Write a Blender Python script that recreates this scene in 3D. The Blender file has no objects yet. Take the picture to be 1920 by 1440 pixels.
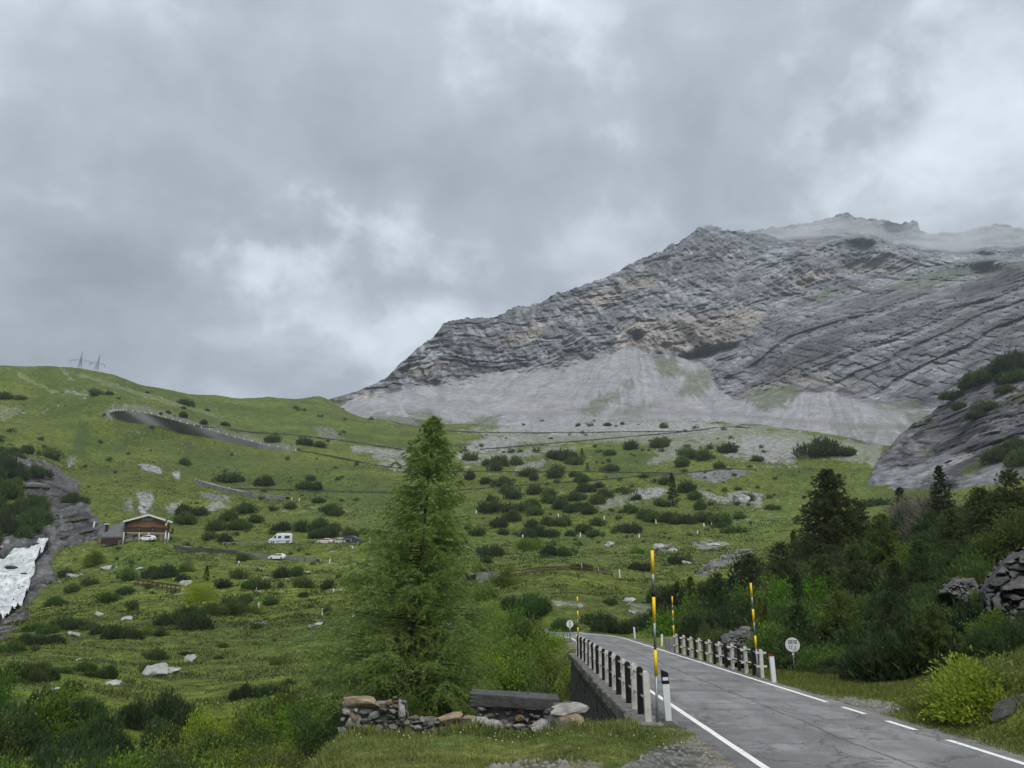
import bpy, math, random
import numpy as np
from mathutils import Vector, Matrix

sc = bpy.context.scene
COL = sc.collection
R = math.radians

# ------------------------------------------------------------------ camera
PITCH = R(13.0)
FPX = 1442.0                       # focal length in photo pixels (1920 wide)
cam_d = bpy.data.cameras.new('camera')
cam_d.sensor_width = 36.0
cam_d.lens = 36.0 * FPX / 1920.0
cam_d.clip_start = 0.1
cam_d.clip_end = 12000
cam = bpy.data.objects.new('camera', cam_d)
COL.objects.link(cam)
cam.location = (0, 0, 0)
cam.rotation_euler = (R(90) + PITCH, 0, 0)
sc.camera = cam

# ------------------------------------------------------------------ world, sun, exposure
sc.view_settings.view_transform = 'Standard'
sc.view_settings.look = 'None'
sc.view_settings.gamma = 1.0
sc.view_settings.use_curve_mapping = False
sc.view_settings.exposure = 1.12
cy = sc.cycles
cy.use_denoising = True
cy.max_bounces = 5
cy.diffuse_bounces = 3
cy.glossy_bounces = 2
cy.transmission_bounces = 4
cy.transparent_max_bounces = 8
cy.volume_bounces = 1
cy.volume_step_rate = 4.0
cy.use_adaptive_sampling = True
cy.adaptive_threshold = 0.005

HAZE = 0.00010
SUN_EL, SUN_AZ = R(60), R(160)      # azimuth measured from +Y towards +X


def pix_dir(u, v):
    a = (np.asarray(u, float) - 960.0) / FPX
    b = (720.0 - np.asarray(v, float)) / FPX
    y = math.cos(PITCH) - math.sin(PITCH) * b
    z = math.sin(PITCH) + math.cos(PITCH) * b
    return a, y, z


class NT:
    """small helper round a node tree"""
    def __init__(s, nt):
        s.nt = nt
        nt.nodes.clear()

    def n(s, t, **kw):
        nd = s.nt.nodes.new(t)
        for k, v in kw.items():
            setattr(nd, k, v)
        return nd

    def set(s, sock, val):
        if isinstance(val, bpy.types.NodeSocket):
            s.nt.links.new(val, sock)
        elif val is not None:
            if sock.type == 'RGBA' and hasattr(val, '__len__') and len(val) == 3:
                val = (*val, 1)
            sock.default_value = val

    def math(s, op, a, b=None, c=None, clamp=False):
        nd = s.n('ShaderNodeMath', operation=op, use_clamp=clamp)
        s.set(nd.inputs[0], a)
        s.set(nd.inputs[1], b)
        s.set(nd.inputs[2], c)
        return nd.outputs[0]

    def vmath(s, op, a, b=None, out=0):
        nd = s.n('ShaderNodeVectorMath', operation=op)
        s.set(nd.inputs[0], a)
        if b is not None:
            s.set(nd.inputs['Scale' if op == 'SCALE' else 1], b)
        return nd.outputs[out]

    def mix(s, f, a, b, blend='MIX', clampf=True):
        nd = s.n('ShaderNodeMix', data_type='RGBA', blend_type=blend)
        nd.clamp_factor = clampf
        s.set(nd.inputs[0], f)
        s.set(nd.inputs[6], a)
        s.set(nd.inputs[7], b)
        return nd.outputs[2]

    def noise(s, vec, scale, detail=4, rough=0.55, dist=0.0, out=0):
        nd = s.n('ShaderNodeTexNoise')
        s.set(nd.inputs['Vector'], vec)
        nd.inputs['Scale'].default_value = scale
        nd.inputs['Detail'].default_value = detail
        nd.inputs['Roughness'].default_value = rough
        nd.inputs['Distortion'].default_value = dist
        return nd.outputs[out]

    def voro(s, vec, scale, feature='F1', out=0, rnd=1.0):
        nd = s.n('ShaderNodeTexVoronoi', feature=feature)
        s.set(nd.inputs['Vector'], vec)
        nd.inputs['Scale'].default_value = scale
        nd.inputs['Randomness'].default_value = rnd
        return nd.outputs[out]

    def ramp(s, f, stops):
        nd = s.n('ShaderNodeMapRange')
        nd.clamp = True
        s.set(nd.inputs[0], f)
        nd.inputs[1].default_value, nd.inputs[2].default_value = stops[0], stops[1]
        nd.inputs[3].default_value = stops[2] if len(stops) > 2 else 0.0
        nd.inputs[4].default_value = stops[3] if len(stops) > 3 else 1.0
        return nd.outputs[0]


def build_world():
    w = bpy.data.worlds.new('World')
    sc.world = w
    w.use_nodes = True
    t = NT(w.node_tree)
    out = t.n('ShaderNodeOutputWorld')
    bg = t.n('ShaderNodeBackground')
    bg.inputs['Strength'].default_value = 0.052
    t.nt.links.new(bg.outputs[0], out.inputs[0])
    sky = t.n('ShaderNodeTexSky')
    sky.sky_type = 'NISHITA'
    sky.sun_disc = False
    sky.sun_elevation = SUN_EL
    sky.sun_rotation = SUN_AZ
    sky.altitude = 1900
    d = t.n('ShaderNodeTexCoord').outputs['Generated']
    nrm = t.vmath('NORMALIZE', d)
    sep = t.n('ShaderNodeSeparateXYZ')
    t.set(sep.inputs[0], nrm)
    zc = t.math('MAXIMUM', sep.outputs[2], 0.0)
    k = t.math('DIVIDE', 1.0, t.math('ADD', zc, 0.42))
    flat = t.vmath('SCALE', nrm, k)           # cloud layer seen in perspective
    big = t.noise(flat, 1.25, 5, 0.55, 0.35)
    mid = t.noise(flat, 2.7, 6, 0.55, 0.35)
    fine = t.noise(flat, 7.0, 6, 0.58, 0.25)
    f = t.math('MULTIPLY_ADD', t.math('SUBTRACT', big, 0.5), 0.55, 0.42)
    f = t.math('MULTIPLY_ADD', t.math('SUBTRACT', mid, 0.5), 1.2, f)
    f = t.math('MULTIPLY_ADD', t.math('SUBTRACT', fine, 0.5), 0.46, f)
    # thin and thick places of the cloud deck (direction, angular size, amount)
    spots = [(1090, 55, 110, .36), (1000, 20, 90, .12), (1900, 130, 170, .55), (1640, 310, 150, .22), (90, 60, 240, .30), (240, 130, 140, .14),
             (545, 535, 62, .46), (700, 625, 90, .36), (440, 500, 60, .28), (650, 445, 40, .20), (1160, 480, 90, .16), (820, 560, 120, .18),
             (1700, 370, 80, .16), (200, 680, 160, .18), (560, 700, 200, .22), (1450, 330, 150, .10),
             (720, 330, 260, -.26), (230, 430, 130, -.20), (1330, 160, 230, -.24), (1520, 240, 140, -.14), (640, 100, 230, -.06), (480, 260, 200, -.06),
             (110, 590, 130, -.12), (560, 640, 60, -.10), (1780, 430, 80, -.08), (1000, 330, 160, -.08), (330, 560, 110, -.10)]
    wob = t.vmath('SUBTRACT', t.noise(nrm, 9.0, 4, 0.6, 0.0, out=1), (0.5, 0.5, 0.5))
    wd = t.vmath('NORMALIZE', t.vmath('ADD', nrm, t.vmath('SCALE', wob, 0.30)))
    for (u, v, s, a) in spots:
        p = Vector(pix_dir(u, v)).normalized()
        dt = t.vmath('DOT_PRODUCT', wd, tuple(p), out=1)
        e = t.math('EXPONENT', t.math('MULTIPLY', t.math('SUBTRACT', dt, 1.0), (FPX / s) ** 2))
        f = t.math('MULTIPLY_ADD', e, a * 0.78, f)
    f = t.ramp(f, (0.10, 1.0))
    c1 = t.mix(t.ramp(f, (0.0, 0.45)), (0.238, 0.275, 0.315), (0.380, 0.425, 0.478))
    c2 = t.mix(t.ramp(f, (0.45, 1.0)), c1, (0.80, 0.87, 0.94))
    # an overcast sky brightens towards the zenith
    g = t.math('MULTIPLY_ADD', t.math('POWER', zc, 2.0), 0.95, 0.88)
    c3 = t.vmath('SCALE', c2, t.math('MULTIPLY', g, 10.0))
    mixc = t.mix(0.96, sky.outputs[0], c3)
    t.set(bg.inputs[0], mixc)


build_world()
sun_d = bpy.data.lights.new('sun', 'SUN')
sun_d.energy = 1.5
sun_d.angle = R(40)
sun_d.color = (1.0, 0.955, 0.875)
sun = bpy.data.objects.new('sun', sun_d)
COL.objects.link(sun)
sun.rotation_euler = (R(90) - SUN_EL, 0, -SUN_AZ)
# point the lamp: it shines along -Z of its frame, away from the sun's place in the sky
sdir = Vector((math.cos(SUN_EL) * math.sin(SUN_AZ), math.cos(SUN_EL) * math.cos(SUN_AZ), math.sin(SUN_EL)))
sun.rotation_euler = sdir.to_track_quat('Z', 'Y').to_euler()

# ------------------------------------------------------------------ numeric helpers
rng = np.random.default_rng(11)
random.seed(5)


def _hash(ix, iy, iz, seed):
    h = (ix.astype(np.uint32) * np.uint32(374761393)) ^ (iy.astype(np.uint32) * np.uint32(668265263)) ^ (iz.astype(np.uint32) * np.uint32(2147483647 - 15)) ^ np.uint32(seed * 974711 & 0xffffffff)
    h = (h ^ (h >> np.uint32(13))) * np.uint32(1274126177)
    h = (h ^ (h >> np.uint32(15))) * np.uint32(2246822519)
    return h ^ (h >> np.uint32(13))


_G = rng.normal(size=(256, 3)).astype(np.float32)
_G /= np.linalg.norm(_G, axis=1)[:, None]


def perlin(x, y, z=None, seed=0):
    x = np.asarray(x, np.float32)
    y = np.asarray(y, np.float32)
    z = np.zeros_like(x) + 0.37 if z is None else np.asarray(z, np.float32)
    fx, fy, fz = np.floor(x), np.floor(y), np.floor(z)
    ix, iy, iz = (fx + 100000).astype(np.int64), (fy + 100000).astype(np.int64), (fz + 100000).astype(np.int64)
    dx, dy, dz = x - fx, y - fy, z - fz
    def fade(t): return t * t * t * (t * (t * 6 - 15) + 10)
    sx, sy, sz = fade(dx), fade(dy), fade(dz)
    res = 0
    for a in (0, 1):
        wx = sx if a else 1 - sx
        for b in (0, 1):
            wy = sy if b else 1 - sy
            for c in (0, 1):
                wz = sz if c else 1 - sz
                g = _G[_hash(ix + a, iy + b, iz + c, seed) & np.uint32(255)]
                res = res + wx * wy * wz * (g[..., 0] * (dx - a) + g[..., 1] * (dy - b) + g[..., 2] * (dz - c))
    return res * 1.5


def fbm(x, y, z=None, octv=4, seed=0, gain=0.5, ridge=False):
    a, s, tot = 1.0, 0.0, 0.0
    for o in range(octv):
        k = 2.03 ** o
        p = perlin(x * k, y * k, None if z is None else z * k, seed + o * 7)
        if ridge:
            p = 1 - 2 * np.abs(p)
        s = s + a * p
        tot += a
        a *= gain
    return s / tot


def sstep(a, b, x):
    t = np.clip((x - a) / (b - a), 0, 1)
    return t * t * (3 - 2 * t)


def lerp(a, b, t):
    return a + (b - a) * t


def new_mesh(name, V, F=None, tris=None, quads=None, smooth=True, col=None, uv=None, mats=None, mat_idx=None):
    """mesh from numpy arrays; col is per-vertex rgb"""
    me = bpy.data.meshes.new(name)
    V = np.asarray(V, np.float32)
    parts = []
    if tris is not None and len(tris):
        parts.append(np.asarray(tris, np.int32))
    if quads is not None and len(quads):
        parts.append(np.asarray(quads, np.int32))
    if F is not None:
        parts = None
        me.from_pydata([tuple(map(float, v)) for v in V], [], F)
    else:
        loops = np.concatenate([p.ravel() for p in parts]) if parts else np.zeros(0, np.int32)
        sizes = np.concatenate([np.full(len(p), p.shape[1], np.int32) for p in parts])
        starts = np.concatenate([[0], np.cumsum(sizes)[:-1]]).astype(np.int32)
        me.vertices.add(len(V))
        me.vertices.foreach_set('co', V.ravel())
        me.loops.add(len(loops))
        me.loops.foreach_set('vertex_index', loops)
        me.polygons.add(len(sizes))
        me.polygons.foreach_set('loop_start', starts)
        me.polygons.foreach_set('loop_total', sizes)
    me.update(calc_edges=True)
    me.polygons.foreach_set('use_smooth', np.full(len(me.polygons), bool(smooth)))
    if col is not None:
        at = me.color_attributes.new('Col', 'FLOAT_COLOR', 'POINT')
        c4 = np.ones((len(V), 4), np.float32)
        c4[:, :3] = col
        at.data.foreach_set('color', c4.ravel())
    for m in (mats or []):
        me.materials.append(m)
    if mat_idx is not None:
        me.polygons.foreach_set('material_index', np.asarray(mat_idx, np.int32))
    if uv is not None:
        ul = me.uv_layers.new(name='UVMap')
        li = np.zeros(len(me.loops), np.int32)
        me.loops.foreach_get('vertex_index', li)
        ul.data.foreach_set('uv', np.asarray(uv, np.float32)[li].ravel())
    me.validate()
    return me


def link(name, me, parent=None, loc=None, **props):
    o = bpy.data.objects.new(name, me)
    COL.objects.link(o)
    if parent is not None:
        o.parent = parent
    if loc is not None:
        o.location = loc
    for k, v in props.items():
        o[k] = v
    return o


def empty(name, loc, label, cat, group=None, rot=(0, 0, 0), scale=None):
    o = bpy.data.objects.new(name, None)
    COL.objects.link(o)
    o.location = loc
    o.rotation_euler = rot
    if scale:
        o.scale = (scale, scale, scale) if not hasattr(scale, '__len__') else scale
    o['label'] = label
    o['category'] = cat
    if group:
        o['group'] = group
    o.empty_display_size = 0.1
    return o


def tag(o, label, cat, group=None):
    o['label'] = label
    o['category'] = cat
    if group:
        o['group'] = group
    return o


def copy_tree(o, parent=None):
    c = o.copy()
    COL.objects.link(c)
    c.parent = parent
    for ch in o.children:
        copy_tree(ch, c)
    return c


class MB:
    """collects simple shapes into one mesh"""
    def __init__(s):
        s.v, s.f, s.mi = [], [], []
        s.m = 0

    def add(s, vs, fs, M=None):
        b = len(s.v)
        for p in vs:
            p = Vector(p)
            s.v.append(M @ p if M is not None else p)
        for f in fs:
            s.f.append([b + i for i in f])
            s.mi.append(s.m)
        return s

    def box(s, c, d, M=None, taper=1.0, bev=0.0):
        x, y, z = d[0] / 2, d[1] / 2, d[2] / 2
        T = Matrix.Translation(c) if M is None else M @ Matrix.Translation(c)
        if bev <= 0:
            vs = [(sx * x * (taper if sz > 0 else 1), sy * y * (taper if sz > 0 else 1), sz * z) for sz in (-1, 1) for sy in (-1, 1) for sx in (-1, 1)]
            fs = [(0, 2, 3, 1), (4, 5, 7, 6), (0, 1, 5, 4), (1, 3, 7, 5), (3, 2, 6, 7), (2, 0, 4, 6)]
            return s.add(vs, fs, T)
        b = min(bev, x * .9, y * .9, z * .9)
        ring = lambda X, Y: [(X - b, -Y), (X, -Y + b), (X, Y - b), (X - b, Y), (-X + b, Y), (-X, Y - b), (-X, -Y + b), (-X + b, -Y)]
        vs = []
        for zz, q in ((-z, b), (-z + b, 0), (z - b, 0), (z, b)):
            vs += [(px, py, zz) for px, py in ring(x - q, y - q)]
        fs = [tuple(range(7, -1, -1)), tuple(24 + i for i in range(8))]
        for L in range(3):
            for i in range(8):
                j = (i + 1) % 8
                fs.append((L * 8 + i, L * 8 + j, L * 8 + 8 + j, L * 8 + 8 + i))
        return s.add(vs, fs, T)

    def tube(s, pts, rad, n=6, cap=True, M=None):
        pts = [Vector(p) for p in pts]
        rad = rad if hasattr(rad, '__len__') else [rad] * len(pts)
        vs, fs = [], []
        for i, p in enumerate(pts):
            t = (pts[min(i + 1, len(pts) - 1)] - pts[max(i - 1, 0)]).normalized()
            a = t.orthogonal().normalized() if i == 0 else (a - t * a.dot(t)).normalized()
            b = t.cross(a)
            for k in range(n):
                th = 2 * math.pi * k / n
                vs.append(p + (a * math.cos(th) + b * math.sin(th)) * rad[i])
        for i in range(len(pts) - 1):
            for k in range(n):
                j = (k + 1) % n
                fs.append((i * n + k, i * n + j, i * n + n + j, i * n + n + k))
        if cap:
            fs.append(tuple(range(n - 1, -1, -1)))
            fs.append(tuple((len(pts) - 1) * n + k for k in range(n)))
        return s.add(vs, fs, M)

    def prism(s, outline, d0, d1, M=None):
        """outline in xz, extruded along y from d0 to d1"""
        n = len(outline)
        vs = [(x, d0, z) for x, z in outline] + [(x, d1, z) for x, z in outline]
        fs = [tuple(range(n)), tuple(range(2 * n - 1, n - 1, -1))]
        for i in range(n):
            j = (i + 1) % n
            fs.append((i, i + n, j + n, j))
        return s.add(vs, fs, M)

    def mesh(s, name, mats, smooth=False):
        me = bpy.data.meshes.new(name)
        me.from_pydata([tuple(v) for v in s.v], [], s.f)
        for m in (mats if isinstance(mats, (list, tuple)) else [mats]):
            me.materials.append(m)
        me.polygons.foreach_set('material_index', s.mi)
        me.polygons.foreach_set('use_smooth', [smooth] * len(s.f))
        me.update()
        return me

    def obj(s, name, mats, parent=None, smooth=False, **props):
        return link(name, s.mesh(name, mats, smooth), parent, **props)


# ------------------------------------------------------------------ materials
def mat_plain(name, col, rough=0.7, var=0.25, scale=6.0, spec=0.3, metal=0.0, bump=0.0, coord='Object', col2=None):
    m = bpy.data.materials.new(name)
    m.use_nodes = True
    t = NT(m.node_tree)
    out = t.n('ShaderNodeOutputMaterial')
    b = t.n('ShaderNodeBsdfPrincipled')
    t.nt.links.new(b.outputs[0], out.inputs[0])
    co = t.n('ShaderNodeTexCoord').outputs[coord]
    nz = t.noise(co, scale, 5, 0.6)
    c2 = col2 if col2 is not None else tuple(c * (1 - var) for c in col)
    f = t.ramp(nz, (0.3, 0.7))
    c = t.mix(f, c2, col)
    t.set(b.inputs['Base Color'], c)
    b.inputs['Roughness'].default_value = rough
    b.inputs['Specular IOR Level'].default_value = spec
    b.inputs['Metallic'].default_value = metal
    if bump:
        bp = t.n('ShaderNodeBump')
        bp.inputs['Strength'].default_value = bump
        bp.inputs['Distance'].default_value = 0.02
        t.set(bp.inputs['Height'], t.noise(co, scale * 3, 6, 0.65))
        t.nt.links.new(bp.outputs[0], b.inputs['Normal'])
    return m


def mat_leaf(name, trans=0.25, gain=1.0, rough=0.6, objvar=0.35, hue=0.03):
    """foliage: per-vertex leaf colour, a little different on every plant, light passes through"""
    m = bpy.data.materials.new(name)
    m.use_nodes = True
    t = NT(m.node_tree)
    out = t.n('ShaderNodeOutputMaterial')
    at = t.n('ShaderNodeAttribute', attribute_name='Col')
    oi = t.n('ShaderNodeObjectInfo')
    hs = t.n('ShaderNodeHueSaturation')
    rnd = oi.outputs['Random']
    r2 = t.math('FRACT', t.math('MULTIPLY', rnd, 17.31))
    t.set(hs.inputs['Hue'], t.math('MULTIPLY_ADD', t.math('SUBTRACT', rnd, 0.5), hue, 0.5))
    t.set(hs.inputs['Saturation'], t.math('MULTIPLY_ADD', t.math('SUBTRACT', r2, 0.5), 0.3, 1.0))
    t.set(hs.inputs['Value'], t.math('MULTIPLY_ADD', t.math('SUBTRACT', r2, 0.5), objvar * gain, gain))
    t.set(hs.inputs['Color'], at.outputs['Color'])
    d = t.n('ShaderNodeBsdfPrincipled')
    t.set(d.inputs['Base Color'], hs.outputs[0])
    d.inputs['Roughness'].default_value = rough
    d.inputs['Specular IOR Level'].default_value = 0.25
    tr = t.n('ShaderNodeBsdfTranslucent')
    t.set(tr.inputs['Color'], hs.outputs[0])
    mx = t.n('ShaderNodeMixShader')
    mx.inputs[0].default_value = trans
    t.nt.links.new(d.outputs[0], mx.inputs[1])
    t.nt.links.new(tr.outputs[0], mx.inputs[2])
    t.nt.links.new(mx.outputs[0], out.inputs[0])
    return m


def mat_ground(name, sc1, sc2, bump1, dist1, a1=0.5, a2=0.4, rough=0.9, strat=None):
    """land surface: per-vertex base colour, broken up by grain at two scales"""
    m = bpy.data.materials.new(name)
    m.use_nodes = True
    t = NT(m.node_tree)
    out = t.n('ShaderNodeOutputMaterial')
    b = t.n('ShaderNodeBsdfPrincipled')
    t.nt.links.new(b.outputs[0], out.inputs[0])
    at = t.n('ShaderNodeAttribute', attribute_name='Col')
    co = t.n('ShaderNodeTexCoord').outputs['Object']
    if strat:                      # grain drawn out along the bedding: (dip, stretch)
        ca, sa = math.cos(strat[0]), math.sin(strat[0])
        cb = t.n('ShaderNodeCombineXYZ')
        t.set(cb.inputs[0], t.math('MULTIPLY', t.vmath('DOT_PRODUCT', co, (ca, 0, sa), out=1), strat[1]))
        t.set(cb.inputs[1], t.vmath('DOT_PRODUCT', co, (0, .5, 0), out=1))
        t.set(cb.inputs[2], t.vmath('DOT_PRODUCT', co, (-sa, 0, ca), out=1))
        cv = cb.outputs[0]
    else:
        cv = co
    n1 = t.noise(cv, sc1, 5, 0.65)
    n2 = t.noise(co, sc2, 4, 0.6)
    k1 = t.ramp(n1, (0.3, 0.7, 1 - a1, 1 + a1))
    k2 = t.ramp(n2, (0.3, 0.7, 1 - a2, 1 + a2))
    c = t.vmath('SCALE', at.outputs['Color'], t.math('MULTIPLY', k1, k2))
    t.set(b.inputs['Base Color'], c)
    b.inputs['Roughness'].default_value = rough
    b.inputs['Specular IOR Level'].default_value = 0.15
    bp = t.n('ShaderNodeBump')
    bp.inputs['Strength'].default_value = bump1
    bp.inputs['Distance'].default_value = dist1
    t.set(bp.inputs['Height'], t.math('ADD', n1, t.math('MULTIPLY', n2, 0.5)))
    t.nt.links.new(bp.outputs[0], b.inputs['Normal'])
    return m
# ------------------------------------------------------------------ the lie of the land
def plane(y):
    """the road's own grade: it falls gently away from the viewer"""
    return -2.5376 - 0.05628 * y


G = []                                           # (azimuth, ln r, slope of sight)


def gp(u, v, r):
    x, y, z = pix_dir(u, v)
    h = math.hypot(x, y)
    G.append((math.atan2(x, y), math.log(r), z / h))


def gw(x, y, z):
    r = math.hypot(x, y)
    G.append((math.atan2(x, y), math.log(r), z / r))


# verge and road platform near the viewer
for (x, y, dz) in [(0, 4, 0), (3, 4, 0), (7, 4, 0), (-3, 5, 0), (0, 8, 0), (4, 8, 0), (8, 8, 0), (12, 8, .9), (-3, 9, 0), (0, 12, 0), (4, 12, 0), (8, 13, 0), (-2.6, 12.5, 0),
                   (-3.3, 15, 0), (-3.2, 17.2, -.05), (-1, 17.6, 0), (1.2, 17.8, 0), (2.6, 18, 0), (3.0, 18.6, -.05), (6.5, 18, 0), (9.6, 18, 0), (10, 15, .25), (10.7, 13, .4), (11.5, 15.5, 1.25), (13, 16, 1.9), (14.5, 20, 2.4),
                   (6.7, 26, 0), (6.9, 34, 0), (7.2, 44, 0), (7.5, 53, 0), (7.7, 62, 0), (10.2, 24, .05), (11.6, 24, .3), (10.6, 32, 0), (10.8, 40, -.4), (11.2, 52, .1),
                   (-5.5, 12, -.8), (-8, 13, -2.4), (-5.6, 16.5, -2.2), (-2.3, 20.6, -2.0), (.6, 20.8, -1.9), (2.3, 21.5, -2.2), (-11, 10, -3), (-9, 5, -2)]:
    gw(x, y, plane(y) + dz)
for (x, y, z) in [(-14, 20, -8), (-10, 25, -8.8), (-20, 30, -9.6), (-5, 24, -7.6), (1.8, 26, -7.5), (2.2, 33, -9), (1, 44, -9), (2.5, 52, -8), (-2, 32, -8.2), (-12, 34, -9.2)]:
    gw(x, y, z)
for p in [(760, 1300, 38), (690, 1300, 42), (880, 1290, 42), (760, 1205, 85), (900, 1175, 78), (1000, 1185, 80), (1000, 1240, 62), (1060, 1205, 72), (900, 1225, 60), (640, 1290, 50),
          # flat meadow, left
          (100, 1312, 52), (300, 1268, 70), (480, 1300, 56), (300, 1192, 105), (100, 1205, 97), (500, 1200, 100), (600, 1250, 74), (0, 1290, 56), (10, 1220, 88),
          (60, 1188, 120), (200, 1160, 128), (360, 1160, 124), (430, 1170, 118), (560, 1163, 117), (660, 1160, 117), (480, 1158, 128),
          (303, 1112, 160), (380, 1110, 155), (480, 1112, 150), (600, 1110, 150), (680, 1110, 148), (250, 1075, 200), (400, 1073, 190), (560, 1078, 178), (690, 1082, 168),
          (517, 1052, 207), (600, 1054, 204), (680, 1062, 192), (420, 1042, 218), (340, 1030, 231), (180, 1060, 222), (150, 1105, 185),
          (260, 1016, 238), (215, 1024, 240), (300, 1020, 236), (420, 1026, 230), (520, 1022, 227), (640, 1020, 225), (690, 1022, 223),
          (600, 990, 256), (520, 962, 296), (650, 955, 300), (350, 972, 288), (260, 955, 295), (440, 940, 318), (365, 915, 350), (540, 938, 322),
          (300, 870, 400), (200, 905, 360), (600, 900, 372), (700, 882, 400), (150, 905, 360), (240, 985, 262), (185, 1005, 255),
          (205, 800, 500), (300, 815, 490), (420, 842, 474), (560, 850, 470), (205, 768, 516), (300, 787, 508), (560, 843, 476), (420, 812, 498),
          (0, 688, 680), (80, 688, 690), (150, 692, 690), (220, 705, 680), (300, 728, 680), (400, 741, 720), (500, 750, 770), (590, 758, 820), (620, 764, 830),
          (100, 760, 560), (0, 750, 580), (0, 800, 470), (60, 835, 415), (400, 780, 600), (500, 798, 590), (600, 800, 610), (640, 766, 780), (640, 830, 520), (740, 852, 480), (740, 800, 640), (740, 780, 720), (250, 735, 620),
          # gorge and waterfall, left
          (60, 875, 350), (120, 950, 305), (150, 985, 278), (100, 1018, 262), (100, 1090, 208), (60, 1150, 162), (130, 1040, 240), (75, 1022, 268), (40, 1060, 236), (20, 1100, 205), (0, 1160, 168), (0, 1045, 252), (30, 1032, 262),
          (0, 985, 285), (40, 950, 300), (0, 900, 320), (20, 860, 360),
          # middle knoll and slopes
          (1060, 1074, 135), (960, 1086, 134), (1160, 1087, 140), (890, 1100, 130), (1060, 1130, 100), (1150, 1150, 98), (960, 1132, 105), (800, 1120, 125), (1220, 1160, 95), (1180, 1195, 82),
          (1000, 1056, 163), (1100, 1052, 170), (900, 1062, 165), (1200, 1060, 160), (1290, 1056, 165), (800, 1060, 180),
          (900, 1002, 252), (1088, 1008, 248), (1198, 1007, 248), (1300, 1002, 250), (800, 1010, 240), (900, 967, 294), (1060, 970, 293), (1230, 981, 279), (1330, 988, 276),
          (1000, 932, 338), (1200, 932, 330), (850, 932, 340), (870, 918, 370), (1000, 908, 382), (1100, 898, 394), (1280, 888, 400), (1400, 884, 400), (900, 886, 410), (1100, 884, 416), (770, 887, 405),
          (850, 850, 480), (1000, 862, 450), (1200, 852, 462), (1300, 850, 455), (1400, 842, 474), (1500, 832, 490), (1550, 850, 440), (1620, 848, 440), (850, 845, 505), (1000, 829, 545), (1200, 818, 578), (1390, 804, 620),
          (700, 787, 720), (830, 810, 660), (1000, 813, 640), (1280, 812, 620), (850, 795, 740), (1000, 795, 740), (1150, 790, 750), (1280, 790, 740), (1400, 797, 690), (1500, 806, 640), (1640, 838, 520),
          (900, 785, 860), (1200, 785, 860), (1500, 800, 760), (1750, 810, 760),
          # right
          (1450, 960, 300), (1450, 1005, 235), (1500, 905, 378), (1600, 935, 328), (1600, 885, 400), (1380, 1035, 185), (1330, 1062, 150), (1450, 1037, 170), (1530, 1000, 235),
          (1290, 1140, 105), (1400, 1105, 112), (1500, 1070, 120), (1600, 1035, 120), (1700, 1000, 112), (1800, 975, 100), (1920, 945, 92), (2050, 890, 90),
          (1330, 1205, 56), (1450, 1200, 50), (1600, 1155, 58), (1750, 1105, 60), (1900, 1060, 54), (1500, 1262, 37), (1600, 1285, 31), (1700, 1285, 30), (1800, 1290, 25), (1900, 1215, 32), (1250, 1200, 70),
          (1700, 975, 180), (1800, 950, 190), (1920, 930, 190), (1750, 930, 310), (1920, 905, 300), (1920, 870, 450), (1920, 840, 700)]:
    gp(*p)
# beyond the left ridge the ground falls away
for u, te in [(0, .17), (150, .17), (300, .15), (400, .14), (500, .13), (590, .12)]:
    x, y, _ = pix_dir(u, 720)
    a = math.atan2(x, y)
    G.append((a, math.log(900), te))
    G.append((a, math.log(1150), te - .03))
# the country outside the picture
for az in (-50, -70, -100, -140, -180):
    for r, z in ((5, -3), (15, -6), (40, -9), (120, -10), (300, 12 if az > -120 else -10), (700, 150 if az > -120 else -30), (1150, 210 if az > -120 else -60)):
        G.append((R(az), math.log(r), z / r))
for az in (50, 70, 100, 140, 180):
    for r, z in ((5, -2.6), (15, -2.2 if az < 120 else -3), (40, 3 if az < 120 else -3), (120, 22 if az < 120 else -6), (300, 80 if az < 120 else -15), (700, 210 if az < 120 else -30), (1150, 360 if az < 120 else -60)):
        G.append((R(az), math.log(r), z / r))
for az in (-150, -100, -60, -30, 0, 30, 60, 100, 150):
    G.append((R(az), math.log(1.2), -2.45 / 1.2))
    G.append((R(az), math.log(2.5), -2.5 / 2.5))
G = np.array(G, np.float64)
KA, CC = 3.2, 0.04


def _phi(A, L):
    d2 = (KA * (A[:, None] - G[None, :, 0])) ** 2 + (L[:, None] - G[None, :, 1]) ** 2
    return np.sqrt(d2 + CC * CC)


NCTRL = len(G)
MCTRL = np.zeros((NCTRL + 1, NCTRL + 1))
MCTRL[:NCTRL, :NCTRL] = _phi(G[:, 0], G[:, 1]) - 1e-3 * np.eye(NCTRL)
MCTRL[:NCTRL, NCTRL] = 1
MCTRL[NCTRL, :NCTRL] = 1
WCTRL = np.linalg.solve(MCTRL, np.concatenate([G[:, 2], [0]]))


def rbf_te(A, L):
    out = np.empty(len(A))
    for i in range(0, len(A), 60000):
        out[i:i + 60000] = _phi(A[i:i + 60000], L[i:i + 60000]) @ WCTRL[:NCTRL] + WCTRL[NCTRL]
    return out


# road line (plan): left paint, right paint, then the bend beyond the bridge
RX0, RY0, RDX = 3.919 + 2.24, 0.0, 0.018
HALF = 2.24
_road = [(RX0 + RDX * (y - RY0), y) for y in np.arange(-30, 68.1, 2.0)]
_hx, _hy, _th = _road[-1][0], _road[-1][1], math.atan2(RDX, 1)
for i in range(44):
    _th -= 1.0 / 26 if i > 2 else 0.4 / 26
    _hx += math.sin(_th)
    _hy += math.cos(_th)
    _road.append((_hx, _hy))
    if _hx < -6:
        break
for i in range(0):
    _hx += math.sin(_th) * 2
    _hy += math.cos(_th) * 2
    _road.append((_hx, _hy))
ROAD = np.array(_road)


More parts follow.
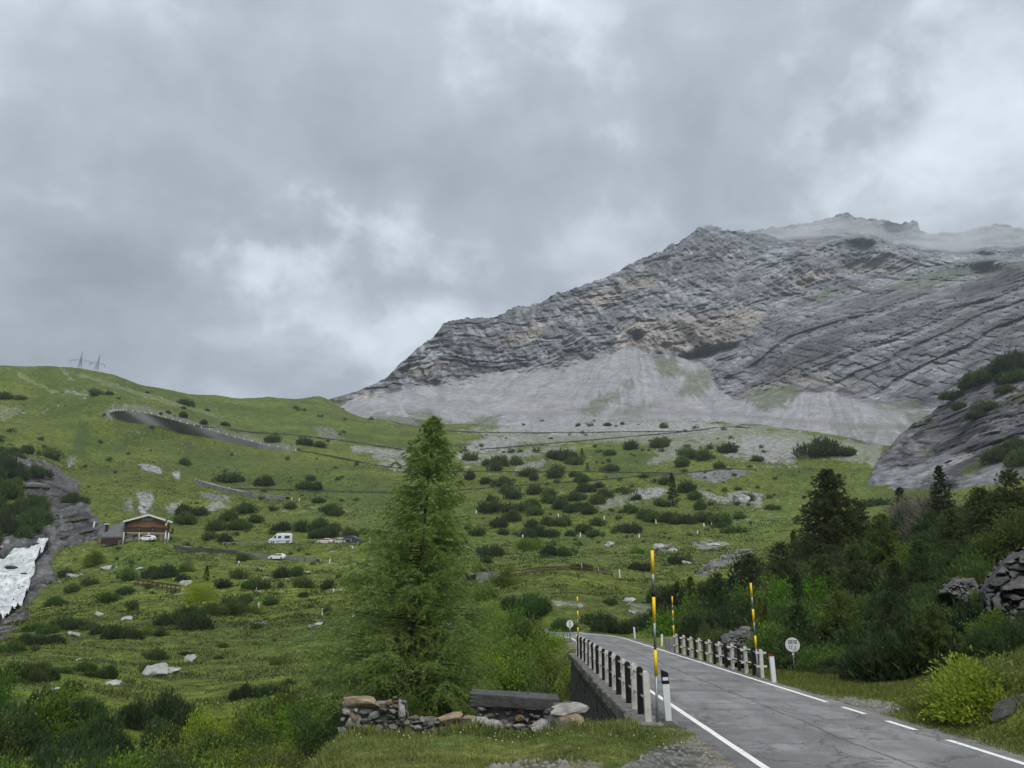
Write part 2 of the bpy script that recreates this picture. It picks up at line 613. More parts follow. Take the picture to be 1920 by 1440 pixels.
def road_dist(x, y):
    """signed distance from the centre line (right positive) and the height of the road there"""
    best = np.full(len(x), 1e9)
    sgn = np.zeros(len(x))
    yy = np.zeros(len(x))
    for i in range(len(ROAD) - 1):
        ax, ay = ROAD[i]
        bx, by = ROAD[i + 1]
        dx, dy = bx - ax, by - ay
        l2 = dx * dx + dy * dy
        t = np.clip(((x - ax) * dx + (y - ay) * dy) / l2, 0, 1)
        px, py = ax + t * dx, ay + t * dy
        d = np.hypot(x - px, y - py)
        m = d < best
        best[m] = d[m]
        sgn[m] = np.sign(dy * (x - px) - dx * (y - py))[m]
        yy[m] = py[m]
    return best * sgn, plane(np.minimum(yy, 80))


BR0, BR1 = 18.6, 47.5             # the bridge, along y
POLY = {}                         # ground patches, drawn where they lie


def project(x, y, z):
    c, s = math.cos(PITCH), math.sin(PITCH)
    d = np.maximum(y * c + z * s, 1e-3)
    return 960 + FPX * x / d, 720 - FPX * (z * c - y * s) / d


def ground(x, y):
    x = np.asarray(x, np.float64)
    y = np.asarray(y, np.float64)
    r = np.maximum(np.hypot(x, y), 0.5)
    z = rbf_te(np.arctan2(x, y), np.log(r)) * r
    # hummocks and tussocks
    far = sstep(25, 120, r)
    z = z + fbm(x / 9, y / 9, None, 3, 3) * lerp(0.10, 0.55, far) + fbm(x / 2.6, y / 2.6, None, 3, 9) * lerp(0.03, 0.34, far)
    z = z + fbm(x / 8.5, y / 2.3, None, 3, 13) * .42 * sstep(70, 200, r)
    z = z + fbm(x / 42, y / 42, None, 3, 21) * 2.2 * sstep(120, 330, r)
    near = r < 150
    if near.any():
        d, pz = road_dist(x[near], y[near])
        yy = y[near]
        br = sstep(BR0 - 1.2, BR0 + .6, yy) * (1 - sstep(BR1 - .5, BR1 + 2.5, yy))
        wl = lerp(1 - sstep(3.0, 5.5, -d), 1 - sstep(2.75, 3.05, -d), br)
        wr = 1 - sstep(2.9, 4.6, d)
        w = np.where(d < 0, wl, wr) * (r[near] > 2.0)
        zz = lerp(z[near], pz - 0.03, w)
        cap = np.where((d < 0) & (d > -4.3), br, 0)
        zz = np.where(cap > .5, np.minimum(zz, pz - 0.5 - 2.0 * np.clip((-d - 3.0), 0, 1.2)), zz)
        z[near] = zz
    return z


def hit(u, v, r0=9.0, r1=1100.0, n=420):
    """where the sight line of a photo point first meets the ground"""
    u = np.atleast_1d(np.asarray(u, float))
    v = np.atleast_1d(np.asarray(v, float))
    X, Y, Z = pix_dir(u, v)
    h = np.hypot(X, Y)
    rs = np.exp(np.linspace(math.log(r0), math.log(r1), n))
    gx, gy = (X / h)[:, None] * rs, (Y / h)[:, None] * rs
    gz = ground(gx.ravel(), gy.ravel()).reshape(gx.shape)
    sz = (Z / h)[:, None] * rs
    below = gz >= sz
    k = np.where(below.any(1), below.argmax(1), n - 1)
    k0 = np.maximum(k - 1, 0)
    i = np.arange(len(u))
    e0, e1 = (sz - gz)[i, k0], (gz - sz)[i, k]
    t = np.clip(e0 / np.maximum(e0 + e1, 1e-6), 0, 1)
    r = lerp(rs[k0], rs[k], t)
    x, y = X / h * r, Y / h * r
    return np.stack([x, y, ground(x, y)], 1), r


def in_poly(poly, u, v):
    c = np.zeros(u.shape, bool)
    n = len(poly)
    for i in range(n):
        x0, y0 = poly[i]
        x1, y1 = poly[(i + 1) % n]
        if y0 == y1:
            continue
        m = ((y0 > v) != (y1 > v)) & (u < (x1 - x0) * (v - y0) / (y1 - y0) + x0)
        c ^= m
    return c


def soft_poly(poly, u, v, w):
    """1 inside, 0 outside, blurred over w pixels (distance to the outline)"""
    ins = in_poly(poly, u, v)
    d = np.full(u.shape, 1e9)
    n = len(poly)
    for i in range(n):
        x0, y0 = poly[i]
        x1, y1 = poly[(i + 1) % n]
        dx, dy = x1 - x0, y1 - y0
        t = np.clip(((u - x0) * dx + (v - y0) * dy) / max(dx * dx + dy * dy, 1e-6), 0, 1)
        d = np.minimum(d, np.hypot(u - x0 - t * dx, v - y0 - t * dy))
    return np.clip(0.5 + np.where(ins, d, -d) / (2 * w), 0, 1)


# bare patches in the turf: outline, colour, strength, ragged edge in pixels
GREYSC = (0.235, 0.235, 0.240)
ROCKC = (0.150, 0.150, 0.158)
DARKR = (0.085, 0.082, 0.084)
PATCHES = [
    ([(860, 806), (1100, 796), (1400, 797), (1650, 836), (1650, 872), (1500, 850), (1300, 826), (1000, 830)], GREYSC, .55, 15),
    # scree spilling below the far road
    ([(930, 806), (960, 790), (1060, 790), (1160, 788), (1290, 790), (1400, 800), (1370, 806), (1200, 811), (1000, 813)], GREYSC, .95, 14),
    ([(870, 838), (900, 822), (960, 816), (1000, 824), (960, 838), (900, 848), (855, 856)], GREYSC, .8, 10),
    ([(1380, 800), (1500, 812), (1620, 838), (1650, 850), (1560, 858), (1480, 842), (1390, 822), (1340, 812)], (0.15, .18, .11), .5, 12),
    ([(1370, 826), (1430, 816), (1500, 832), (1490, 872), (1420, 864), (1360, 850)], GREYSC, .75, 22),
    ([(1240, 828), (1330, 824), (1300, 846), (1250, 866), (1220, 868)], GREYSC, .5, 16),
    ([(860, 856), (960, 842), (1090, 838), (1040, 850), (930, 864), (870, 872)], GREYSC, .55, 12),
    ([(970, 874), (1030, 862), (1010, 876), (960, 884)], GREYSC, .5, 8),
    ([(1290, 888), (1350, 880), (1410, 882), (1390, 894), (1340, 905), (1300, 898)], ROCKC, .9, 6),
    ([(1190, 920), (1250, 915), (1240, 928), (1200, 938), (1180, 944), (1185, 930)], GREYSC, .85, 8),
    ([(1110, 940), (1180, 926), (1170, 945), (1130, 955)], GREYSC, .45, 10),
    ([(1310, 920), (1350, 932), (1400, 920), (1430, 930), (1425, 950), (1380, 940), (1330, 940)], GREYSC, .75, 9),
    ([(1300, 1018), (1350, 1014), (1370, 1020), (1320, 1032)], GREYSC, .7, 7),
    ([(1226, 1024), (1260, 1020), (1270, 1032), (1235, 1036)], ROCKC, .8, 5),
    ([(1300, 1078), (1330, 1052), (1370, 1034), (1410, 1030), (1400, 1042), (1350, 1064), (1320, 1080)], ROCKC, .85, 6),
    # left hill: small screes, trodden tracks
    ([(690, 846), (760, 842), (770, 856), (700, 862)], GREYSC, .6, 8), ([(700, 868), (770, 864), (770, 884), (730, 880)], GREYSC, .6, 8),
    ([(700, 778), (760, 766), (770, 780), (790, 800), (740, 790)], ROCKC, .75, 10), ([(655, 835), (740, 843), (740, 850), (660, 848)], GREYSC, .6, 6),
    ([(190, 775), (215, 758), (260, 760), (330, 778), (430, 808), (560, 838), (540, 846), (420, 818), (300, 784), (240, 768), (200, 788)], ROCKC, .55, 7),
    ([(590, 800), (625, 806), (640, 826), (600, 820)], ROCKC, .5, 8),
    ([(260, 870), (285, 870), (305, 882), (300, 890), (270, 880)], GREYSC, .85, 4), ([(325, 885), (337, 880), (335, 898), (326, 896)], GREYSC, .85, 4),
    ([(125, 858), (143, 855), (140, 870), (128, 876)], GREYSC, .7, 4),
    ([(258, 925), (285, 918), (288, 940), (275, 960), (285, 966), (262, 962)], GREYSC, .9, 5), ([(232, 938), (245, 935), (250, 960), (235, 955)], GREYSC, .55, 6),
    ([(310, 950), (340, 940), (335, 955), (320, 965)], GREYSC, .6, 5), ([(372, 952), (410, 940), (425, 948), (390, 958)], GREYSC, .75, 6), ([(375, 922), (430, 932), (430, 940), (385, 935)], ROCKC, .9, 4),
    ([(20, 690), (60, 712), (110, 735), (95, 735), (50, 715)], (0.16, .18, .07), .7, 6), ([(115, 690), (140, 712), (130, 712)], GREYSC, .4, 5), ([(118, 728), (165, 742), (120, 735)], GREYSC, .6, 4),
    ([(0, 760), (30, 762), (40, 770), (5, 790)], (0.2, .21, .14), .4, 6),
    ([(150, 700), (300, 745), (420, 782), (415, 786), (290, 750), (150, 706)], (0.17, .18, .10), .5, 4),
    # gorge rock
    ([(0, 858), (55, 858), (100, 875), (145, 905), (150, 935), (175, 965), (195, 985), (215, 1000), (185, 1012), (150, 1018), (110, 1032), (95, 1060), (105, 1085), (75, 1110), (45, 1140), (55, 1155), (0, 1200), (-60, 1230), (-60, 1000), (60, 1000), (78, 970), (50, 930), (20, 895)], (0.075, 0.072, 0.077), .97, 9),
    # meadow: trodden bits and limestone showing
    ([(455, 1168), (500, 1164), (497, 1170), (460, 1176)], GREYSC, .85, 3), ([(575, 1170), (605, 1164), (610, 1172), (580, 1176)], GREYSC, .5, 5),
    ([(600, 1050), (690, 1062), (700, 1072), (610, 1060)], (0.15, .17, .08), .35, 5),
    ([(1035, 1126), (1065, 1128), (1080, 1134), (1045, 1134)], GREYSC, .7, 4), ([(1080, 1130), (1096, 1136), (1086, 1138)], GREYSC, .7, 3), ([(1180, 1130), (1215, 1136), (1210, 1150), (1185, 1146)], GREYSC, .35, 8),
    ([(900, 1076), (945, 1072), (950, 1082), (930, 1108), (905, 1100)], ROCKC, .8, 6),
    # stony places by the road
    ([(1525, 1308), (1600, 1306), (1690, 1322), (1700, 1335), (1640, 1340), (1570, 1326)], (0.21, .21, .20), .8, 8),
    ([(1230, 1402), (1300, 1385), (1360, 1400), (1460, 1470), (1100, 1470), (1180, 1430)], (0.095, .095, .095), .9, 10),
    ([(920, 1432), (1000, 1424), (1130, 1428), (1120, 1460), (900, 1460)], (0.15, .13, .09), .7, 10),
]
TONES = [  # broad differences of sward: outline, tint, strength, blur
    ([(1400, 940), (1640, 870), (1640, 960), (1540, 1010), (1350, 1050), (1290, 1040)], (0.088, .122, .024), .85, 30),
    ([(420, 1290), (80, 1250), (250, 1185), (480, 1170), (680, 1180), (700, 1250), (600, 1270)], (0.082, .115, .022), .55, 30),
    ([(180, 1030), (290, 1018), (350, 1040), (330, 1075), (200, 1080)], (0.08, .12, .022), .7, 12),
    ([(600, 1402), (760, 1400), (1100, 1400), (1180, 1420), (1000, 1460), (580, 1460)], (0.150, .145, .042), .7, 14),
    ([(150, 790), (130, 850), (165, 870), (165, 790)], (0.040, .062, .018), .7, 10),
    ([(560, 1440), (640, 1380), (900, 1360), (1000, 1385), (900, 1400), (660, 1404)], (0.058, .098, .02), .8, 8),
    ([(300, 860), (520, 850), (760, 900), (700, 1000), (420, 930)], (0.062, .088, .022), .5, 30),
    ([(880, 1000), (1280, 1010), (1280, 1060), (900, 1065)], (0.080, .110, .026), .6, 20),
]


WATERBED = [(88, 1014), (90, 1030), (76, 1048), (64, 1062), (66, 1074), (56, 1088), (54, 1104), (48, 1122), (44, 1134), (26, 1150), (8, 1162), (-20, 1182), (-140, 1230), (-140, 1060), (0, 1046), (36, 1036), (66, 1024), (76, 1012)]


def build_land():
    az = np.concatenate([np.arange(-180, -42, 2.0), np.arange(-42, -37, .5), np.arange(-37, 37.001, 0.098), np.arange(37.5, 42, .5), np.arange(42, 178.1, 2.0)])
    az = np.radians(az)
    lr = np.concatenate([np.linspace(math.log(1.0), math.log(9), 24)[:-1], np.linspace(math.log(9), math.log(60), 150)[:-1], np.linspace(math.log(60), math.log(900), 400)[:-1], np.linspace(math.log(900), math.log(1180), 14)])
    A, L = np.meshgrid(az, lr, indexing='ij')
    na, nl = A.shape
    r = np.exp(L).ravel()
    x, y = r * np.sin(A.ravel()), r * np.cos(A.ravel())
    z = ground(x, y)
    u, v = project(x, y, z)
    vis = (np.abs(A.ravel()) < R(40)) & (y > 3)
    # sward
    n1 = fbm(x / 30, y / 30, None, 4, 31)
    n2 = fbm(x / 5, y / 5, None, 4, 33)
    n3 = fbm(x / 1.3, y / 1.3, None, 3, 35)
    base = np.array([0.064, 0.094, 0.021])
    col = np.empty((len(x), 3))
    col[:] = base
    k = np.clip(0.5 + 1.1 * n1 + 0.5 * n2, 0, 1)[:, None]
    col = lerp(np.array([0.060, 0.088, 0.015]), np.array([0.122, 0.150, 0.023]), k)
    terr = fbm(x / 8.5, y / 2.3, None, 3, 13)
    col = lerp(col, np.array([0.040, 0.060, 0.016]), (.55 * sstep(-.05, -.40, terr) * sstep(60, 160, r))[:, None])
    olive = sstep(-.05, .35, fbm(x / 75, y / 75, None, 4, 37))
    col = lerp(col, col * np.array([.74, .74, .85]), (.8 * olive)[:, None])
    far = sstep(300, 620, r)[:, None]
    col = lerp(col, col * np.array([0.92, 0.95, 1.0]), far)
    # dark heath specks among the grass
    heath = sstep(0.10, 0.42, fbm(x / 3.2, y / 3.2, None, 4, 41) + 0.35 * fbm(x / 22, y / 22, None, 3, 43)) * sstep(90, 140, r)
    col = lerp(col, np.array([0.036, 0.054, 0.016]), 0.6 * heath[:, None])
    dry = sstep(0.15, 0.5, fbm(x / 8, y / 8, None, 4, 47))
    col = lerp(col, np.array([0.125, 0.125, 0.045]), 0.30 * dry[:, None])
    rag = fbm(x / 6, y / 6, None, 5, 51, .62)
    ragu = fbm(u / 26, v / 9, None, 5, 53, .62)
    for poly, c, s, w in TONES:
        m = np.zeros(len(x))
        m[vis] = soft_poly(poly, u[vis], v[vis], w)
        m = sstep(0, 1, m + 0.5 * ragu * (m > 0) * (m < 1)) * s
        col = lerp(col, np.array(c) * (1 + 0.5 * n2[:, None]), m[:, None])
    bare = np.zeros(len(x))
    for poly, c, s, w in PATCHES:
        bx0, bx1 = min(p[0] for p in poly) - 3 * w, max(p[0] for p in poly) + 3 * w
        by0, by1 = min(p[1] for p in poly) - 3 * w, max(p[1] for p in poly) + 3 * w
        q = np.where(vis & (u > bx0) & (u < bx1) & (v > by0) & (v < by1))[0]
        if len(q) == 0:
            continue
        m = soft_poly(poly, u[q], v[q], w)
        m = sstep(0.40, 0.56, m + 0.75 * (rag[q] * .7 + ragu[q] * .7) + .22 * fbm(x[q] / 1.6, y[q] / 1.6, None, 3, 55)) * sstep(0, .12, m) * s
        cc = np.array(c) * (1 + 0.9 * (fbm(x[q] / 1.7, y[q] / 1.7, None, 3, 61))[:, None])
        col[q] = lerp(col[q], cc, m[:, None])
        bare[q] = np.maximum(bare[q], m)
    # scattered pale stones over the hill
    st = perlin(x / 2.4, y / 2.4, None, 71) + 0.25 * n1
    stone = sstep(0.60, 0.66, st) * (r > 150) * sstep(-0.1, 0.4, fbm(x / 60, y / 60, None, 3, 73))
    col = lerp(col, np.array([0.30, 0.30, 0.29]), 0.8 * stone[:, None])
    # ground under trees: needle litter
    z = z + bare * 0.5 * fbm(x / 3, y / 3, None, 4, 77, .6) * sstep(60, 150, r)
    # crags of the gorge get ledges
    gq = np.where(vis & (u < 240) & (v > 840) & (bare > .5) & (r > 140))[0]
    if len(gq):
        lv = (z[gq] + 0.42 * x[gq]) / 2.6 + 1.0 * fbm(x[gq] / 14, y[gq] / 14, None, 3, 81)
        lf = lv - np.floor(lv)
        hard = np.random.default_rng(9).random(512)[np.floor(lv).astype(int) % 512]
        z[gq] += (2.4 * (hard - .5) * sstep(0, .3, lf) + 2.2 * fbm(x[gq] / 6, y[gq] / 4, z[gq] / 5, 4, 83, .6)) * bare[gq]
        col[gq] *= (0.45 + 1.0 * hard * sstep(0, .35, lf) + .9 * fbm((x[gq] + z[gq]) / 3.0, lv * .8, None, 4, 85, .62)).clip(.2, 2.4)[:, None]
        col[gq] = lerp(col[gq], np.array([.17, .165, .16]), (.45 * sstep(.1, .4, fbm((x[gq] + z[gq]) / 8, lv * .6, None, 4, 86)))[:, None])
    # the torrent's bed is cut down into the rock
    wq = np.where(vis & (u < 140) & (v > 990) & (r > 140) & (r < 300))[0]
    wm = soft_poly(WATERBED, u[wq], v[wq], 7)
    z[wq] -= 9.0 * sstep(.2, .9, wm)
    col[wq] = lerp(col[wq], np.array([.05, .05, .053]), (sstep(.02, .3, wm))[:, None])
    d, _ = road_dist(x, y)
    edge = (np.abs(d) < 3.4) & (r < 130)
    e = np.where(edge, sstep(3.4, 2.7, np.abs(d) + 0.5 * n3), 0)[:, None]
    col = lerp(col, np.array([0.16, 0.15, 0.12]), e)
    V = np.stack([x, y, z], 1)
    ii = np.arange(na * nl).reshape(na, nl)
    q = np.stack([ii[:-1, :-1], ii[:-1, 1:], ii[1:, 1:], ii[1:, :-1]], -1).reshape(-1, 4)[:, ::-1]
    seam = np.stack([ii[-1, :-1], ii[-1, 1:], ii[0, 1:], ii[0, :-1]], -1)[:, ::-1]
    cen = np.array([[0, 0, z[ii[:, 0]].mean()]])
    V = np.concatenate([V, cen])
    col = np.concatenate([np.clip(col, 0.004, 1), [base]])
    fan = np.stack([np.roll(ii[:, 0], -1), ii[:, 0], np.full(na, na * nl)], 1)[:, ::-1]
    q = np.concatenate([q, seam])
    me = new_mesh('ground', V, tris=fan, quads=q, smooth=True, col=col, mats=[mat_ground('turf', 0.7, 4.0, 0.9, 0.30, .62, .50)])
    link('ground', me, kind='structure')


build_land()
# ------------------------------------------------------------------ the mountain and the near rock spur
def rbf2(pts, su, sv, c=0.05):
    P = np.array(pts, np.float64)
    q = P[:, :2] / np.array([su, sv])
    def ph(a): return np.sqrt(((a[:, None, :] - q[None]) ** 2).sum(-1) + c * c)
    n = len(P)
    M = np.zeros((n + 1, n + 1))
    M[:n, :n] = ph(q)
    M[:n, n] = M[n, :n] = 1
    W = np.linalg.solve(M, np.concatenate([np.log(P[:, 2]), [0]]))
    def f(u, v):
        a = np.stack([u / su, v / sv], 1)
        o = np.empty(len(a))
        for i in range(0, len(a), 60000):
            o[i:i + 60000] = ph(a[i:i + 60000]) @ W[:n] + W[n]
        return np.exp(o)
    return f


def layers(s, seed, soft=0.18):
    """a pile of beds: each has its own hardness; returns a smooth-stepped profile"""
    i = np.floor(s)
    f = s - i
    tab = np.random.default_rng(seed).random(4096)
    a, b = tab[(i.astype(int)) % 4096], tab[(i.astype(int) + 1) % 4096]
    return lerp(a, b, sstep(1 - soft, 1, f)), f


def rock_sheet(us, vb, vs, nrow, fr, back):
    """surface rows from a buried foot to the skyline, then down the far side"""
    U = np.repeat(us[:, None], nrow, 1)
    t = np.linspace(0, 1, nrow)[None, :]
    Vv = vb[:, None] * (1 - t) + vs[:, None] * t
    r = fr(U.ravel(), Vv.ravel()).reshape(U.shape)
    return U, Vv, r


def to_world(U, Vv, r):
    X, Y, Z = pix_dir(U, Vv)
    h = np.hypot(X, Y)
    return X / h * r, Y / h * r, Z / h * r


def finish_sheet(name, x, y, z, col, mat, backs, soft=None):
    nu, nr = x.shape
    V = [np.stack([x, y, z], -1)]
    C = [col.reshape(nu, nr, 3)]
    for dr, dz in backs:
        r = np.hypot(x[:, -1], y[:, -1])
        k = (r + dr) / r
        V.append(np.stack([x[:, -1] * k, y[:, -1] * k, z[:, -1] + dz], -1)[:, None])
        C.append(C[0][:, -1:])
    V = np.concatenate(V, 1)
    C = np.concatenate(C, 1)
    n2 = V.shape[1]
    ii = np.arange(nu * n2).reshape(nu, n2)
    q = np.stack([ii[:-1, :-1], ii[1:, :-1], ii[1:, 1:], ii[:-1, 1:]], -1).reshape(-1, 4)
    mi = None
    if soft is not None:
        sm = np.zeros((nu, n2), bool)
        sm[:, :nr] = soft.reshape(nu, nr)
        mi = sm.ravel()[q].all(1).astype(np.int32)
    me = new_mesh(name, V.reshape(-1, 3), quads=q, smooth=True, col=np.clip(C.reshape(-1, 3), .004, 1), mats=mat if isinstance(mat, list) else [mat], mat_idx=mi)
    return link(name, me, kind='structure')


def build_mountain():
    sky = [(520, 790), (575, 757), (600, 753), (640, 742), (670, 733), (700, 721), (725, 706), (745, 688), (762, 672), (785, 652), (818, 626), (830, 608), (850, 601), (880, 597), (920, 596), (935, 592), (955, 580), (1000, 570), (1015, 566), (1045, 548), (1100, 533), (1150, 512), (1200, 487),
           (1240, 472), (1252, 462), (1272, 455), (1290, 442), (1312, 428), (1330, 424), (1345, 426), (1358, 434), (1385, 431), (1400, 434), (1440, 429), (1500, 420), (1540, 414), (1548, 409), (1565, 408), (1575, 403), (1590, 403), (1603, 409), (1625, 412), (1660, 414), (1690, 419), (1710, 416), (1721, 420),
           (1724, 432), (1740, 438), (1770, 438), (1800, 434), (1845, 425), (1860, 421), (1885, 421), (1898, 427), (1920, 429), (1990, 415), (2100, 380), (2300, 330), (2500, 330)]
    us = np.concatenate([np.arange(520, 1940, 1.9), np.arange(1945, 2500, 14)])
    vs = np.interp(us, *np.array(sky).T)
    # a ragged crest
    vs = vs - 9.0 * np.clip(fbm(us / 13, us * 0 + 5.1, None, 4, 105, .6), -.2, 1) * (us > 800) - 3 * np.exp(-((us - 1330) / 22) ** 2) - 5 * np.exp(-((us - 1578) / 16) ** 2) - 6 * np.exp(-((us - 1716) / 7) ** 2)
    vs = vs + 4.0 * fbm(us / 18, us * 0 + 3.3, None, 4, 101) * np.clip((us - 620) / 80, 0.15, 1) - 5.0 * np.clip(fbm(us / 10, us * 0 + 8.3, None, 3, 103), 0, 1) * (us > 1230)
    vb = np.full(us.shape, 868.0)
    pts = [(u, 868, 600) for u in range(520, 2500, 160)] + [
        (560, 775, 880), (650, 770, 850), (800, 785, 765), (1000, 797, 735), (1280, 799, 725), (1500, 808, 640), (1640, 838, 545), (1780, 830, 580), (1950, 830, 600), (2200, 830, 620),
        (720, 760, 850), (900, 747, 900), (1000, 733, 955), (1150, 722, 955), (1250, 742, 900), (1350, 772, 800), (1550, 772, 780), (1090, 700, 1040), (1200, 700, 1010), (1650, 790, 680),
        (600, 756, 900), (640, 757, 885), (800, 724, 1000), (900, 702, 1060), (1000, 691, 1085), (1100, 670, 1120), (1185, 657, 1140), (1280, 672, 1150), (1340, 722, 1030), (1385, 752, 900), (1500, 738, 910), (1620, 758, 850), (1740, 768, 820), (1920, 765, 770), (2200, 760, 760),
        (640, 744, 900), (700, 728, 960), (760, 690, 1040), (800, 680, 1040), (830, 615, 1160), (900, 640, 1130), (930, 600, 1220), (1000, 625, 1170), (1000, 575, 1290), (1100, 605, 1230), (1100, 538, 1400), (1200, 570, 1330), (1200, 492, 1560), (1200, 640, 1175), (1190, 662, 1125),
        (1300, 640, 1190), (1300, 600, 1300), (1300, 520, 1520), (1330, 430, 1760), (1400, 560, 1380), (1380, 610, 1240), (1400, 480, 1640), (1430, 435, 1850),
        (1500, 545, 1480), (1600, 525, 1530), (1680, 520, 1540), (1600, 505, 1640), (1600, 455, 1730), (1550, 500, 1560), (1720, 470, 1720), (1850, 505, 1560), (1850, 480, 1740), (1500, 440, 1900), (1480, 462, 1700), (1530, 460, 1690), (1580, 452, 1680), (1640, 453, 1680), (1700, 470, 1660), (1760, 482, 1640), (1850, 485, 1600), (1930, 488, 1560), (1480, 454, 1770), (1530, 451, 1780), (1580, 442, 1780), (1640, 443, 1780), (1700, 460, 1770), (1760, 471, 1760), (1850, 473, 1740), (1930, 475, 1720), (1580, 407, 2250), (1700, 420, 2250), (1780, 440, 2300), (1920, 432, 2350), (1650, 440, 2050), (1800, 465, 1950),
        (1450, 660, 1110), (1500, 650, 1110), (1650, 600, 1160), (1800, 560, 1210), (1900, 520, 1260), (1920, 640, 980), (1750, 680, 950), (1920, 498, 1330), (1600, 680, 980), (1450, 600, 1260), (2200, 600, 1000), (2200, 420, 1700), (2400, 350, 2000), (2100, 385, 2200)]
    fr = rbf2(pts, 420.0, 150.0)
    U, Vv, r = rock_sheet(us, vb, vs, 330, fr, None)
    sh = U.shape
    u, v, rr = U.ravel(), Vv.ravel(), r.ravel()
    x, y, z = to_world(u, v, rr)
    # where rock ends and scree begins
    base = np.interp(u, [520, 600, 640, 720, 800, 900, 1000, 1060, 1100, 1150, 1185, 1215, 1280, 1330, 1350, 1385, 1440, 1500, 1560, 1620, 1740, 1920, 2500], [750, 752, 758, 742, 722, 702, 690, 680, 668, 664, 655, 668, 672, 690, 735, 752, 742, 735, 738, 757, 767, 762, 760])
    wob = 16 * fbm(x / 40, z / 70, y / 40, 5, 111, .6)
    rock = sstep(-3, 5, base + wob - v)
    rockd = sstep(-16, 22, base + wob - v)
    scree = 1 - rock
    a = np.radians(lerp(15, 25, sstep(1050, 1500, u)))
    warp = fbm(x / 260, y / 260, z / 260, 3, 113) * 34 + fbm(x / 70, y / 70, z / 70, 3, 115) * lerp(30, 7, sstep(1330, 1500, u))
    s = z * np.cos(a) - x * np.sin(a) + warp
    al = x * np.cos(a) + z * np.sin(a)
    p1, f1 = layers(s / 27.0, 1, .2)
    p2, f2 = layers(s / 9.5, 2, .22)
    p3, f3 = layers(s / 4.1, 3, .3)
    # joints cut each bed into blocks
    bid = np.floor(s / 9.5)
    hb = np.random.default_rng(4).random(4096)
    jx = al / (9 + 12 * hb[(bid.astype(int)) % 4096]) + 13.7 * hb[(bid.astype(int) * 7) % 4096] + .5 * fbm(al / 9, s / 9, None, 2, 118)
    jc = np.floor(jx)
    bt = hb[((jc * 31 + bid * 17).astype(int)) % 4096]
    jf = jx - jc
    joint = sstep(.86, .97, jf)
    blk = 1.6 * (bt - .5) * sstep(-.25, .25, fbm(x / 90, z / 60, None, 3, 120))
    blk2 = fbm(al / 8, s / 5, None, 4, 119, .62)
    chop = fbm(x / 16, z / 11, y / 30, 4, 122, .6)
    gul = fbm(al / 85, s / 260, None, 4, 121, ridge=True)
    rib = fbm((x + .5 * z) / 34, (z - .3 * x) / 120, None, 4, 124, ridge=True)
    big = fbm(x / 190, y / 190, z / 190, 4, 123)
    right = sstep(1330, 1480, u) * sstep(500, 540, v + (u - 1900) * 0.12)
    left = 1 - right
    bed = lerp(0.5, 1.0, right)
    disp = rockd * (20 * big + bed * (11 * (p1 - .5) + 7.5 * (p2 - .5) + 3 * (p3 - .5)) + 4.0 * blk + lerp(1.3, 4.0, right) * blk2 + left * 9 * fbm(al / 60, s / 9, None, 4, 132, .55) + left * 15 * (layers(s / 46.0 + .3 * fbm(al / 60, s / 60, None, 2, 125), 8, .22)[0] - .5) + left * (3 * chop + 11 * fbm(x / 60, z / 46, y / 60, 3, 126) - 11 * np.clip(rib, 0, 1)) + right * 3 * chop - 8 * np.clip(gul, 0, 1) + 3 * joint)
    lf = u < 1340
    au, av = np.where(lf, 1188, 1535), np.where(lf, 625, 700)
    th = np.arctan2(u - au, np.maximum(v - av, 4.0) + 45) + .16 * fbm(u / 50, v / 40, None, 3, 138)
    rho = np.hypot(u - au, v - av)
    runs = fbm(th * 20, rho / 190 + lf * 3.3, None, 5, 139, .62)
    disp += scree * (5.0 * runs + 6 * fbm(th * 5, rho / 120, None, 3, 140))
    # the dark cave and the overhung yellow wall
    cave = np.exp(-(((u - 1192) / 13) ** 2 + ((v - 636) / 20) ** 2))
    cave2 = np.exp(-(((u - 1330) / 55) ** 2 + ((v - 662 + (u - 1330) * .25) / 10) ** 2))
    disp += 60 * cave + 34 * cave2 * rock
    x, y, z = to_world(u, v, rr + disp * np.clip((rr - 700) / 200, .3, 1.6))
    # colours of the stone
    tone = 0.60 + 0.34 * p2 + 0.22 * p1 + 0.20 * p3 + 0.42 * blk + 0.75 * blk2 + left * .55 * chop
    tone = np.clip(tone * (1 + 1.05 * fbm(al / 170, s / 30, y / 200, 5, 128, .6) + .35 * fbm(x / 60, z / 60, None, 4, 130) + .30 * left), .28, 2.2)
    col = np.array([0.132, 0.137, 0.150])[None] * tone[:, None]
    crack = np.maximum(sstep(.80, .95, f2), .8 * sstep(.78, .95, f1))
    crack = np.maximum(crack * sstep(-.3, .2, chop), .7 * joint * sstep(-.1, .3, blk2 + .2))
    crev = sstep(.55, .85, rib + .25 * blk2) * left
    col *= (1 - np.clip(.60 * crack + .45 * crev, 0, .8) * rock)[:, None]
    light = sstep(0.25, .6, fbm(al / 60, s / 16, None, 4, 131))
    col = lerp(col, np.array([0.235, 0.232, 0.230]) * tone[:, None], (.55 * light)[:, None])
    och = np.zeros(len(u))
    for poly, w in [([(1150, 655), (1165, 610), (1230, 590), (1330, 585), (1420, 575), (1440, 590), (1380, 640), (1290, 660), (1200, 655)], 14), ([(1560, 500), (1640, 490), (1690, 488), (1680, 515), (1600, 512)], 9), ([(1480, 520), (1560, 500), (1560, 520), (1490, 545)], 9),
                    ([(632, 756), (690, 735), (720, 740), (660, 757)], 8), ([(770, 690), (840, 668), (830, 690), (780, 705)], 12), ([(1080, 560), (1220, 505), (1230, 530), (1100, 585)], 18), ([(930, 640), (1010, 600), (1030, 620), (960, 650)], 15), ([(1380, 740), (1500, 690), (1600, 720), (1500, 735)], 25)]:
        q = (np.abs(u - np.mean([p[0] for p in poly])) < 220)
        m = np.zeros(len(u))
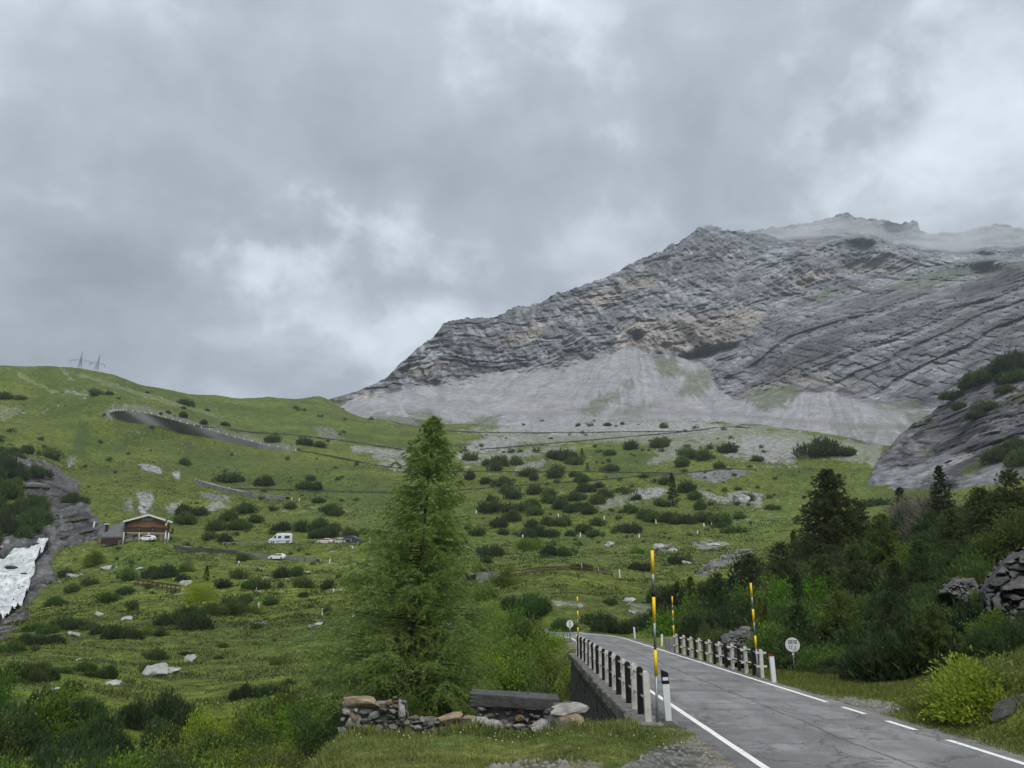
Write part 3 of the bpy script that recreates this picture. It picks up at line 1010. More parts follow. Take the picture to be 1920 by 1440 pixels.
        m[q] = soft_poly(poly, u[q], v[q], w)
        och = np.maximum(och, m)
    och = sstep(.25, .75, och + .5 * fbm(x / 30, z / 22, None, 4, 133))
    col = lerp(col, np.array([0.29, 0.25, 0.205]) * np.clip(tone, .6, 1.4)[:, None], .42 * och[:, None])
    # wet streaks run down the walls
    streak = sstep(.05, .30, fbm(x / 10 + .25 * z / 10, z / 150, None, 4, 135)) * sstep(-.25, .15, fbm(x / 110, z / 50, None, 3, 137))
    col *= (1 - .68 * streak * rock * lerp(.45, 1, och))[:, None]
    # scree: pale fans with darker runs down the slope
    sc_c = np.array([0.228, 0.231, 0.243])[None] * (1 + .50 * runs + .55 * fbm(x / 11, y / 11, z / 11, 4, 141, .65))[:, None]
    spk = sstep(.30, .45, fbm(x / 7, y / 7, z / 7, 3, 143))
    sc_c *= (1 - .4 * spk)[:, None]
    grit = sstep(0.08, .4, fbm(th * 22, rho / 85, None, 5, 145, .62))
    sc_c = lerp(sc_c, np.array([0.12, .12, .122]), (.45 * grit * (.4 + sstep(-.2, .4, fbm(u / 40, v / 14, None, 4, 146))))[:, None])
    col = lerp(col, sc_c, scree[:, None])
    # an old track across the scree
    trk = np.exp(-((v - np.interp(u, [900, 1000, 1160, 1280, 1420, 1520, 1640], [772, 775, 776, 774, 782, 792, 800])) / 4.5) ** 2) * scree * sstep(900, 960, u)
    col = lerp(col, np.array([.17, .165, .16]), .6 * trk[:, None])
    # turf on ledges and at the foot
    grn = np.zeros(len(u))
    for poly, w, sgt in [([(1225, 672), (1262, 668), (1285, 700), (1260, 712), (1235, 695)], 7, .9), ([(1270, 742), (1290, 700), (1340, 690), (1325, 735), (1300, 742)], 10, .8), ([(1400, 752), (1425, 728), (1500, 722), (1500, 735), (1470, 765), (1420, 768)], 8, .9),
                         ([(1085, 770), (1130, 735), (1175, 728), (1165, 748), (1110, 780)], 9, .75), ([(1162, 720), (1185, 706), (1192, 728), (1170, 732)], 5, .6), ([(1160, 775), (1200, 752), (1240, 760), (1200, 780)], 12, .55), ([(1510, 560), (1560, 538), (1620, 528), (1600, 548), (1540, 565)], 8, .75),
                         ([(1640, 545), (1700, 520), (1800, 505), (1920, 490), (1990, 480), (1960, 500), (1820, 520), (1720, 545)], 9, .7), ([(1545, 456), (1590, 447), (1640, 455), (1620, 462)], 6, .6), ([(1580, 420), (1640, 416), (1660, 430), (1600, 434)], 7, .5), ([(560, 765), (600, 752), (650, 748), (640, 762), (610, 775)], 6, .9),
                         ([(1000, 800), (1150, 785), (1300, 790), (1400, 800), (1400, 812), (1000, 812)], 14, .35), ([(1630, 755), (1720, 752), (1740, 770), (1650, 772)], 8, .6), ([(1700, 775), (1745, 768), (1740, 790), (1700, 800)], 8, .7), ([(1560, 800), (1680, 780), (1720, 800), (1650, 830)], 20, .35), ([(820, 610), (930, 600), (1010, 572), (1000, 582), (900, 610)], 7, .35),
                         ([(860, 790), (940, 778), (935, 800), (850, 806)], 8, .8), ([(690, 780), (800, 772), (860, 790), (850, 812), (700, 800)], 10, .75)]:
        cx = np.mean([p[0] for p in poly])
        q = np.abs(u - cx) < 260
        m = np.zeros(len(u))
        m[q] = soft_poly(poly, u[q], v[q], w)
        m = sstep(.30, .72, m + 1.2 * np.where(scree > .5, fbm(th * 26, rho / 55, None, 5, 147, .66), fbm(u / 18, v / 8, None, 5, 148, .68))) * sstep(0, .1, m)
        grn = np.maximum(grn, m * sgt * (.55 + .45 * sstep(-.15, .2, fbm(x / 7, y / 7, z / 7, 3, 150))))
    ledge = sstep(.2, .5, fbm(al / 70, s / 20, None, 4, 149)) * rock * sstep(1200, 1450, u) * .28
    grn = np.maximum(grn, ledge)
    col = lerp(col, np.array([0.066, 0.090, 0.036]) * (1 + .5 * blk2[:, None]), grn[:, None])
    m = mat_ground('limestone', 0.16, 0.45, .6, 2.0, .55, .28, strat=(R(21), .22))
    S = lambda q: q.reshape(sh)
    finish_sheet('mountain', S(x), S(y), S(z), col, [m, mat_ground('scree', 0.02, 0.6, .15, .6, .12, .22)], [(60, -10), (250, -90), (700, -420)], scree > .5)


SPUR = {}


def build_spur():
    sky = [(1590, 985), (1612, 962), (1625, 915), (1636, 880), (1645, 862), (1660, 845), (1690, 812), (1720, 790), (1745, 775), (1762, 757), (1790, 738), (1820, 720), (1850, 703), (1880, 690), (1920, 676), (2000, 640), (2150, 560), (2300, 500)]
    us = np.concatenate([np.arange(1590, 1945, 1.8), np.arange(1950, 2300, 14)])
    vs = np.interp(us, *np.array(sky).T) + 7.0 * fbm(us / 16, us * 0 + 1.7, None, 5, 201, .6)
    vb = np.full(us.shape, 1010.0)
    pts = [(u, 1010, 262) for u in range(1590, 2400, 120)] + [(1620, 955, 325), (1640, 880, 390), (1700, 930, 330), (1660, 850, 420), (1745, 780, 480), (1745, 860, 400), (1850, 900, 340), (1850, 800, 400), (1850, 706, 470), (1920, 680, 470), (1920, 850, 360), (2000, 645, 470), (2000, 850, 340), (2300, 500, 480), (2300, 850, 320)]
    fr = rbf2(pts, 200.0, 150.0)
    U, Vv, r = rock_sheet(us, vb, vs, 210, fr, None)
    sh = U.shape
    u, v, rr = U.ravel(), Vv.ravel(), r.ravel()
    x, y, z = to_world(u, v, rr)
    a = R(24)
    warp = fbm(x / 90, y / 90, z / 90, 3, 203) * 10 + fbm(x / 20, y / 20, z / 20, 3, 205) * 2.2
    s = z * math.cos(a) - x * math.sin(a) + warp
    al = x * math.cos(a) + z * math.sin(a)
    p1, f1 = layers(s / 7.0, 5, .3)
    p2, f2 = layers(s / 2.2, 6, .4)
    blk = fbm(al / 6, s / 2.4, None, 5, 207, .66) + .5 * (np.abs(fbm(al / 3.5, s / 1.6, None, 3, 208)) - .2)
    # smooth pale slabs low on the left, broken dark crag above
    slab = np.maximum(soft_poly([(1618, 958), (1645, 868), (1700, 880), (1790, 850), (1700, 925), (1640, 965)], u, v, 16), soft_poly([(1780, 935), (1800, 900), (1920, 820), (1990, 800), (1990, 880), (1850, 915)], u, v, 14))
    slab = sstep(.35, .65, slab + .5 * fbm(u / 20, v / 12, None, 4, 209))
    crag = 1 - slab
    rr2 = rr + crag * (8 * fbm(x / 26, y / 26, z / 26, 4, 211) + 10 * (p1 - .5) + 4 * (p2 - .5) + 3.0 * blk + 8 * fbm(al / 18, s / 3.0, None, 5, 212, .62)) + slab * (.8 * (p2 - .5) + .5 * blk)
    x, y, z = to_world(u, v, rr2)
    tone = np.clip(.50 + .55 * p2 + .45 * p1 + 1.9 * blk, .18, 2.8) * (1 + .5 * fbm(al / 24, s / 9, None, 3, 210))
    col = np.array([0.066, 0.066, 0.072]) * (tone * (.4 + 1.2 * p1) * np.clip(1 + 1.4 * fbm(al / 15, s / 2.4, None, 5, 214, .62), .3, 2.2))[:, None]
    col = lerp(col, np.array([.24, .235, .235]) * tone[:, None], .5 * sstep(.1, .5, fbm(al / 12, s / 4, None, 4, 213))[:, None])
    col = lerp(col, np.array([.165, .172, .185]) * (1 + 1.0 * blk + .35 * (p2 - .5))[:, None], (.75 * slab)[:, None])
    grn = sstep(.12, .42, fbm(al / 26, s / 7, None, 4, 215) - .1 * crag) * .75
    g2 = soft_poly([(1800, 880), (1850, 855), (1870, 865), (1810, 895)], u, v, 6)
    grn = np.maximum(grn * sstep(700, 900, v + .4 * (u - 1600)), g2)
    col = lerp(col, np.array([0.058, 0.078, 0.026]) * (1 + .5 * blk[:, None]), grn[:, None])
    SPUR.update(u=u, v=v, x=x, y=y, z=z)
    S = lambda q: q.reshape(sh)
    finish_sheet('rocky_hill', S(x), S(y), S(z), col, mat_ground('spur_rock', 0.55, 1.6, 0.8, 0.6, .55, .3, strat=(R(25), .25)), [(10, -3), (60, -30), (220, -140)])


def build_gorge():
    """the layered rock walls either side of the torrent"""
    cu, cv = np.linspace(-80, 230, 32), np.linspace(848, 1222, 40)
    CU, CV = np.meshgrid(cu, cv, indexing='ij')
    _, cr = hit(CU.ravel(), CV.ravel(), 120.0, 480.0, 150)
    lr = np.log(cr).reshape(CU.shape)
    us, vv = np.arange(-78, 228, 1.5), np.arange(1220, 850, -1.3)
    U, Vv = np.meshgrid(us, vv, indexing='ij')
    fu, fv = (U - cu[0]) / (cu[1] - cu[0]), (Vv - cv[0]) / (cv[1] - cv[0])
    iu, iv = np.clip(fu.astype(int), 0, 30), np.clip(fv.astype(int), 0, 38)
    tu, tv = fu - iu, fv - iv
    r = np.exp(lerp(lerp(lr[iu, iv], lr[iu + 1, iv], tu), lerp(lr[iu, iv + 1], lr[iu + 1, iv + 1], tu), tv))
    sh = U.shape
    u, v, rr = U.ravel(), Vv.ravel(), r.ravel()
    outline = [q for q in PATCHES if q[1] == (0.075, 0.072, 0.077)][0][0]
    m = soft_poly(outline, u, v, 9)
    m = sstep(.30, .75, m + .45 * fbm(u / 16, v / 10, None, 4, 231))
    wm = soft_poly(WATERBED, u, v, 6)
    x, y, z = to_world(u, v, rr)
    a = R(24)
    warp = fbm(x / 40, y / 40, z / 40, 3, 233) * 5 + fbm(x / 9, y / 9, z / 9, 3, 235) * 1.0
    s = z * math.cos(a) - x * math.sin(a) + warp
    al = x * math.cos(a) + z * math.sin(a)
    p1, f1 = layers(s / 4.2, 15, .25)
    p2, f2 = layers(s / 1.4, 16, .35)
    blk = fbm(al / 4, s / 1.6, None, 5, 237, .64)
    rr = rr - .8 * m + 4 * (1 - m) + 16 * sstep(.25, .8, wm) + m * (4.5 * (p1 - .5) + 1.6 * (p2 - .5) + 1.6 * blk + 2.5 * fbm(al / 10, s / 2.2, None, 4, 239))
    x, y, z = to_world(u, v, rr)
    tone = np.clip(.4 + .6 * p2 + .6 * p1 + 1.3 * blk, .2, 2.4)
    col = np.array([0.078, 0.076, 0.083]) * tone[:, None]
    col *= (1 - .55 * sstep(.8, .96, f2))[:, None]
    col = lerp(col, np.array([.19, .18, .17]) * tone[:, None], (.5 * sstep(.1, .4, fbm(al / 8, s / 2.4, None, 4, 241)))[:, None])
    g = sstep(.16, .4, fbm(al / 11, s / 4, None, 4, 243)) * sstep(.25, .0, wm) * .7
    col = lerp(col, np.array([.055, .075, .022]), g[:, None])
    S = lambda q: q.reshape(sh)
    finish_sheet('gorge_rock', S(x), S(y), S(z), col, mat_ground('gorge_stone', 0.9, 2.6, .8, .4, .5, .3, strat=(a, .25)), [(3, -4)])


build_mountain()
build_spur()
build_gorge()
# ------------------------------------------------------------------ the road over the bridge
def mat_asphalt():
    m = bpy.data.materials.new('asphalt')
    m.use_nodes = True
    t = NT(m.node_tree)
    out = t.n('ShaderNodeOutputMaterial')
    b = t.n('ShaderNodeBsdfPrincipled')
    t.nt.links.new(b.outputs[0], out.inputs[0])
    tc = t.n('ShaderNodeTexCoord')
    uv = tc.outputs['UV']          # metres: across, along
    ob = tc.outputs['Object']
    sp = t.n('ShaderNodeSeparateXYZ')
    t.set(sp.inputs[0], uv)
    st = t.n('ShaderNodeMapping')
    st.inputs['Scale'].default_value = (1.0, 0.16, 1)
    t.set(st.inputs[0], uv)
    worn = t.noise(st.outputs[0], 1.1, 5, 0.6)
    blot = t.noise(ob, 0.55, 5, 0.6)
    grain = t.noise(ob, 70, 3, 0.7)
    c = t.mix(t.ramp(worn, (0.35, 0.65)), (0.128, 0.130, 0.135), (0.232, 0.234, 0.239))
    c = t.mix(t.ramp(blot, (0.47, 0.60, 0, .75)), c, (0.088, 0.089, 0.093))
    c = t.mix(t.ramp(grain, (0.45, 0.66, 0, .45)), c, (0.34, 0.34, 0.34))
    c = t.mix(t.ramp(t.noise(ob, 22, 4, .7), (.5, .75, 0, .5)), c, (0.07, .07, .072))
    # crazing: crooked hairline cracks, thick in places
    wv = t.vmath('ADD', ob, t.vmath('SCALE', t.noise(ob, 1.3, 5, 0.7, out=1), 1.1))
    e1 = t.voro(wv, 0.42, 'DISTANCE_TO_EDGE')
    e2 = t.voro(wv, 1.1, 'DISTANCE_TO_EDGE')
    where = t.noise(ob, 0.22, 3, 0.5)
    k1 = t.math('MULTIPLY', t.ramp(e1, (0.004, 0.018, 1, 0)), t.ramp(where, (0.34, 0.50)))
    k2 = t.math('MULTIPLY', t.ramp(e2, (0.008, 0.028, 1, 0)), t.ramp(t.noise(ob, 0.4, 3, 0.5), (0.48, 0.60)))
    # the paving joint a little right of the middle, sealed in places
    jx = t.math('ABSOLUTE', t.math('SUBTRACT', sp.outputs[0], t.math('MULTIPLY_ADD', t.noise(uv, .35, 4, .6), .55, -.05)))
    k3 = t.ramp(jx, (0.015, 0.06, .95, 0))
    k = t.math('MAXIMUM', t.math('MAXIMUM', k1, k2), k3)
    c = t.mix(t.math('MULTIPLY', k, .7), c, (0.05, 0.05, 0.052))
    t.set(b.inputs['Base Color'], c)
    b.inputs['Roughness'].default_value = 0.82
    b.inputs['Specular IOR Level'].default_value = 0.35
    bp = t.n('ShaderNodeBump')
    bp.inputs['Strength'].default_value = 0.5
    bp.inputs['Distance'].default_value = 0.012
    t.set(bp.inputs['Height'], t.math('SUBTRACT', grain, t.math('MULTIPLY', k, 1.5)))
    t.nt.links.new(bp.outputs[0], b.inputs['Normal'])
    return m


def mat_paint():
    m = bpy.data.materials.new('road_paint')
    m.use_nodes = True
    t = NT(m.node_tree)
    out = t.n('ShaderNodeOutputMaterial')
    b = t.n('ShaderNodeBsdfPrincipled')
    t.nt.links.new(b.outputs[0], out.inputs[0])
    ob = t.n('ShaderNodeTexCoord').outputs['Object']
    k = t.ramp(t.noise(ob, 9, 6, 0.7), (0.52, 0.68, 0, .8))
    k = t.math('MULTIPLY', k, t.ramp(t.noise(ob, 1.3, 3, .5), (.35, .6, .35, 1)))
    t.set(b.inputs['Base Color'], t.mix(k, (0.74, 0.74, 0.72), (0.22, 0.22, 0.22)))
    b.inputs['Roughness'].default_value = 0.6
    return m


def road_frames():
    P = ROAD
    T = np.gradient(P, axis=0)
    T /= np.linalg.norm(T, axis=1)[:, None]
    N = np.stack([T[:, 1], -T[:, 0]], 1)         # to the right
    s = np.concatenate([[0], np.cumsum(np.linalg.norm(np.diff(P, axis=0), axis=1))])
    return P, T, N, s


def road_z(x, y):
    return road_dist(np.asarray(x, float), np.asarray(y, float))[1]


def road_strip(name, offs, dz, mat, skirt=0.0, s0=None, s1=None, jit=0.0, seed=0, **props):
    P, T, N, s = road_frames()
    ss = np.arange(0, s[-1], 0.5)
    if s0 is not None:
        ss = np.unique(np.concatenate([[s0, s1], ss[(ss > s0) & (ss < s1)]]))
    Px, Py = np.interp(ss, s, P[:, 0]), np.interp(ss, s, P[:, 1])
    Nx, Ny = np.interp(ss, s, N[:, 0]), np.interp(ss, s, N[:, 1])
    V, UV = [], []
    for k, o in enumerate(offs):
        oo = o + (jit * fbm(ss * 1.3, ss * 0 + k * 5.1 + seed, None, 3, 5) if jit and k in (0, len(offs) - 1) else 0)
        x, y = Px + Nx * oo, Py + Ny * oo
        z = plane(np.minimum(Py, 80)) + dz - (.3 if skirt and k in (0, len(offs) - 1) else 0) + (.0 if not skirt else 0)
        V.append(np.stack([x, y, z], 1))
        UV.append(np.stack([np.full(len(ss), 0.0) + oo, ss], 1))
    n, k = len(ss), len(offs)
    V = np.concatenate(V)
    ii = np.arange(n * k).reshape(k, n)
    q = np.stack([ii[:-1, :-1], ii[1:, :-1], ii[1:, 1:], ii[:-1, 1:]], -1).reshape(-1, 4)
    me = new_mesh(name, V, quads=q, col=None, uv=np.concatenate(UV), mats=[mat])
    return link(name, me, **props)


ASPH = mat_asphalt()
PAINT = mat_paint()
road_strip('road', [-2.74, -2.6, -1.3, 0, 1.3, 2.6, 2.74], 0.0, ASPH, skirt=1.0, jit=0.10, kind='structure')
S_OF_Y = lambda y: float(np.interp(y, ROAD[:32, 1], road_frames()[3][:32]))
road_strip('road_line', [-HALF - .07, -HALF + .07], 0.005, PAINT, s0=2, s1=road_frames()[3][-1] - 4, jit=0.015, kind='structure')
# the right line breaks into dashes opposite the gravel lay-by
road_strip('road_line', [HALF - .07, HALF + .07], 0.005, PAINT, s0=2, s1=S_OF_Y(16.6), jit=0.015, seed=3, kind='structure')
road_strip('road_line', [HALF - .07, HALF + .07], 0.005, PAINT, s0=S_OF_Y(17.9), s1=S_OF_Y(19.3), jit=0.015, seed=4, kind='structure')
road_strip('road_line', [HALF - .07, HALF + .07], 0.005, PAINT, s0=S_OF_Y(20.5), s1=S_OF_Y(21.9), jit=0.015, seed=5, kind='structure')
road_strip('road_line', [HALF - .07, HALF + .07], 0.005, PAINT, s0=S_OF_Y(23.0), s1=road_frames()[3][-1] - 4, jit=0.015, seed=6, kind='structure')
# ------------------------------------------------------------------ bridge, railings, poles, signs
GRADE = math.atan(-0.05628)
YAW = -math.atan(RDX)
ROADM = Matrix.Rotation(YAW, 4, 'Z') @ Matrix.Rotation(GRADE, 4, 'X')


def at(o, y, dz=0.0):
    return Vector((RX0 + RDX * y + o, y - RDX * o, plane(y) + dz))


M_STONE = mat_plain('wall_stone', (0.17, 0.168, 0.162), .85, .55, 3.0, .2, bump=.8)
M_WALL = mat_plain('bridge_block', (0.115, 0.115, 0.118), .8, .6, 2.2, .25, bump=.6)
M_COPE = mat_plain('coping', (0.21, 0.205, 0.19), .9, .5, 4.0, .2, bump=.9)
M_MORTAR = mat_plain('mortar', (0.10, 0.10, 0.095), .95, .5, 3.0, .1, bump=.6)
M_BLACK = mat_plain('black_paint', (0.012, 0.012, 0.014), .55, .4, 7.0, .3, bump=.15)
M_WHITE = mat_plain('aged_white_paint', (0.64, 0.625, 0.60), .6, .30, 5.0, .3, bump=.2, col2=(0.44, 0.41, 0.38))
M_PIPE = mat_plain('pale_pipe', (0.55, 0.53, 0.50), .5, .35, 9.0, .4, col2=(0.30, 0.25, 0.21))
M_YELLOW = mat_plain('yellow_paint', (0.84, 0.53, 0.015), .45, .12, 6.0, .4)
M_GALV = mat_plain('galvanised_steel', (0.25, 0.28, 0.31), .45, .3, 9.0, .5, .6)
M_PLASTIC = mat_plain('white_plastic', (0.74, 0.77, 0.79), .4, .12, 5.0, .4)
M_SIGN = mat_plain('sign_white', (0.72, 0.74, 0.74), .4, .16, 6.0, .5)
M_INK = mat_plain('sign_ink', (0.02, 0.02, 0.022), .5, .2, 8.0, .3)
M_RED = mat_plain('red_reflector', (0.30, 0.02, 0.015), .3, .2, 8.0, .5)
M_GSTONE = mat_plain('grey_bollard_stone', (0.26, 0.26, 0.26), .85, .4, 5.0, .2, bump=.6)
M_WOOD = mat_plain('weathered_wood', (0.13, 0.085, 0.058), .8, .5, 6.0, .2, bump=.5)
M_GWOOD = mat_plain('grey_wood', (0.30, 0.28, 0.25), .8, .4, 6.0, .2, bump=.4)

# body of the bridge: the masonry that carries the road
bridge = empty('stone_bridge', at(0, 33), 'old stone road bridge with rough coping and dark streaked side wall', 'bridge')
def par(o, p):
    o.parent = p
    o.matrix_parent_inverse = Matrix.Translation(p.location).inverted() if p.rotation_euler[:] == (0, 0, 0) and p.scale[:] == (1, 1, 1) else p.matrix_basis.inverted()
    return o
b = MB()
for y0, y1 in [(18.6, 26), (26, 34), (34, 42), (42, 47.6)]:
    vs = []
    for y in (y0, y1):
        for (o, dz) in ((-3.44, -.10), (2.95, -.10), (3.05, -8), (-3.85, -8)):
            vs.append(at(o, y, dz))
    b.add(vs, [(0, 1, 2, 3), (7, 6, 5, 4), (0, 4, 5, 1), (1, 5, 6, 2), (2, 6, 7, 3), (3, 7, 4, 0)])
par(b.obj('body', M_MORTAR), bridge)


def wobbly_box(seed, n=2, amp=.06, sq=4.0):
    """a rough dressed stone, unit size"""
    import bmesh
    bm = bmesh.new()
    bmesh.ops.create_cube(bm, size=1.0)
    bmesh.ops.bevel(bm, geom=bm.edges[:], offset=.10, segments=1, affect='EDGES')
    rg = random.Random(seed)
    for v in bm.verts:
        v.co += Vector((rg.uniform(-amp, amp), rg.uniform(-amp, amp), rg.uniform(-amp, amp)))
    me = bpy.data.meshes.new('stone')
    bm.to_mesh(me)
    bm.free()
    me.polygons.foreach_set('use_smooth', [False] * len(me.polygons))
    return me


BLK = []
for i in range(4):
    me = wobbly_box(i, amp=.03)
    me.materials.append(M_WALL)
    BLK.append(me)
rg = random.Random(3)
nb = 0
zc = -.30
for c in range(7):
    h = rg.uniform(.36, .52)
    y = 18.7 + rg.uniform(-.4, .2)
    while y < 47.0:
        w = rg.uniform(.6, 1.15) * (1 if y < 32 else 1.6)
        o = -3.47 - .053 * (-(zc - h / 2))
        bl = link('stone_block', BLK[rg.randrange(4)])
        M = Matrix.Translation(at(o + rg.uniform(-.02, .025), y + w / 2, zc - h / 2)) @ ROADM @ Matrix.Diagonal((.16, w - .03, h - .03, 1))
        bl.matrix_world = M
        bl.parent = bridge
        bl.matrix_parent_inverse = Matrix.Translation(bridge.location).inverted()
        y += w
        nb += 1
    zc -= h
CPM = []
for i in range(4):
    me = wobbly_box(20 + i, amp=.07)
    me.materials.append(M_COPE)
    CPM.append(me)
y = 18.5
while y < 47.2:
    w = rg.uniform(.55, 1.0)
    cpo = link('coping_stone', CPM[rg.randrange(4)])
    cpo.matrix_world = Matrix.Translation(at(-3.40 + rg.uniform(-.04, .03), y + w / 2, -.16 + rg.uniform(-.03, .02))) @ ROADM @ Matrix.Diagonal((.62, w - .02, .34, 1))
    cpo.parent = bridge
    cpo.matrix_parent_inverse = Matrix.Translation(bridge.location).inverted()
    y += w


def post_mesh(name, mat, w, d, h, seed, cross=False):
    b = MB()
    n = 8
    out = [(-w / 2, -.25), (w / 2, -.25), (w / 2, h - w / 2)]
    out += [(w / 2 * math.cos(math.pi * k / n), h - w / 2 + w / 2 * math.sin(math.pi * k / n)) for k in range(1, n)]
    out += [(-w / 2, h - w / 2)]
    b.prism(out, -d / 2, d / 2)
    me = b.mesh(name, mat)
    return me


def railing(label, o, ys, first_white, hp, cross):
    root = empty('bridge_railing', at(o, ys[0]), label, 'railing')
    for k, y in enumerate(ys):
        white = (k % 2 == 0) == first_white
        me = post_mesh('post', M_WHITE if white else M_BLACK, .125 if cross else .145, .14, hp, k)
        p = link('post', me)
        p.location = at(o + rg.uniform(-.015, .015), y, -.02 + rg.uniform(-.02, .02))
        p.rotation_euler = (R(rg.uniform(-1, 1)), R(rg.uniform(-1.2, 1.2)), YAW)
        p['label'] = ('white' if white else 'black') + ' painted round-topped post'
        par(p, root)
        bpy.context.view_layer.update() if False else None
    for zr in (hp - .17, hp - .66):
        for k in range(len(ys) - 1):
            ra = MB().tube([at(o, ys[k] + .05, zr), at(o, ys[k + 1] - .05, zr)], .028, 6)
            ro = ra.obj('rail', M_PIPE if (k % 2 == 0 or not cross) else M_BLACK, smooth=True)
            par(ro, root)
    if cross:        # short bars stick out either side of the white posts
        for k, y in enumerate(ys):
            if (k % 2 == 0) == first_white:
                for zr in (hp - .17, hp - .66):
                    c = MB().box((0, 0, 0), (.40, .09, .075), Matrix.Translation(at(o, y, zr)) @ ROADM)
                    par(c.obj('crossbar', M_WHITE), root)
    return root


LY = [18.95 + 1.18 * k for k in range(23)]
railing('railing of alternating black and white posts on the near left bridge wall', -3.35, LY, True, 1.13, False)
RY = [31.06 + 1.08 * k for k in range(17)]
railing('railing of black and white posts with crossbars on the right bridge side', 2.80, RY, True, 1.05, True)
for y, ox in ((50.4, 2.9), (52.2, 3.0)):
    b = MB().prism([(-.16, -.3), (.16, -.3), (.15, .55), (.08, .68), (-.08, .68), (-.15, .55)], -.12, .12)
    g = b.obj('stone_bollard', M_GSTONE)
    g.location = at(ox, y)
    tag(g, 'grey weathered stone bollard just past the right bridge railing', 'bollard', 'grey stone bollards past the railing')


def snow_pole(label, base, segs, rad):
    """segs: list of (material, length) from the ground up"""
    root = empty('snow_pole', base, label, 'snow pole')
    z = -.3
    for i, (kind, L) in enumerate(segs):
        m = {'y': M_YELLOW, 'g': M_GALV, 'k': M_BLACK}[kind]
        r = rad * (1.0 if kind != 'g' else .82)
        me = MB().tube([(0, 0, z), (0, 0, z + L + (.3 if i == 0 else 0))], r, 10).mesh('band', m, True)
        o = link({'y': 'yellow_band', 'g': 'steel_tube', 'k': 'black_band'}[kind], me, root)
        z += L + (.3 if i == 0 else 0)
    return root


def px(n, d):
    return n / FPX * d


q = at(-3.17, 18.82)
s1 = snow_pole('tall yellow and grey snow pole at the near end of left railing', q, [('g', 1.02), ('y', .57), ('g', .62), ('y', .57), ('k', .15), ('g', .40), ('y', .53)], .040)
s1.rotation_euler = (R(-.5), R(.6), 0)
q = at(2.66, 31.06)
s2 = snow_pole('yellow banded snow pole beside the nearest post of right railing', q, [('g', 1.05), ('y', .46), ('g', .50), ('y', .48), ('g', .46), ('y', .52)], .042)
s2.rotation_euler = (0, R(-1.0), 0)
snow_pole('slender yellow banded snow pole at far end of right railing', at(2.68, 48.4), [('g', 1.02), ('y', .5), ('g', .45), ('y', .42), ('g', .30), ('y', .52)], .042)
snow_pole('slender pale yellow snow pole at far end of left railing', at(-3.2, 46.2), [('g', 1.1), ('y', .35), ('g', .50), ('y', .42), ('g', .40), ('y', .38)], .042)


def delineator(label, loc, h, w=.13, rot=(0, 0, 0), band='k', group=None, big=False):
    root = empty('delineator_post', loc, label, 'delineator', group, rot)
    tk = w * .8
    t0 = h * (.70 if big else .93)
    b = MB()
    b.prism([(-w * .42, -.25), (w * .42, -.25), (w / 2, t0), (-w / 2, t0)], -tk / 2, tk / 2)
    link('shaft', b.mesh('shaft', M_PLASTIC), root)
    if big:
        b = MB().prism([(-w / 2, t0 + .002), (w / 2, t0 + .002), (w / 2, h * .93), (-w / 2, h)], -tk / 2, tk / 2)
        link('black_cap', b.mesh('black_cap', M_BLACK), root)
        b = MB().box((0, -tk / 2 - .003, h * .815), (w * .82, .006, h * .07))
        link('reflector', b.mesh('reflector', M_PLASTIC), root)
    else:
        b = MB().prism([(-w / 2, t0 + .002), (w / 2, t0 + .002), (w / 2, h * .98), (-w / 2, h)], -tk / 2, tk / 2)
        link('cap', b.mesh('cap', {'k': M_BLACK, 'r': M_RED, 'w': M_PLASTIC}[band]), root)
    return root


delineator('leaning white roadside marker with slanted black top in the grass', at(-2.72, 20.0, -.02), 1.10, .165, (R(3), R(-3), YAW), big=True)
delineator('white roadside marker with red tip right of the road by round sign', at(2.70, 29.3), .92, .16, (0, R(-2), 0), 'r')
delineator('short white roadside marker beyond the right railing', at(3.2, 56.0), .78, .14, (0, R(3), 0), 'w')
delineator('short white roadside marker on the outside of the bend', at(3.7, 73.5), .85, .15, (0, R(-3), 0), 'w')


def glyph(ch, W, H, T):
    """strokes of a figure as boxes (x, z, w, h)"""
    seg = {'a': (0, H / 2 - T / 2, W, T), 'g': (0, 0, W, T), 'd': (0, -H / 2 + T / 2, W, T), 'f': (-W / 2 + T / 2, H / 4, T, H / 2), 'b': (W / 2 - T / 2, H / 4, T, H / 2), 'e': (-W / 2 + T / 2, -H / 4, T, H / 2), 'c': (W / 2 - T / 2, -H / 4, T, H / 2)}
    return [seg[k] for k in {'3': 'abgcd', '0': 'abcdef', '5': 'afgcd', '1': 'bc'}[ch]]


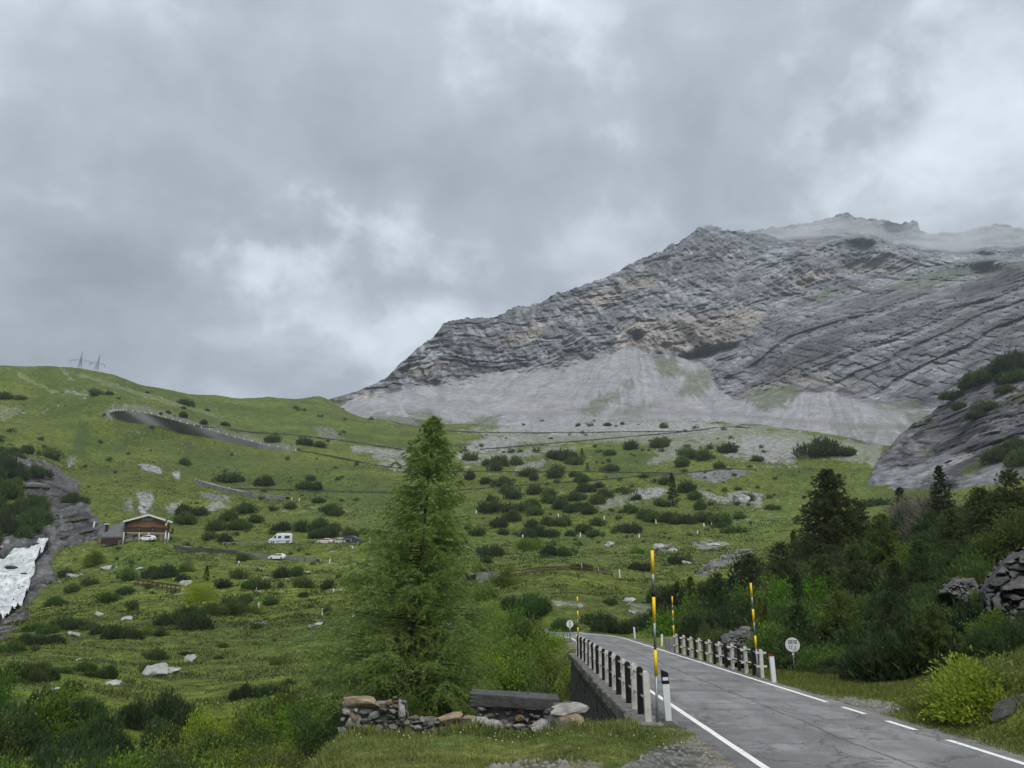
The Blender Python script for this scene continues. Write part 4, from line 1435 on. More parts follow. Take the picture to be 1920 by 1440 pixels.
def disc_sign(name, label, base, top, dia, face_yaw, kind):
    h = (Vector(top) - Vector(base)).z
    root = empty(name, base, label, 'road sign', None, (0, 0, face_yaw))
    link('pole', MB().tube([(0, .04, -.3), (0, .04, h + dia * .3)], .028, 8).mesh('pole', M_GALV, True), root)
    n = 32
    rim = [(dia / 2 * math.cos(2 * math.pi * k / n), h + dia / 2 * math.sin(2 * math.pi * k / n)) for k in range(n)]
    pl = MB().prism(rim, -.012, .012)
    plate = link('plate', pl.mesh('plate', M_SIGN), root)
    def ink(nm, boxes):
        b = MB()
        for (x, z, w, hh) in boxes:
            b.box((x, -.014, h + z), (w, .004, hh))
        link(nm, b.mesh(nm, M_INK), plate)
    if kind == 'load':
        W, H, T = dia * .115, dia * .25, dia * .036
        bx = []
        for ch, cx in (('3', -.25), ('0', -.10), ('5', .10), ('0', .25)):
            bx += [(x + cx * dia, z + dia * .20, w, hh) for x, z, w, hh in glyph(ch, W, H, T)]
        ink('figures', bx)
        ink('arrow', [(-.23 * dia, -.17 * dia, T, dia * .25)])
        ink('arrow', [(-.09 * dia, -.17 * dia, T, dia * .25)])
        ink('arrow', [(.18 * dia, -.17 * dia, T, dia * .25)])
        ink('divider', [(.0, 0, T * .35, dia * .80)])
    else:
        a = dia
        b = MB()
        b.box((0, -.015, h), (a * .07, .004, a * .42))
        for s in (-1, 1):
            b.add([(-a * .13, -.017, h + s * a * .18), (a * .13, -.017, h + s * a * .18), (0, -.017, h + s * a * .37), (-a * .13, -.013, h + s * a * .18), (a * .13, -.013, h + s * a * .18), (0, -.013, h + s * a * .37)],
                  [(0, 1, 2), (5, 4, 3), (0, 3, 4, 1), (1, 4, 5, 2), (2, 5, 3, 0)])
        link('arrow', b.mesh('arrow', M_INK), plate)
    clip = MB().box((0, .045, h - dia * .62), (.08, .07, .10))
    link('bracket', clip.mesh('bracket', M_PLASTIC), root)
    return root


def pix_at(u, v, d):
    X, Y, Z = pix_dir(u, v)
    return Vector((X * d, Y * d, Z * d))


c = pix_at(1486, 1209, 31.5)
gz = float(ground([c.x], [c.y])[0])
disc_sign('load_limit_sign', 'round white sign reading 30 50 among dark shrubs right of the road', (c.x, c.y, min(gz, c.z - 1.4)), c, .57, R(-18), 'load')
c = pix_at(1068.5, 1170, 60)
gz = float(ground([c.x], [c.y])[0])
disc_sign('priority_sign', 'small round white sign with a black double-headed arrow left of far road', (c.x, c.y, min(gz, c.z - 1.4)), c, .56, R(5), 'arrow')

# ------------------------------------------------------------------ the ruined wall in the foreground
M_RUBBLE = bpy.data.materials.new('rubble_stone')
M_RUBBLE.use_nodes = True
_t = NT(M_RUBBLE.node_tree)
_o = _t.n('ShaderNodeOutputMaterial')
_b = _t.n('ShaderNodeBsdfPrincipled')
_t.nt.links.new(_b.outputs[0], _o.inputs[0])
_r = _t.n('ShaderNodeObjectInfo').outputs['Random']
_co = _t.n('ShaderNodeTexCoord').outputs['Object']
_c = _t.mix(_t.ramp(_r, (.0, .6)), (0.13, 0.13, 0.135), (0.30, 0.295, 0.28))
_c = _t.mix(_t.ramp(_r, (.74, .80)), _c, (0.29, 0.215, 0.135))
_c = _t.mix(_t.ramp(_r, (.90, .93)), _c, (0.44, 0.44, 0.43))
_n = _t.noise(_co, 2.2, 6, .65)
_c = _t.mix(_t.ramp(_n, (.35, .62, .75, 0)), _c, (0.055, 0.055, 0.056))
_c = _t.mix(_t.ramp(_t.noise(_co, 3.7, 5, .7), (.60, .72, 0, .7)), _c, (0.36, .36, .34))
_t.set(_b.inputs['Base Color'], _c)
_b.inputs['Roughness'].default_value = .9
_b.inputs['Specular IOR Level'].default_value = .2
_bp = _t.n('ShaderNodeBump')
_bp.inputs['Strength'].default_value = .9
_bp.inputs['Distance'].default_value = .08
_t.set(_bp.inputs['Height'], _t.noise(_co, 5, 7, .7))
_t.nt.links.new(_bp.outputs[0], _b.inputs['Normal'])
M_TAN = mat_plain('tan_slab', (0.34, 0.27, 0.185), .85, .5, 3.0, .2, bump=.9, col2=(0.14, .105, .075))
M_PALE = mat_plain('pale_limestone', (0.40, 0.385, 0.36), .85, .5, 2.5, .2, bump=1.0, col2=(0.13, .125, .125))
M_DSLAB = mat_plain('dark_concrete', (0.092, 0.092, 0.092), .9, .5, 5.0, .2, bump=.9, col2=(.045, .045, .043))


def rock_mesh(seed, mat, sub=2, amp=.28, flat=True, sq=.55):
    import bmesh
    bm = bmesh.new()
    bmesh.ops.create_icosphere(bm, subdivisions=sub, radius=.5)
    P = np.array([v.co[:] for v in bm.verts])
    m = np.abs(P).max(1)[:, None]
    P = P * lerp(1, .5 / m, sq)
    P = P * (1 + amp * fbm(P[:, 0] * 2.1 + seed * 9.1, P[:, 1] * 2.1, P[:, 2] * 2.1, 3, 7)[:, None])
    # a few cleaved faces
    rgn = np.random.default_rng(seed)
    for _ in range(5):
        d = rgn.normal(size=3)
        d /= np.linalg.norm(d)
        e = P @ d - rgn.uniform(.30, .42)
        P -= np.where(e > 0, e, 0)[:, None] * d
    for v, p in zip(bm.verts, P):
        v.co = p
    me = bpy.data.meshes.new('stone')
    bm.to_mesh(me)
    bm.free()
    me.materials.append(mat)
    me.polygons.foreach_set('use_smooth', [not flat] * len(me.polygons))
    return me


ST = [rock_mesh(i, M_RUBBLE, 1, .25, True, .7) for i in range(9)]
YW = 16.55                                        # plan line of the ruin's face


def gx(u, y, zz=None):
    """x of a photo column at plan distance y, near the ground there"""
    d = .9617 * y - .571
    return (u - 960) / FPX * d


def rubble(root, x0, x1, z_lo, z_hi, y, n, smin, smax, seed, curve=None):
    rgn = random.Random(seed)
    placed = []
    tries = 0
    while len(placed) < n and tries < 4000:
        tries += 1
        w = rgn.uniform(smin, smax)
        h = w * rgn.uniform(.5, .85)
        x = rgn.uniform(x0 + w * .4, x1 - w * .4)
        zt = curve(x) if curve else z_hi
        if zt - h < z_lo:
            continue
        z = rgn.uniform(z_lo + h * .2, zt - h * .45)
        if any(abs(x - a) < (w + c) * .43 and abs(z - b2) < (h + e) * .43 for a, b2, c, e in placed):
            continue
        placed.append((x, z, w, h))
        s = link('stone', ST[rgn.randrange(9)], root)
        s.location = (x - root.location.x, y + rgn.uniform(-.05, .04) - root.location.y, z - root.location.z)
        s.rotation_euler = (R(rgn.uniform(-12, 12)), R(rgn.uniform(-14, 14)), R(rgn.choice((0, 90, 180)) + rgn.uniform(-12, 12)))
        s.scale = (w * 1.06, rgn.uniform(.26, .36), h * 1.08)
        if rgn.random() < .0:
            pass


zg = plane(YW)
xl, xa, xb, xc = gx(636, YW), gx(762, YW), gx(884, YW), gx(1010, YW)
ruin = empty('ruined_wall', ((xl + xc) / 2, YW, zg), 'ruined rubble wall of grey and tan stones in foreground grass, left tall stump', 'wall')
core = MB().box(((xl + xa) / 2 - ruin.location.x, .22, .30), (xa - xl - .10, .34, .74)).box(((xa + xb) / 2 + .1 - ruin.location.x, .24, .14), (xb - xa, .32, .42))
M_RMORT = mat_plain('old_mortar', (0.21, 0.205, 0.19), .95, .6, 3.5, .1, bump=.9, col2=(.07, .07, .065))
core.obj('core', M_RMORT, ruin)
rubble(ruin, xl, xa, zg - .12, zg + .60, YW, 46, .10, .34, 1)
rubble(ruin, xl + .1, xa - .02, zg + .1, zg + .62, YW + .38, 14, .14, .3, 2)
rubble(ruin, xa - .05, xb + .2, zg - .10, zg + .42, YW + .03, 46, .09, .30, 4, lambda x: zg + .34 + .10 * math.sin(x * 3 + 1))
rubble(ruin, xb, xc + .12, zg - .12, zg + .30, YW + .02, 34, .10, .30, 8)
rubble(ruin, xa, xb, zg + .05, zg + .40, YW + .36, 12, .12, .26, 5)
rubble(ruin, xa - .5, xa - .02, zg + .60, zg + .80, YW + .10, 10, .10, .22, 7)
# the tan cap stone and other big ones that stand out
def stone(root, label, mat, x, y, z, sx, sy, sz, rot=(0, 0, 0), seed=0, sq=.8, sub=2, amp=.16):
    o = link('stone', rock_mesh(50 + seed, mat, sub, amp, True, sq), root)
    o.location = (x - root.location.x, y - root.location.y, z - root.location.z)
    o.scale = (sx, sy, sz)
    o.rotation_euler = rot
    o['label'] = label
    return o
stone(ruin, 'long tan cap stone', M_TAN, xl + .40, YW + .08, zg + .70, .80, .42, .20, (0, R(1), R(2)), 1, .9)
stone(ruin, 'pale upright stone', M_PALE, xa - .12, YW - .02, zg + .58, .16, .26, .40, (0, R(-8), 0), 2)
stone(ruin, 'tan rounded stone', M_TAN, xb - .42, YW + .05, zg + .40, .56, .36, .20, (0, R(-6), 0), 3)
stone(ruin, 'tan rounded stone', M_TAN, xb - .02, YW + .05, zg + .34, .40, .34, .24, (0, R(14), 0), 4)
stone(ruin, 'grey stone with white lichen', M_PALE, xl + .28, YW - .02, zg + .34, .26, .2, .30, (0, R(20), 0), 5)

# the better kept piece behind, under a dark concrete slab
y2 = 17.75
zs = plane(y2)
sl0, sl1 = gx(884, y2), gx(1048, y2)
slabw = empty('slab_topped_wall', ((sl0 + sl1) / 2, y2, zs), 'low rubble wall under a tilted dark concrete slab behind the ruin', 'wall')
MB().box((.03, .20, .18), (sl1 - sl0 - .3, .34, .62)).obj('core', M_RMORT, slabw)
rubble(slabw, sl0 + .02, sl1 - .10, zs - .12, zs + .52, y2 + .02, 54, .09, .30, 11)
rubble(slabw, sl0 + .1, sl1 - .2, zs + .0, zs + .5, y2 + .40, 12, .14, .28, 12)
import bmesh
_bm = bmesh.new()
bmesh.ops.create_cube(_bm, size=1.0)
bmesh.ops.subdivide_edges(_bm, edges=_bm.edges[:], cuts=9, use_grid_fill=True)
_P = np.array([v.co[:] for v in _bm.verts])
_k = fbm(_P[:, 0] * 9, _P[:, 1] * 4, _P[:, 2] * 4, 3, 71)
_e = (np.abs(_P) > .49).sum(1) >= 2
_P = _P * (1 - .035 * np.abs(_k)[:, None]) * np.where(_e, 1 - .05 * np.random.default_rng(3).random(len(_P)), 1)[:, None]
for _v, _q in zip(_bm.verts, _P):
    _v.co = _q
sb = bpy.data.meshes.new('slab')
_bm.to_mesh(sb)
_bm.free()
sb.materials.append(M_DSLAB)
sb.transform(Matrix.Diagonal((sl1 - sl0 + .06, .58, .25, 1)))
so = link('slab', sb, slabw)
so.location = (-.01, .14, .60)
so.rotation_euler = (R(2), R(3.6), R(1))
sp = wobbly_box(78, amp=.03)
sp.materials.append(M_COPE)
so = link('prop_stone', sp, slabw)
so.location = (sl1 - .12 - slabw.location.x, -.10, .26)
so.scale = (.24, .26, .62)
so.rotation_euler = (0, R(22), 0)

# big layered boulder at the right end
xr = gx(1052, YW)
bo = empty('layered_boulder', (xr, YW, zg), 'large pale and orange layered boulder at the right end of the ruin', 'boulder')
bo.scale = (1.3, 1.2, 1.3)


def sub(label, mat, dx, dy, dz, sx, sy, sz, rot, seed):
    o = link('stone', rock_mesh(80 + seed, mat, 3, .55, True, .6), bo)
    o.location = (dx, dy, dz)
    o.scale = (sx, sy, sz)
    o.rotation_euler = rot
    o['label'] = label
sub('pale orange top of the boulder', M_PALE, .12, .05, .44, .58, .5, .20, (0, R(-12), R(10)), 1)
sub('orange stained side of the boulder', M_TAN, .18, -.10, .24, .46, .4, .34, (0, R(-10), 0), 2)
sub('dark broken front of the boulder', M_RUBBLE, .04, -.16, .16, .55, .45, .42, (0, R(24), 0), 3)
sub('grey splintered front of the boulder', M_PALE, -.28, -.02, .12, .50, .44, .32, (0, R(30), 0), 4)
sub('dark root of the boulder', M_RUBBLE, .22, .0, .0, .5, .5, .5, (0, 0, 0), 5)
for k, (u, z, s) in enumerate([(1030, .5, .2), (1046, .62, .16), (1062, .63, .2), (900, .34, .3), (925, .30, .34)]):
    o = link('loose_stone', rock_mesh(100 + k, M_PALE if k > 2 else M_RUBBLE, 2, .3))
    o.location = (gx(u, YW + .1), YW + (.2 if k < 3 else -.05), zg + z)
    o.scale = (s * 1.3, s, s * .7)
    tag(o, ['small grey stone lying between slab and layered boulder', 'dark stone on the back of the layered boulder', 'dark stone on top of the layered boulder', 'pale grey stone in the gap left of the slab wall', 'pale rounded stone in front of the slab wall'][k], 'stone')
# ------------------------------------------------------------------ plants
M_LEAF = mat_leaf('foliage', .45, 1.72, .6, .75, .05)
M_LARCH = mat_leaf('larch_needles', .5, 1.75, .6, .1, .01)
M_BARK = mat_plain('bark', (0.10, 0.08, 0.065), .9, .5, 5.0, .1, bump=.8)
M_TWIG = mat_plain('pale_twigs', (0.20, 0.18, 0.15), .9, .4, 5.0, .1)


def unit(v):
    return v / np.maximum(np.linalg.norm(v, axis=-1, keepdims=True), 1e-9)


def blades(P, D, L, W, C0, C1, rgn):
    """one thin triangle per entry: root P, direction D, length L, width W, colour at root and tip"""
    n = len(P)
    side = unit(np.cross(D, rgn.normal(size=(n, 3))))
    V = np.empty((n, 3, 3), np.float32)
    w = (np.asarray(W) * np.ones(n))[:, None] / 2
    V[:, 0] = P - side * w
    V[:, 1] = P + side * w
    V[:, 2] = P + D * (np.asarray(L) * np.ones(n))[:, None]
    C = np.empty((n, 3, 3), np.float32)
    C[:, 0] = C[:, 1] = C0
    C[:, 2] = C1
    return V.reshape(-1, 3), C.reshape(-1, 3)


def leaves(P, D, Nn, L, W, C, rgn):
    """one folded diamond leaf per entry (two triangles)"""
    n = len(P)
    side = unit(np.cross(D, Nn))
    up = unit(np.cross(side, D))
    L = (np.asarray(L) * np.ones(n))[:, None]
    W = (np.asarray(W) * np.ones(n))[:, None]
    V = np.empty((n, 4, 3), np.float32)
    V[:, 0] = P
    V[:, 1] = P + D * L * .5 + side * W / 2 + up * W * .22
    V[:, 2] = P + D * L
    V[:, 3] = P + D * L * .5 - side * W / 2 + up * W * .22
    c = np.repeat(C[:, None], 4, 1)
    base = np.arange(n)[:, None] * 4
    T = np.concatenate([base + np.array([[0, 1, 2]]), base + np.array([[0, 2, 3]])])
    return V.reshape(-1, 3), c.reshape(-1, 3), T


def dome(n, rgn, seed, hgt, fill=(.62, 1.0), lump=.42, lobes=7):
    """points through a few merging mounds, never one neat ball"""
    c = rgn.uniform(-.8, .8, (lobes, 2)) * rgn.uniform(.6, 1.1, (1, 2))
    rr = rgn.uniform(.28, .56, lobes)
    hh = rgn.uniform(.65, 1.25, lobes)
    c[0], rr[0], hh[0] = (0, 0), .60, 1.1
    k = rgn.choice(lobes, n, p=rr ** 2 / (rr ** 2).sum())
    d = unit(rgn.normal(size=(n, 3)))
    d[:, 2] = np.abs(d[:, 2]) - .10
    d = unit(d)
    rad = .84 + lump * fbm(d[:, 0] * 2.1 + seed * 3.3 + k, d[:, 1] * 2.1, d[:, 2] * 2.1, 3, seed)
    t = rgn.uniform(fill[0] ** 3, fill[1] ** 3, n) ** (1 / 3)
    P = d * (rad * t * rr[k])[:, None]
    P[:, :2] += c[k]
    P[:, 2] = P[:, 2] * hgt * hh[k] * 1.35
    return P, d


def mugo(seed, nsh, nb, L, W, hgt=.72, dark=(0.030, 0.050, 0.019), tip=(0.090, 0.124, 0.038), up=.95):
    rgn = np.random.default_rng(seed)
    P, d = dome(nsh, rgn, seed, hgt)
    ax = unit(d * .55 + np.array([0, 0, up]) + rgn.normal(size=(nsh, 3)) * .34)
    k = rgn.uniform(.55, 1.6, nsh)
    sl = L * 1.7 * k                                   # shoot length
    s = rgn.random((nsh, nb)) * .95
    A = (P[:, None] + ax[:, None] * (s * sl[:, None])[..., None]).reshape(-1, 3)
    rd = rgn.normal(size=(nsh * nb, 3))
    axr = np.repeat(ax, nb, 0)
    rd = unit(rd - axr * (rd * axr).sum(1)[:, None])
    D = unit(axr * .85 + rd * (.75 - .35 * s.reshape(-1))[:, None])
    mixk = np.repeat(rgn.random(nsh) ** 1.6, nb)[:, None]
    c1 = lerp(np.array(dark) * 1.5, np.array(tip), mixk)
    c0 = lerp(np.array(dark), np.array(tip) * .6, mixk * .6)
    return blades(A, D, L * rgn.uniform(.7, 1.2, nsh * nb), W, c0, c1, rgn)


def stems(seed, n, h, spread, r, bend=.2, sides=4):
    rgn = random.Random(seed)
    b = MB()
    for i in range(n):
        a = rgn.uniform(0, 2 * math.pi)
        sp = rgn.uniform(.3, 1) * spread
        hh = h * rgn.uniform(.7, 1.05)
        p0 = Vector((math.cos(a) * .08, math.sin(a) * .08, -.1))
        p2 = Vector((math.cos(a) * sp, math.sin(a) * sp, hh))
        p1 = (p0 + p2) / 2 + Vector((rgn.uniform(-bend, bend), rgn.uniform(-bend, bend), rgn.uniform(0, bend))) * .6
        b.tube([p0, p1, p2], [r, r * .7, r * .3], sides, False)
    return b


def shrub_mesh(name, V, C, T=None):
    if T is None:
        T = np.arange(len(V)).reshape(-1, 3)
    return new_mesh(name, V, tris=T, smooth=False, col=C, mats=[M_LEAF])


def broadleaf(seed, n, leaf, hgt, c_lo, c_hi, clumps=46, narrow=.42, spread=.30):
    rgn = np.random.default_rng(seed)
    Pc, dc = dome(clumps, rgn, seed + 5, hgt, (.35, 1.0), .45)
    w = rgn.random(clumps) + .4
    k = rgn.choice(clumps, n, p=w / w.sum())
    off = rgn.normal(size=(n, 3)) * spread * .55
    off[:, 2] *= .75
    P = Pc[k] + off
    P[:, 2] = np.abs(P[:, 2])
    D = unit(unit(off) * .7 + dc[k] * .5 + np.array([0, 0, .35]) + rgn.normal(size=(n, 3)) * .45)
    Nn = unit(np.array([0, 0, 1.0]) + rgn.normal(size=(n, 3)) * .5)
    f = np.clip(.35 * rgn.random(clumps)[k] + .65 * rgn.random(n), 0, 1)[:, None]
    C = lerp(np.array(c_lo), np.array(c_hi), f)
    return leaves(P, D, Nn, leaf * rgn.uniform(.6, 1.25, n), leaf * narrow, C, rgn)


def conifer(seed, h, rbase, nbr, ntw, nb, L, W, dark, tip, droop=-.12, power=1.0, z0=.06, kz=.95, tw=(-.55, .25)):
    """returns needles V, C and a wood builder; axis along z, real metres"""
    rgn = np.random.default_rng(seed)
    wood = MB()
    wood.tube([(0, 0, -.4), (.02 * h * .3, 0, h * .3), (0, .01 * h, h * .65), (0, 0, h)], [h * .016, h * .011, h * .006, .008], 7, False)
    V, C = [], []
    zf = (np.arange(nbr) + rgn.random(nbr)) / nbr
    zs = z0 + (1 - z0) * zf ** kz
    ang = np.cumsum(rgn.uniform(1.9, 2.9, nbr))
    for i in range(nbr):
        z = zs[i] * h
        Lb = rbase * (1 - zs[i]) ** power * rgn.uniform(.72, 1.12) + .05 * rbase
        dr = droop * (1.3 - zs[i]) + rgn.uniform(-.17, .17)
        if zs[i] > .75:
            dr = .45
        a = ang[i]
        d0 = np.array([math.cos(a), math.sin(a), 0])
        ts = np.linspace(0, 1, 6)
        path = np.stack([d0[0] * Lb * ts, d0[1] * Lb * ts, z + Lb * (dr * ts + (.22 if zs[i] < .75 else .1) * ts ** 2.4)], 1)
        wood.tube([tuple(p) for p in path[[0, 2, 4, 5]]], [max(.008, .013 * Lb), .009 * Lb, .004 * Lb, .003], 4, False)
        m = max(7, int(ntw * (Lb / rbase) ** .8))
        tt = rgn.uniform(.10, 1.0, m)
        base = np.stack([np.interp(tt, ts, path[:, k]) for k in range(3)], 1)
        sd = np.array([-d0[1], d0[0], 0])
        sgn = rgn.choice([-1, 1], m)
        td = unit(d0 * rgn.uniform(.35, .9, m)[:, None] + sd * (sgn * rgn.uniform(.25, .95, m))[:, None] + np.array([0, 0, 1]) * rgn.uniform(*tw, m)[:, None])
        tl = Lb * (.42 - .22 * tt) * rgn.uniform(.6, 1.2, m) + .15 * L
        s = rgn.random((m, nb))
        A = base[:, None] + td[:, None] * (s * tl[:, None])[..., None] + np.array([0, 0, -.30]) * (s ** 2 * tl[:, None])[..., None]
        A = A.reshape(-1, 3)
        tdr = np.repeat(td, nb, 0)
        D = unit(tdr * .8 + rgn.normal(size=A.shape) * .55 + np.array([0, 0, .12]))
        f = (np.repeat(rgn.random(m), nb) * .6 + .4 * rgn.random(m * nb))[:, None]
        c = lerp(np.array(dark), np.array(tip), f)
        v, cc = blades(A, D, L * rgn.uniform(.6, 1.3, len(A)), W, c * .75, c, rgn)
        V.append(v)
        C.append(cc)
    return np.concatenate(V), np.concatenate(C), wood


# ---- kinds
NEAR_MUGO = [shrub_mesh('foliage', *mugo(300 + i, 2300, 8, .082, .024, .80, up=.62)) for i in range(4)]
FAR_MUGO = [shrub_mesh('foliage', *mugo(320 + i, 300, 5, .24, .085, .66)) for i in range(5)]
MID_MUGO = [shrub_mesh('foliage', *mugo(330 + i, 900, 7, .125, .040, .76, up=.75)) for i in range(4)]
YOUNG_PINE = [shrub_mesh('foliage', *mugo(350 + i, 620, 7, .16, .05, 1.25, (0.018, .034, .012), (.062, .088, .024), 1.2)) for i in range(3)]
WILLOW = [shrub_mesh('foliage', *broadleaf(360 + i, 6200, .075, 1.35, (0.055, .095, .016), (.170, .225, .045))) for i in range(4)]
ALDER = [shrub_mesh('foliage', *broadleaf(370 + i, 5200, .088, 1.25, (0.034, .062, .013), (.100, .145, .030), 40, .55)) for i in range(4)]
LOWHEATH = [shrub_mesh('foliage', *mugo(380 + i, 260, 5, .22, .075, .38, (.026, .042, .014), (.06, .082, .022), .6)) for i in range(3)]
DEAD = [new_mesh('twigs', *(lambda vc: (vc[0],))(mugo(390, 700, 5, .30, .014, .95, (.12, .11, .10), (.16, .15, .135), .5)), tris=np.arange(700 * 5 * 3).reshape(-1, 3), smooth=False, mats=[M_TWIG])]
STEM_M = stems(1, 6, .55, .5, .035).mesh('stem', M_BARK, True)
STEM_W = stems(2, 9, .62, .42, .018, .25).mesh('stem', M_TWIG, True)

KIND = {'near': (NEAR_MUGO, STEM_M), 'mid': (MID_MUGO, STEM_M), 'far': (FAR_MUGO, None), 'pine': (YOUNG_PINE, STEM_M), 'willow': (WILLOW, STEM_W), 'alder': (ALDER, STEM_W), 'heath': (LOWHEATH, None), 'dead': (DEAD, STEM_W)}
NAMES = {'near': 'dwarf_pine', 'mid': 'dwarf_pine', 'far': 'dwarf_pine', 'pine': 'young_pine', 'willow': 'willow_bush', 'alder': 'alder_bush', 'heath': 'heath_shrub', 'dead': 'bare_bush'}
LOOK = {'near': 'dark green dwarf pine', 'mid': 'dark green dwarf pine', 'far': 'dark dwarf pine', 'pine': 'upright young pine', 'willow': 'bright green willow bush', 'alder': 'leafy green alder bush', 'heath': 'low heath shrub', 'dead': 'grey bare-twigged bush'}
CATS = {'near': 'shrub', 'mid': 'shrub', 'far': 'shrub', 'pine': 'young tree', 'willow': 'bush', 'alder': 'bush', 'heath': 'shrub', 'dead': 'bush'}
NPLANT = [0]


MERGE = []


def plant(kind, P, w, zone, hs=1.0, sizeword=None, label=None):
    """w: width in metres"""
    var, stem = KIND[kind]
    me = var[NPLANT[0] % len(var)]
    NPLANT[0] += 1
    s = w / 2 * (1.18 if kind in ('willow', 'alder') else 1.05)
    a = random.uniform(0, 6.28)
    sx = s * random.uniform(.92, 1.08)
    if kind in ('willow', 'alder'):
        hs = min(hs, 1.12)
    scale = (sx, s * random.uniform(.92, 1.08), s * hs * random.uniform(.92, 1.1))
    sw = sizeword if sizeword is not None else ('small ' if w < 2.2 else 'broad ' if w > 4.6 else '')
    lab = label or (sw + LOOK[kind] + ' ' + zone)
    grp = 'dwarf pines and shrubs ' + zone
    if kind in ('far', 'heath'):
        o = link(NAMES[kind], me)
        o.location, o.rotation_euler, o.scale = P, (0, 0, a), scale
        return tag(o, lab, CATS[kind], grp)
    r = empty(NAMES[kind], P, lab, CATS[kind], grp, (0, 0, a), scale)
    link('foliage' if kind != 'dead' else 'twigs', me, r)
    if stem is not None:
        link('stem', stem, r)
    return r


def ZONE(u, v):
    if u < 720:
        if v < 800: return 'under the left ridge'
        if v < 870: return 'by the long grey wall'
        if v < 960: return 'by the stone hairpin'
        if v < 1015: return 'above the parked vehicles' if u > 380 else 'above the chalet'
        if v < 1075: return 'below the chalet'
        if v < 1110: return 'near the wooden fence'
        if v < 1200: return 'beyond the flat meadow'
        return 'on the boulder meadow'
    if v < 820: return 'at the foot of the grey scree'
    if v < 885: return 'between two upper roads'
    if v < 930: return 'below the upper hairpin'
    if v < 975: return 'in the middle thicket'
    if v < 1015: return 'by upper white markers'
    if v < 1060: return 'above the knoll'
    return 'around the grassy knoll'


# ---- shrubs read off the photograph: (centre u, foot v, width px)
def tr(lst, ox, oy, k):
    return [(ox + a[0] * k, oy + a[1] * k, a[2] * k) + tuple(a[3:]) for a in lst]


S = []
S += tr([(50, 360, 50), (125, 315, 75), (215, 345, 60), (270, 345, 110), (315, 305, 45), (360, 270, 50), (385, 340, 70), (380, 310, 50), (505, 270, 55), (265, 375, 80), (440, 405, 95), (475, 425, 60), (590, 305, 80), (640, 312, 130), (700, 335, 120), (610, 375, 60), (850, 268, 45), (905, 285, 60),
         (1025, 252, 85), (1190, 240, 110), (1230, 210, 40), (1200, 265, 40), (870, 328, 25), (1050, 285, 20), (1130, 255, 20), (1350, 240, 50), (1360, 305, 100), (1430, 312, 100), (1490, 300, 50), (1320, 350, 95), (1480, 250, 50), (1575, 270, 100), (1740, 315, 70), (1535, 362, 60), (130, 420, 70), (215, 445, 80),
         (310, 460, 110), (370, 430, 40), (240, 545, 65), (600, 415, 100), (715, 405, 60), (615, 440, 55), (745, 440, 110), (845, 465, 65), (330, 500, 80), (365, 530, 90), (500, 505, 90), (570, 515, 100), (200, 608, 90), (265, 608, 100), (340, 605, 80), (420, 598, 100), (480, 585, 120), (490, 620, 80), (560, 555, 110), (640, 560, 120), (720, 540, 130),
         (760, 490, 120), (700, 610, 110), (740, 590, 110), (800, 615, 110), (830, 560, 90), (640, 590, 100), (885, 525, 75), (970, 490, 70), (1030, 495, 55), (1000, 505, 50), (1060, 535, 60), (1020, 610, 110), (970, 610, 40), (1100, 645, 120), (1170, 660, 120), (1200, 570, 80), (1210, 450, 65), (1355, 500, 100), (1390, 535, 90), (1480, 567, 45),
         (1240, 660, 110), (1300, 668, 110), (1350, 672, 110), (1410, 590, 80), (1430, 660, 100), (1490, 665, 60), (1560, 665, 120), (1640, 640, 60), (170, 735, 90), (285, 690, 110), (370, 660, 120), (310, 730, 60), (440, 745, 110), (520, 745, 130), (470, 700, 100), (590, 740, 80), (655, 685, 100), (560, 680, 110), (680, 740, 70), (770, 725, 100), (820, 740, 70),
         (870, 740, 30), (935, 720, 50), (980, 715, 80), (1040, 720, 90), (835, 680, 80), (445, 810, 150, 'alder'), (260, 850, 120), (200, 835, 80), (430, 828, 50), (570, 845, 120), (635, 850, 80), (670, 852, 50), (545, 860, 50), (735, 790, 40), (710, 825, 40), (1065, 835, 90, 'alder'), (1290, 895, 90), (1350, 890, 80, 'alder'), (1070, 930, 110), (1130, 935, 80), (715, 930, 70), (765, 935, 80), (220, 890, 60),
         (200, 940, 90), (1810, 525, 40), (1835, 510, 25), (1660, 545, 130, 'heath'), (1820, 590, 90, 'heath'), (1600, 720, 110, 'heath'), (1540, 690, 90, 'heath'), (730, 120, 30), (895, 118, 40), (980, 110, 30), (1215, 130, 50), (580, 190, 26), (1095, 410, 70, 'heath'), (920, 375, 110, 'heath')], 840, 760, 1 / 3)
S += tr([(35, 330, 70), (115, 332, 45), (540, 308, 65), (615, 302, 35), (665, 325, 18), (830, 292, 22), (1045, 360, 70), (1033, 382, 30), (947, 408, 25), (1037, 433, 50), (1145, 470, 45), (1267, 477, 45), (1163, 390, 25), (1523, 572, 80), (1720, 590, 80), (1800, 600, 80), (1040, 698, 60), (1250, 797, 80), (1320, 795, 90), (1500, 818, 110), (1745, 790, 65), (1900, 783, 45),
         (1710, 838, 80), (1780, 842, 80), (1630, 945, 60), (1540, 958, 55), (1380, 972, 100), (1435, 1020, 80), (1290, 1010, 80), (1030, 985, 110), (1130, 985, 110), (1055, 1030, 95), (1205, 1070, 95), (1320, 1062, 80), (1380, 1062, 70), (1600, 1070, 110), (1690, 1075, 90), (1800, 1065, 100), (1880, 1070, 110), (1840, 960, 70), (1890, 985, 70), (1790, 910, 60), (410, 920, 110, 'mid'), (200, 772, 110, 'mid'), (290, 662, 100), (1470, 895, 35)], 0, 640, 1 / 3)
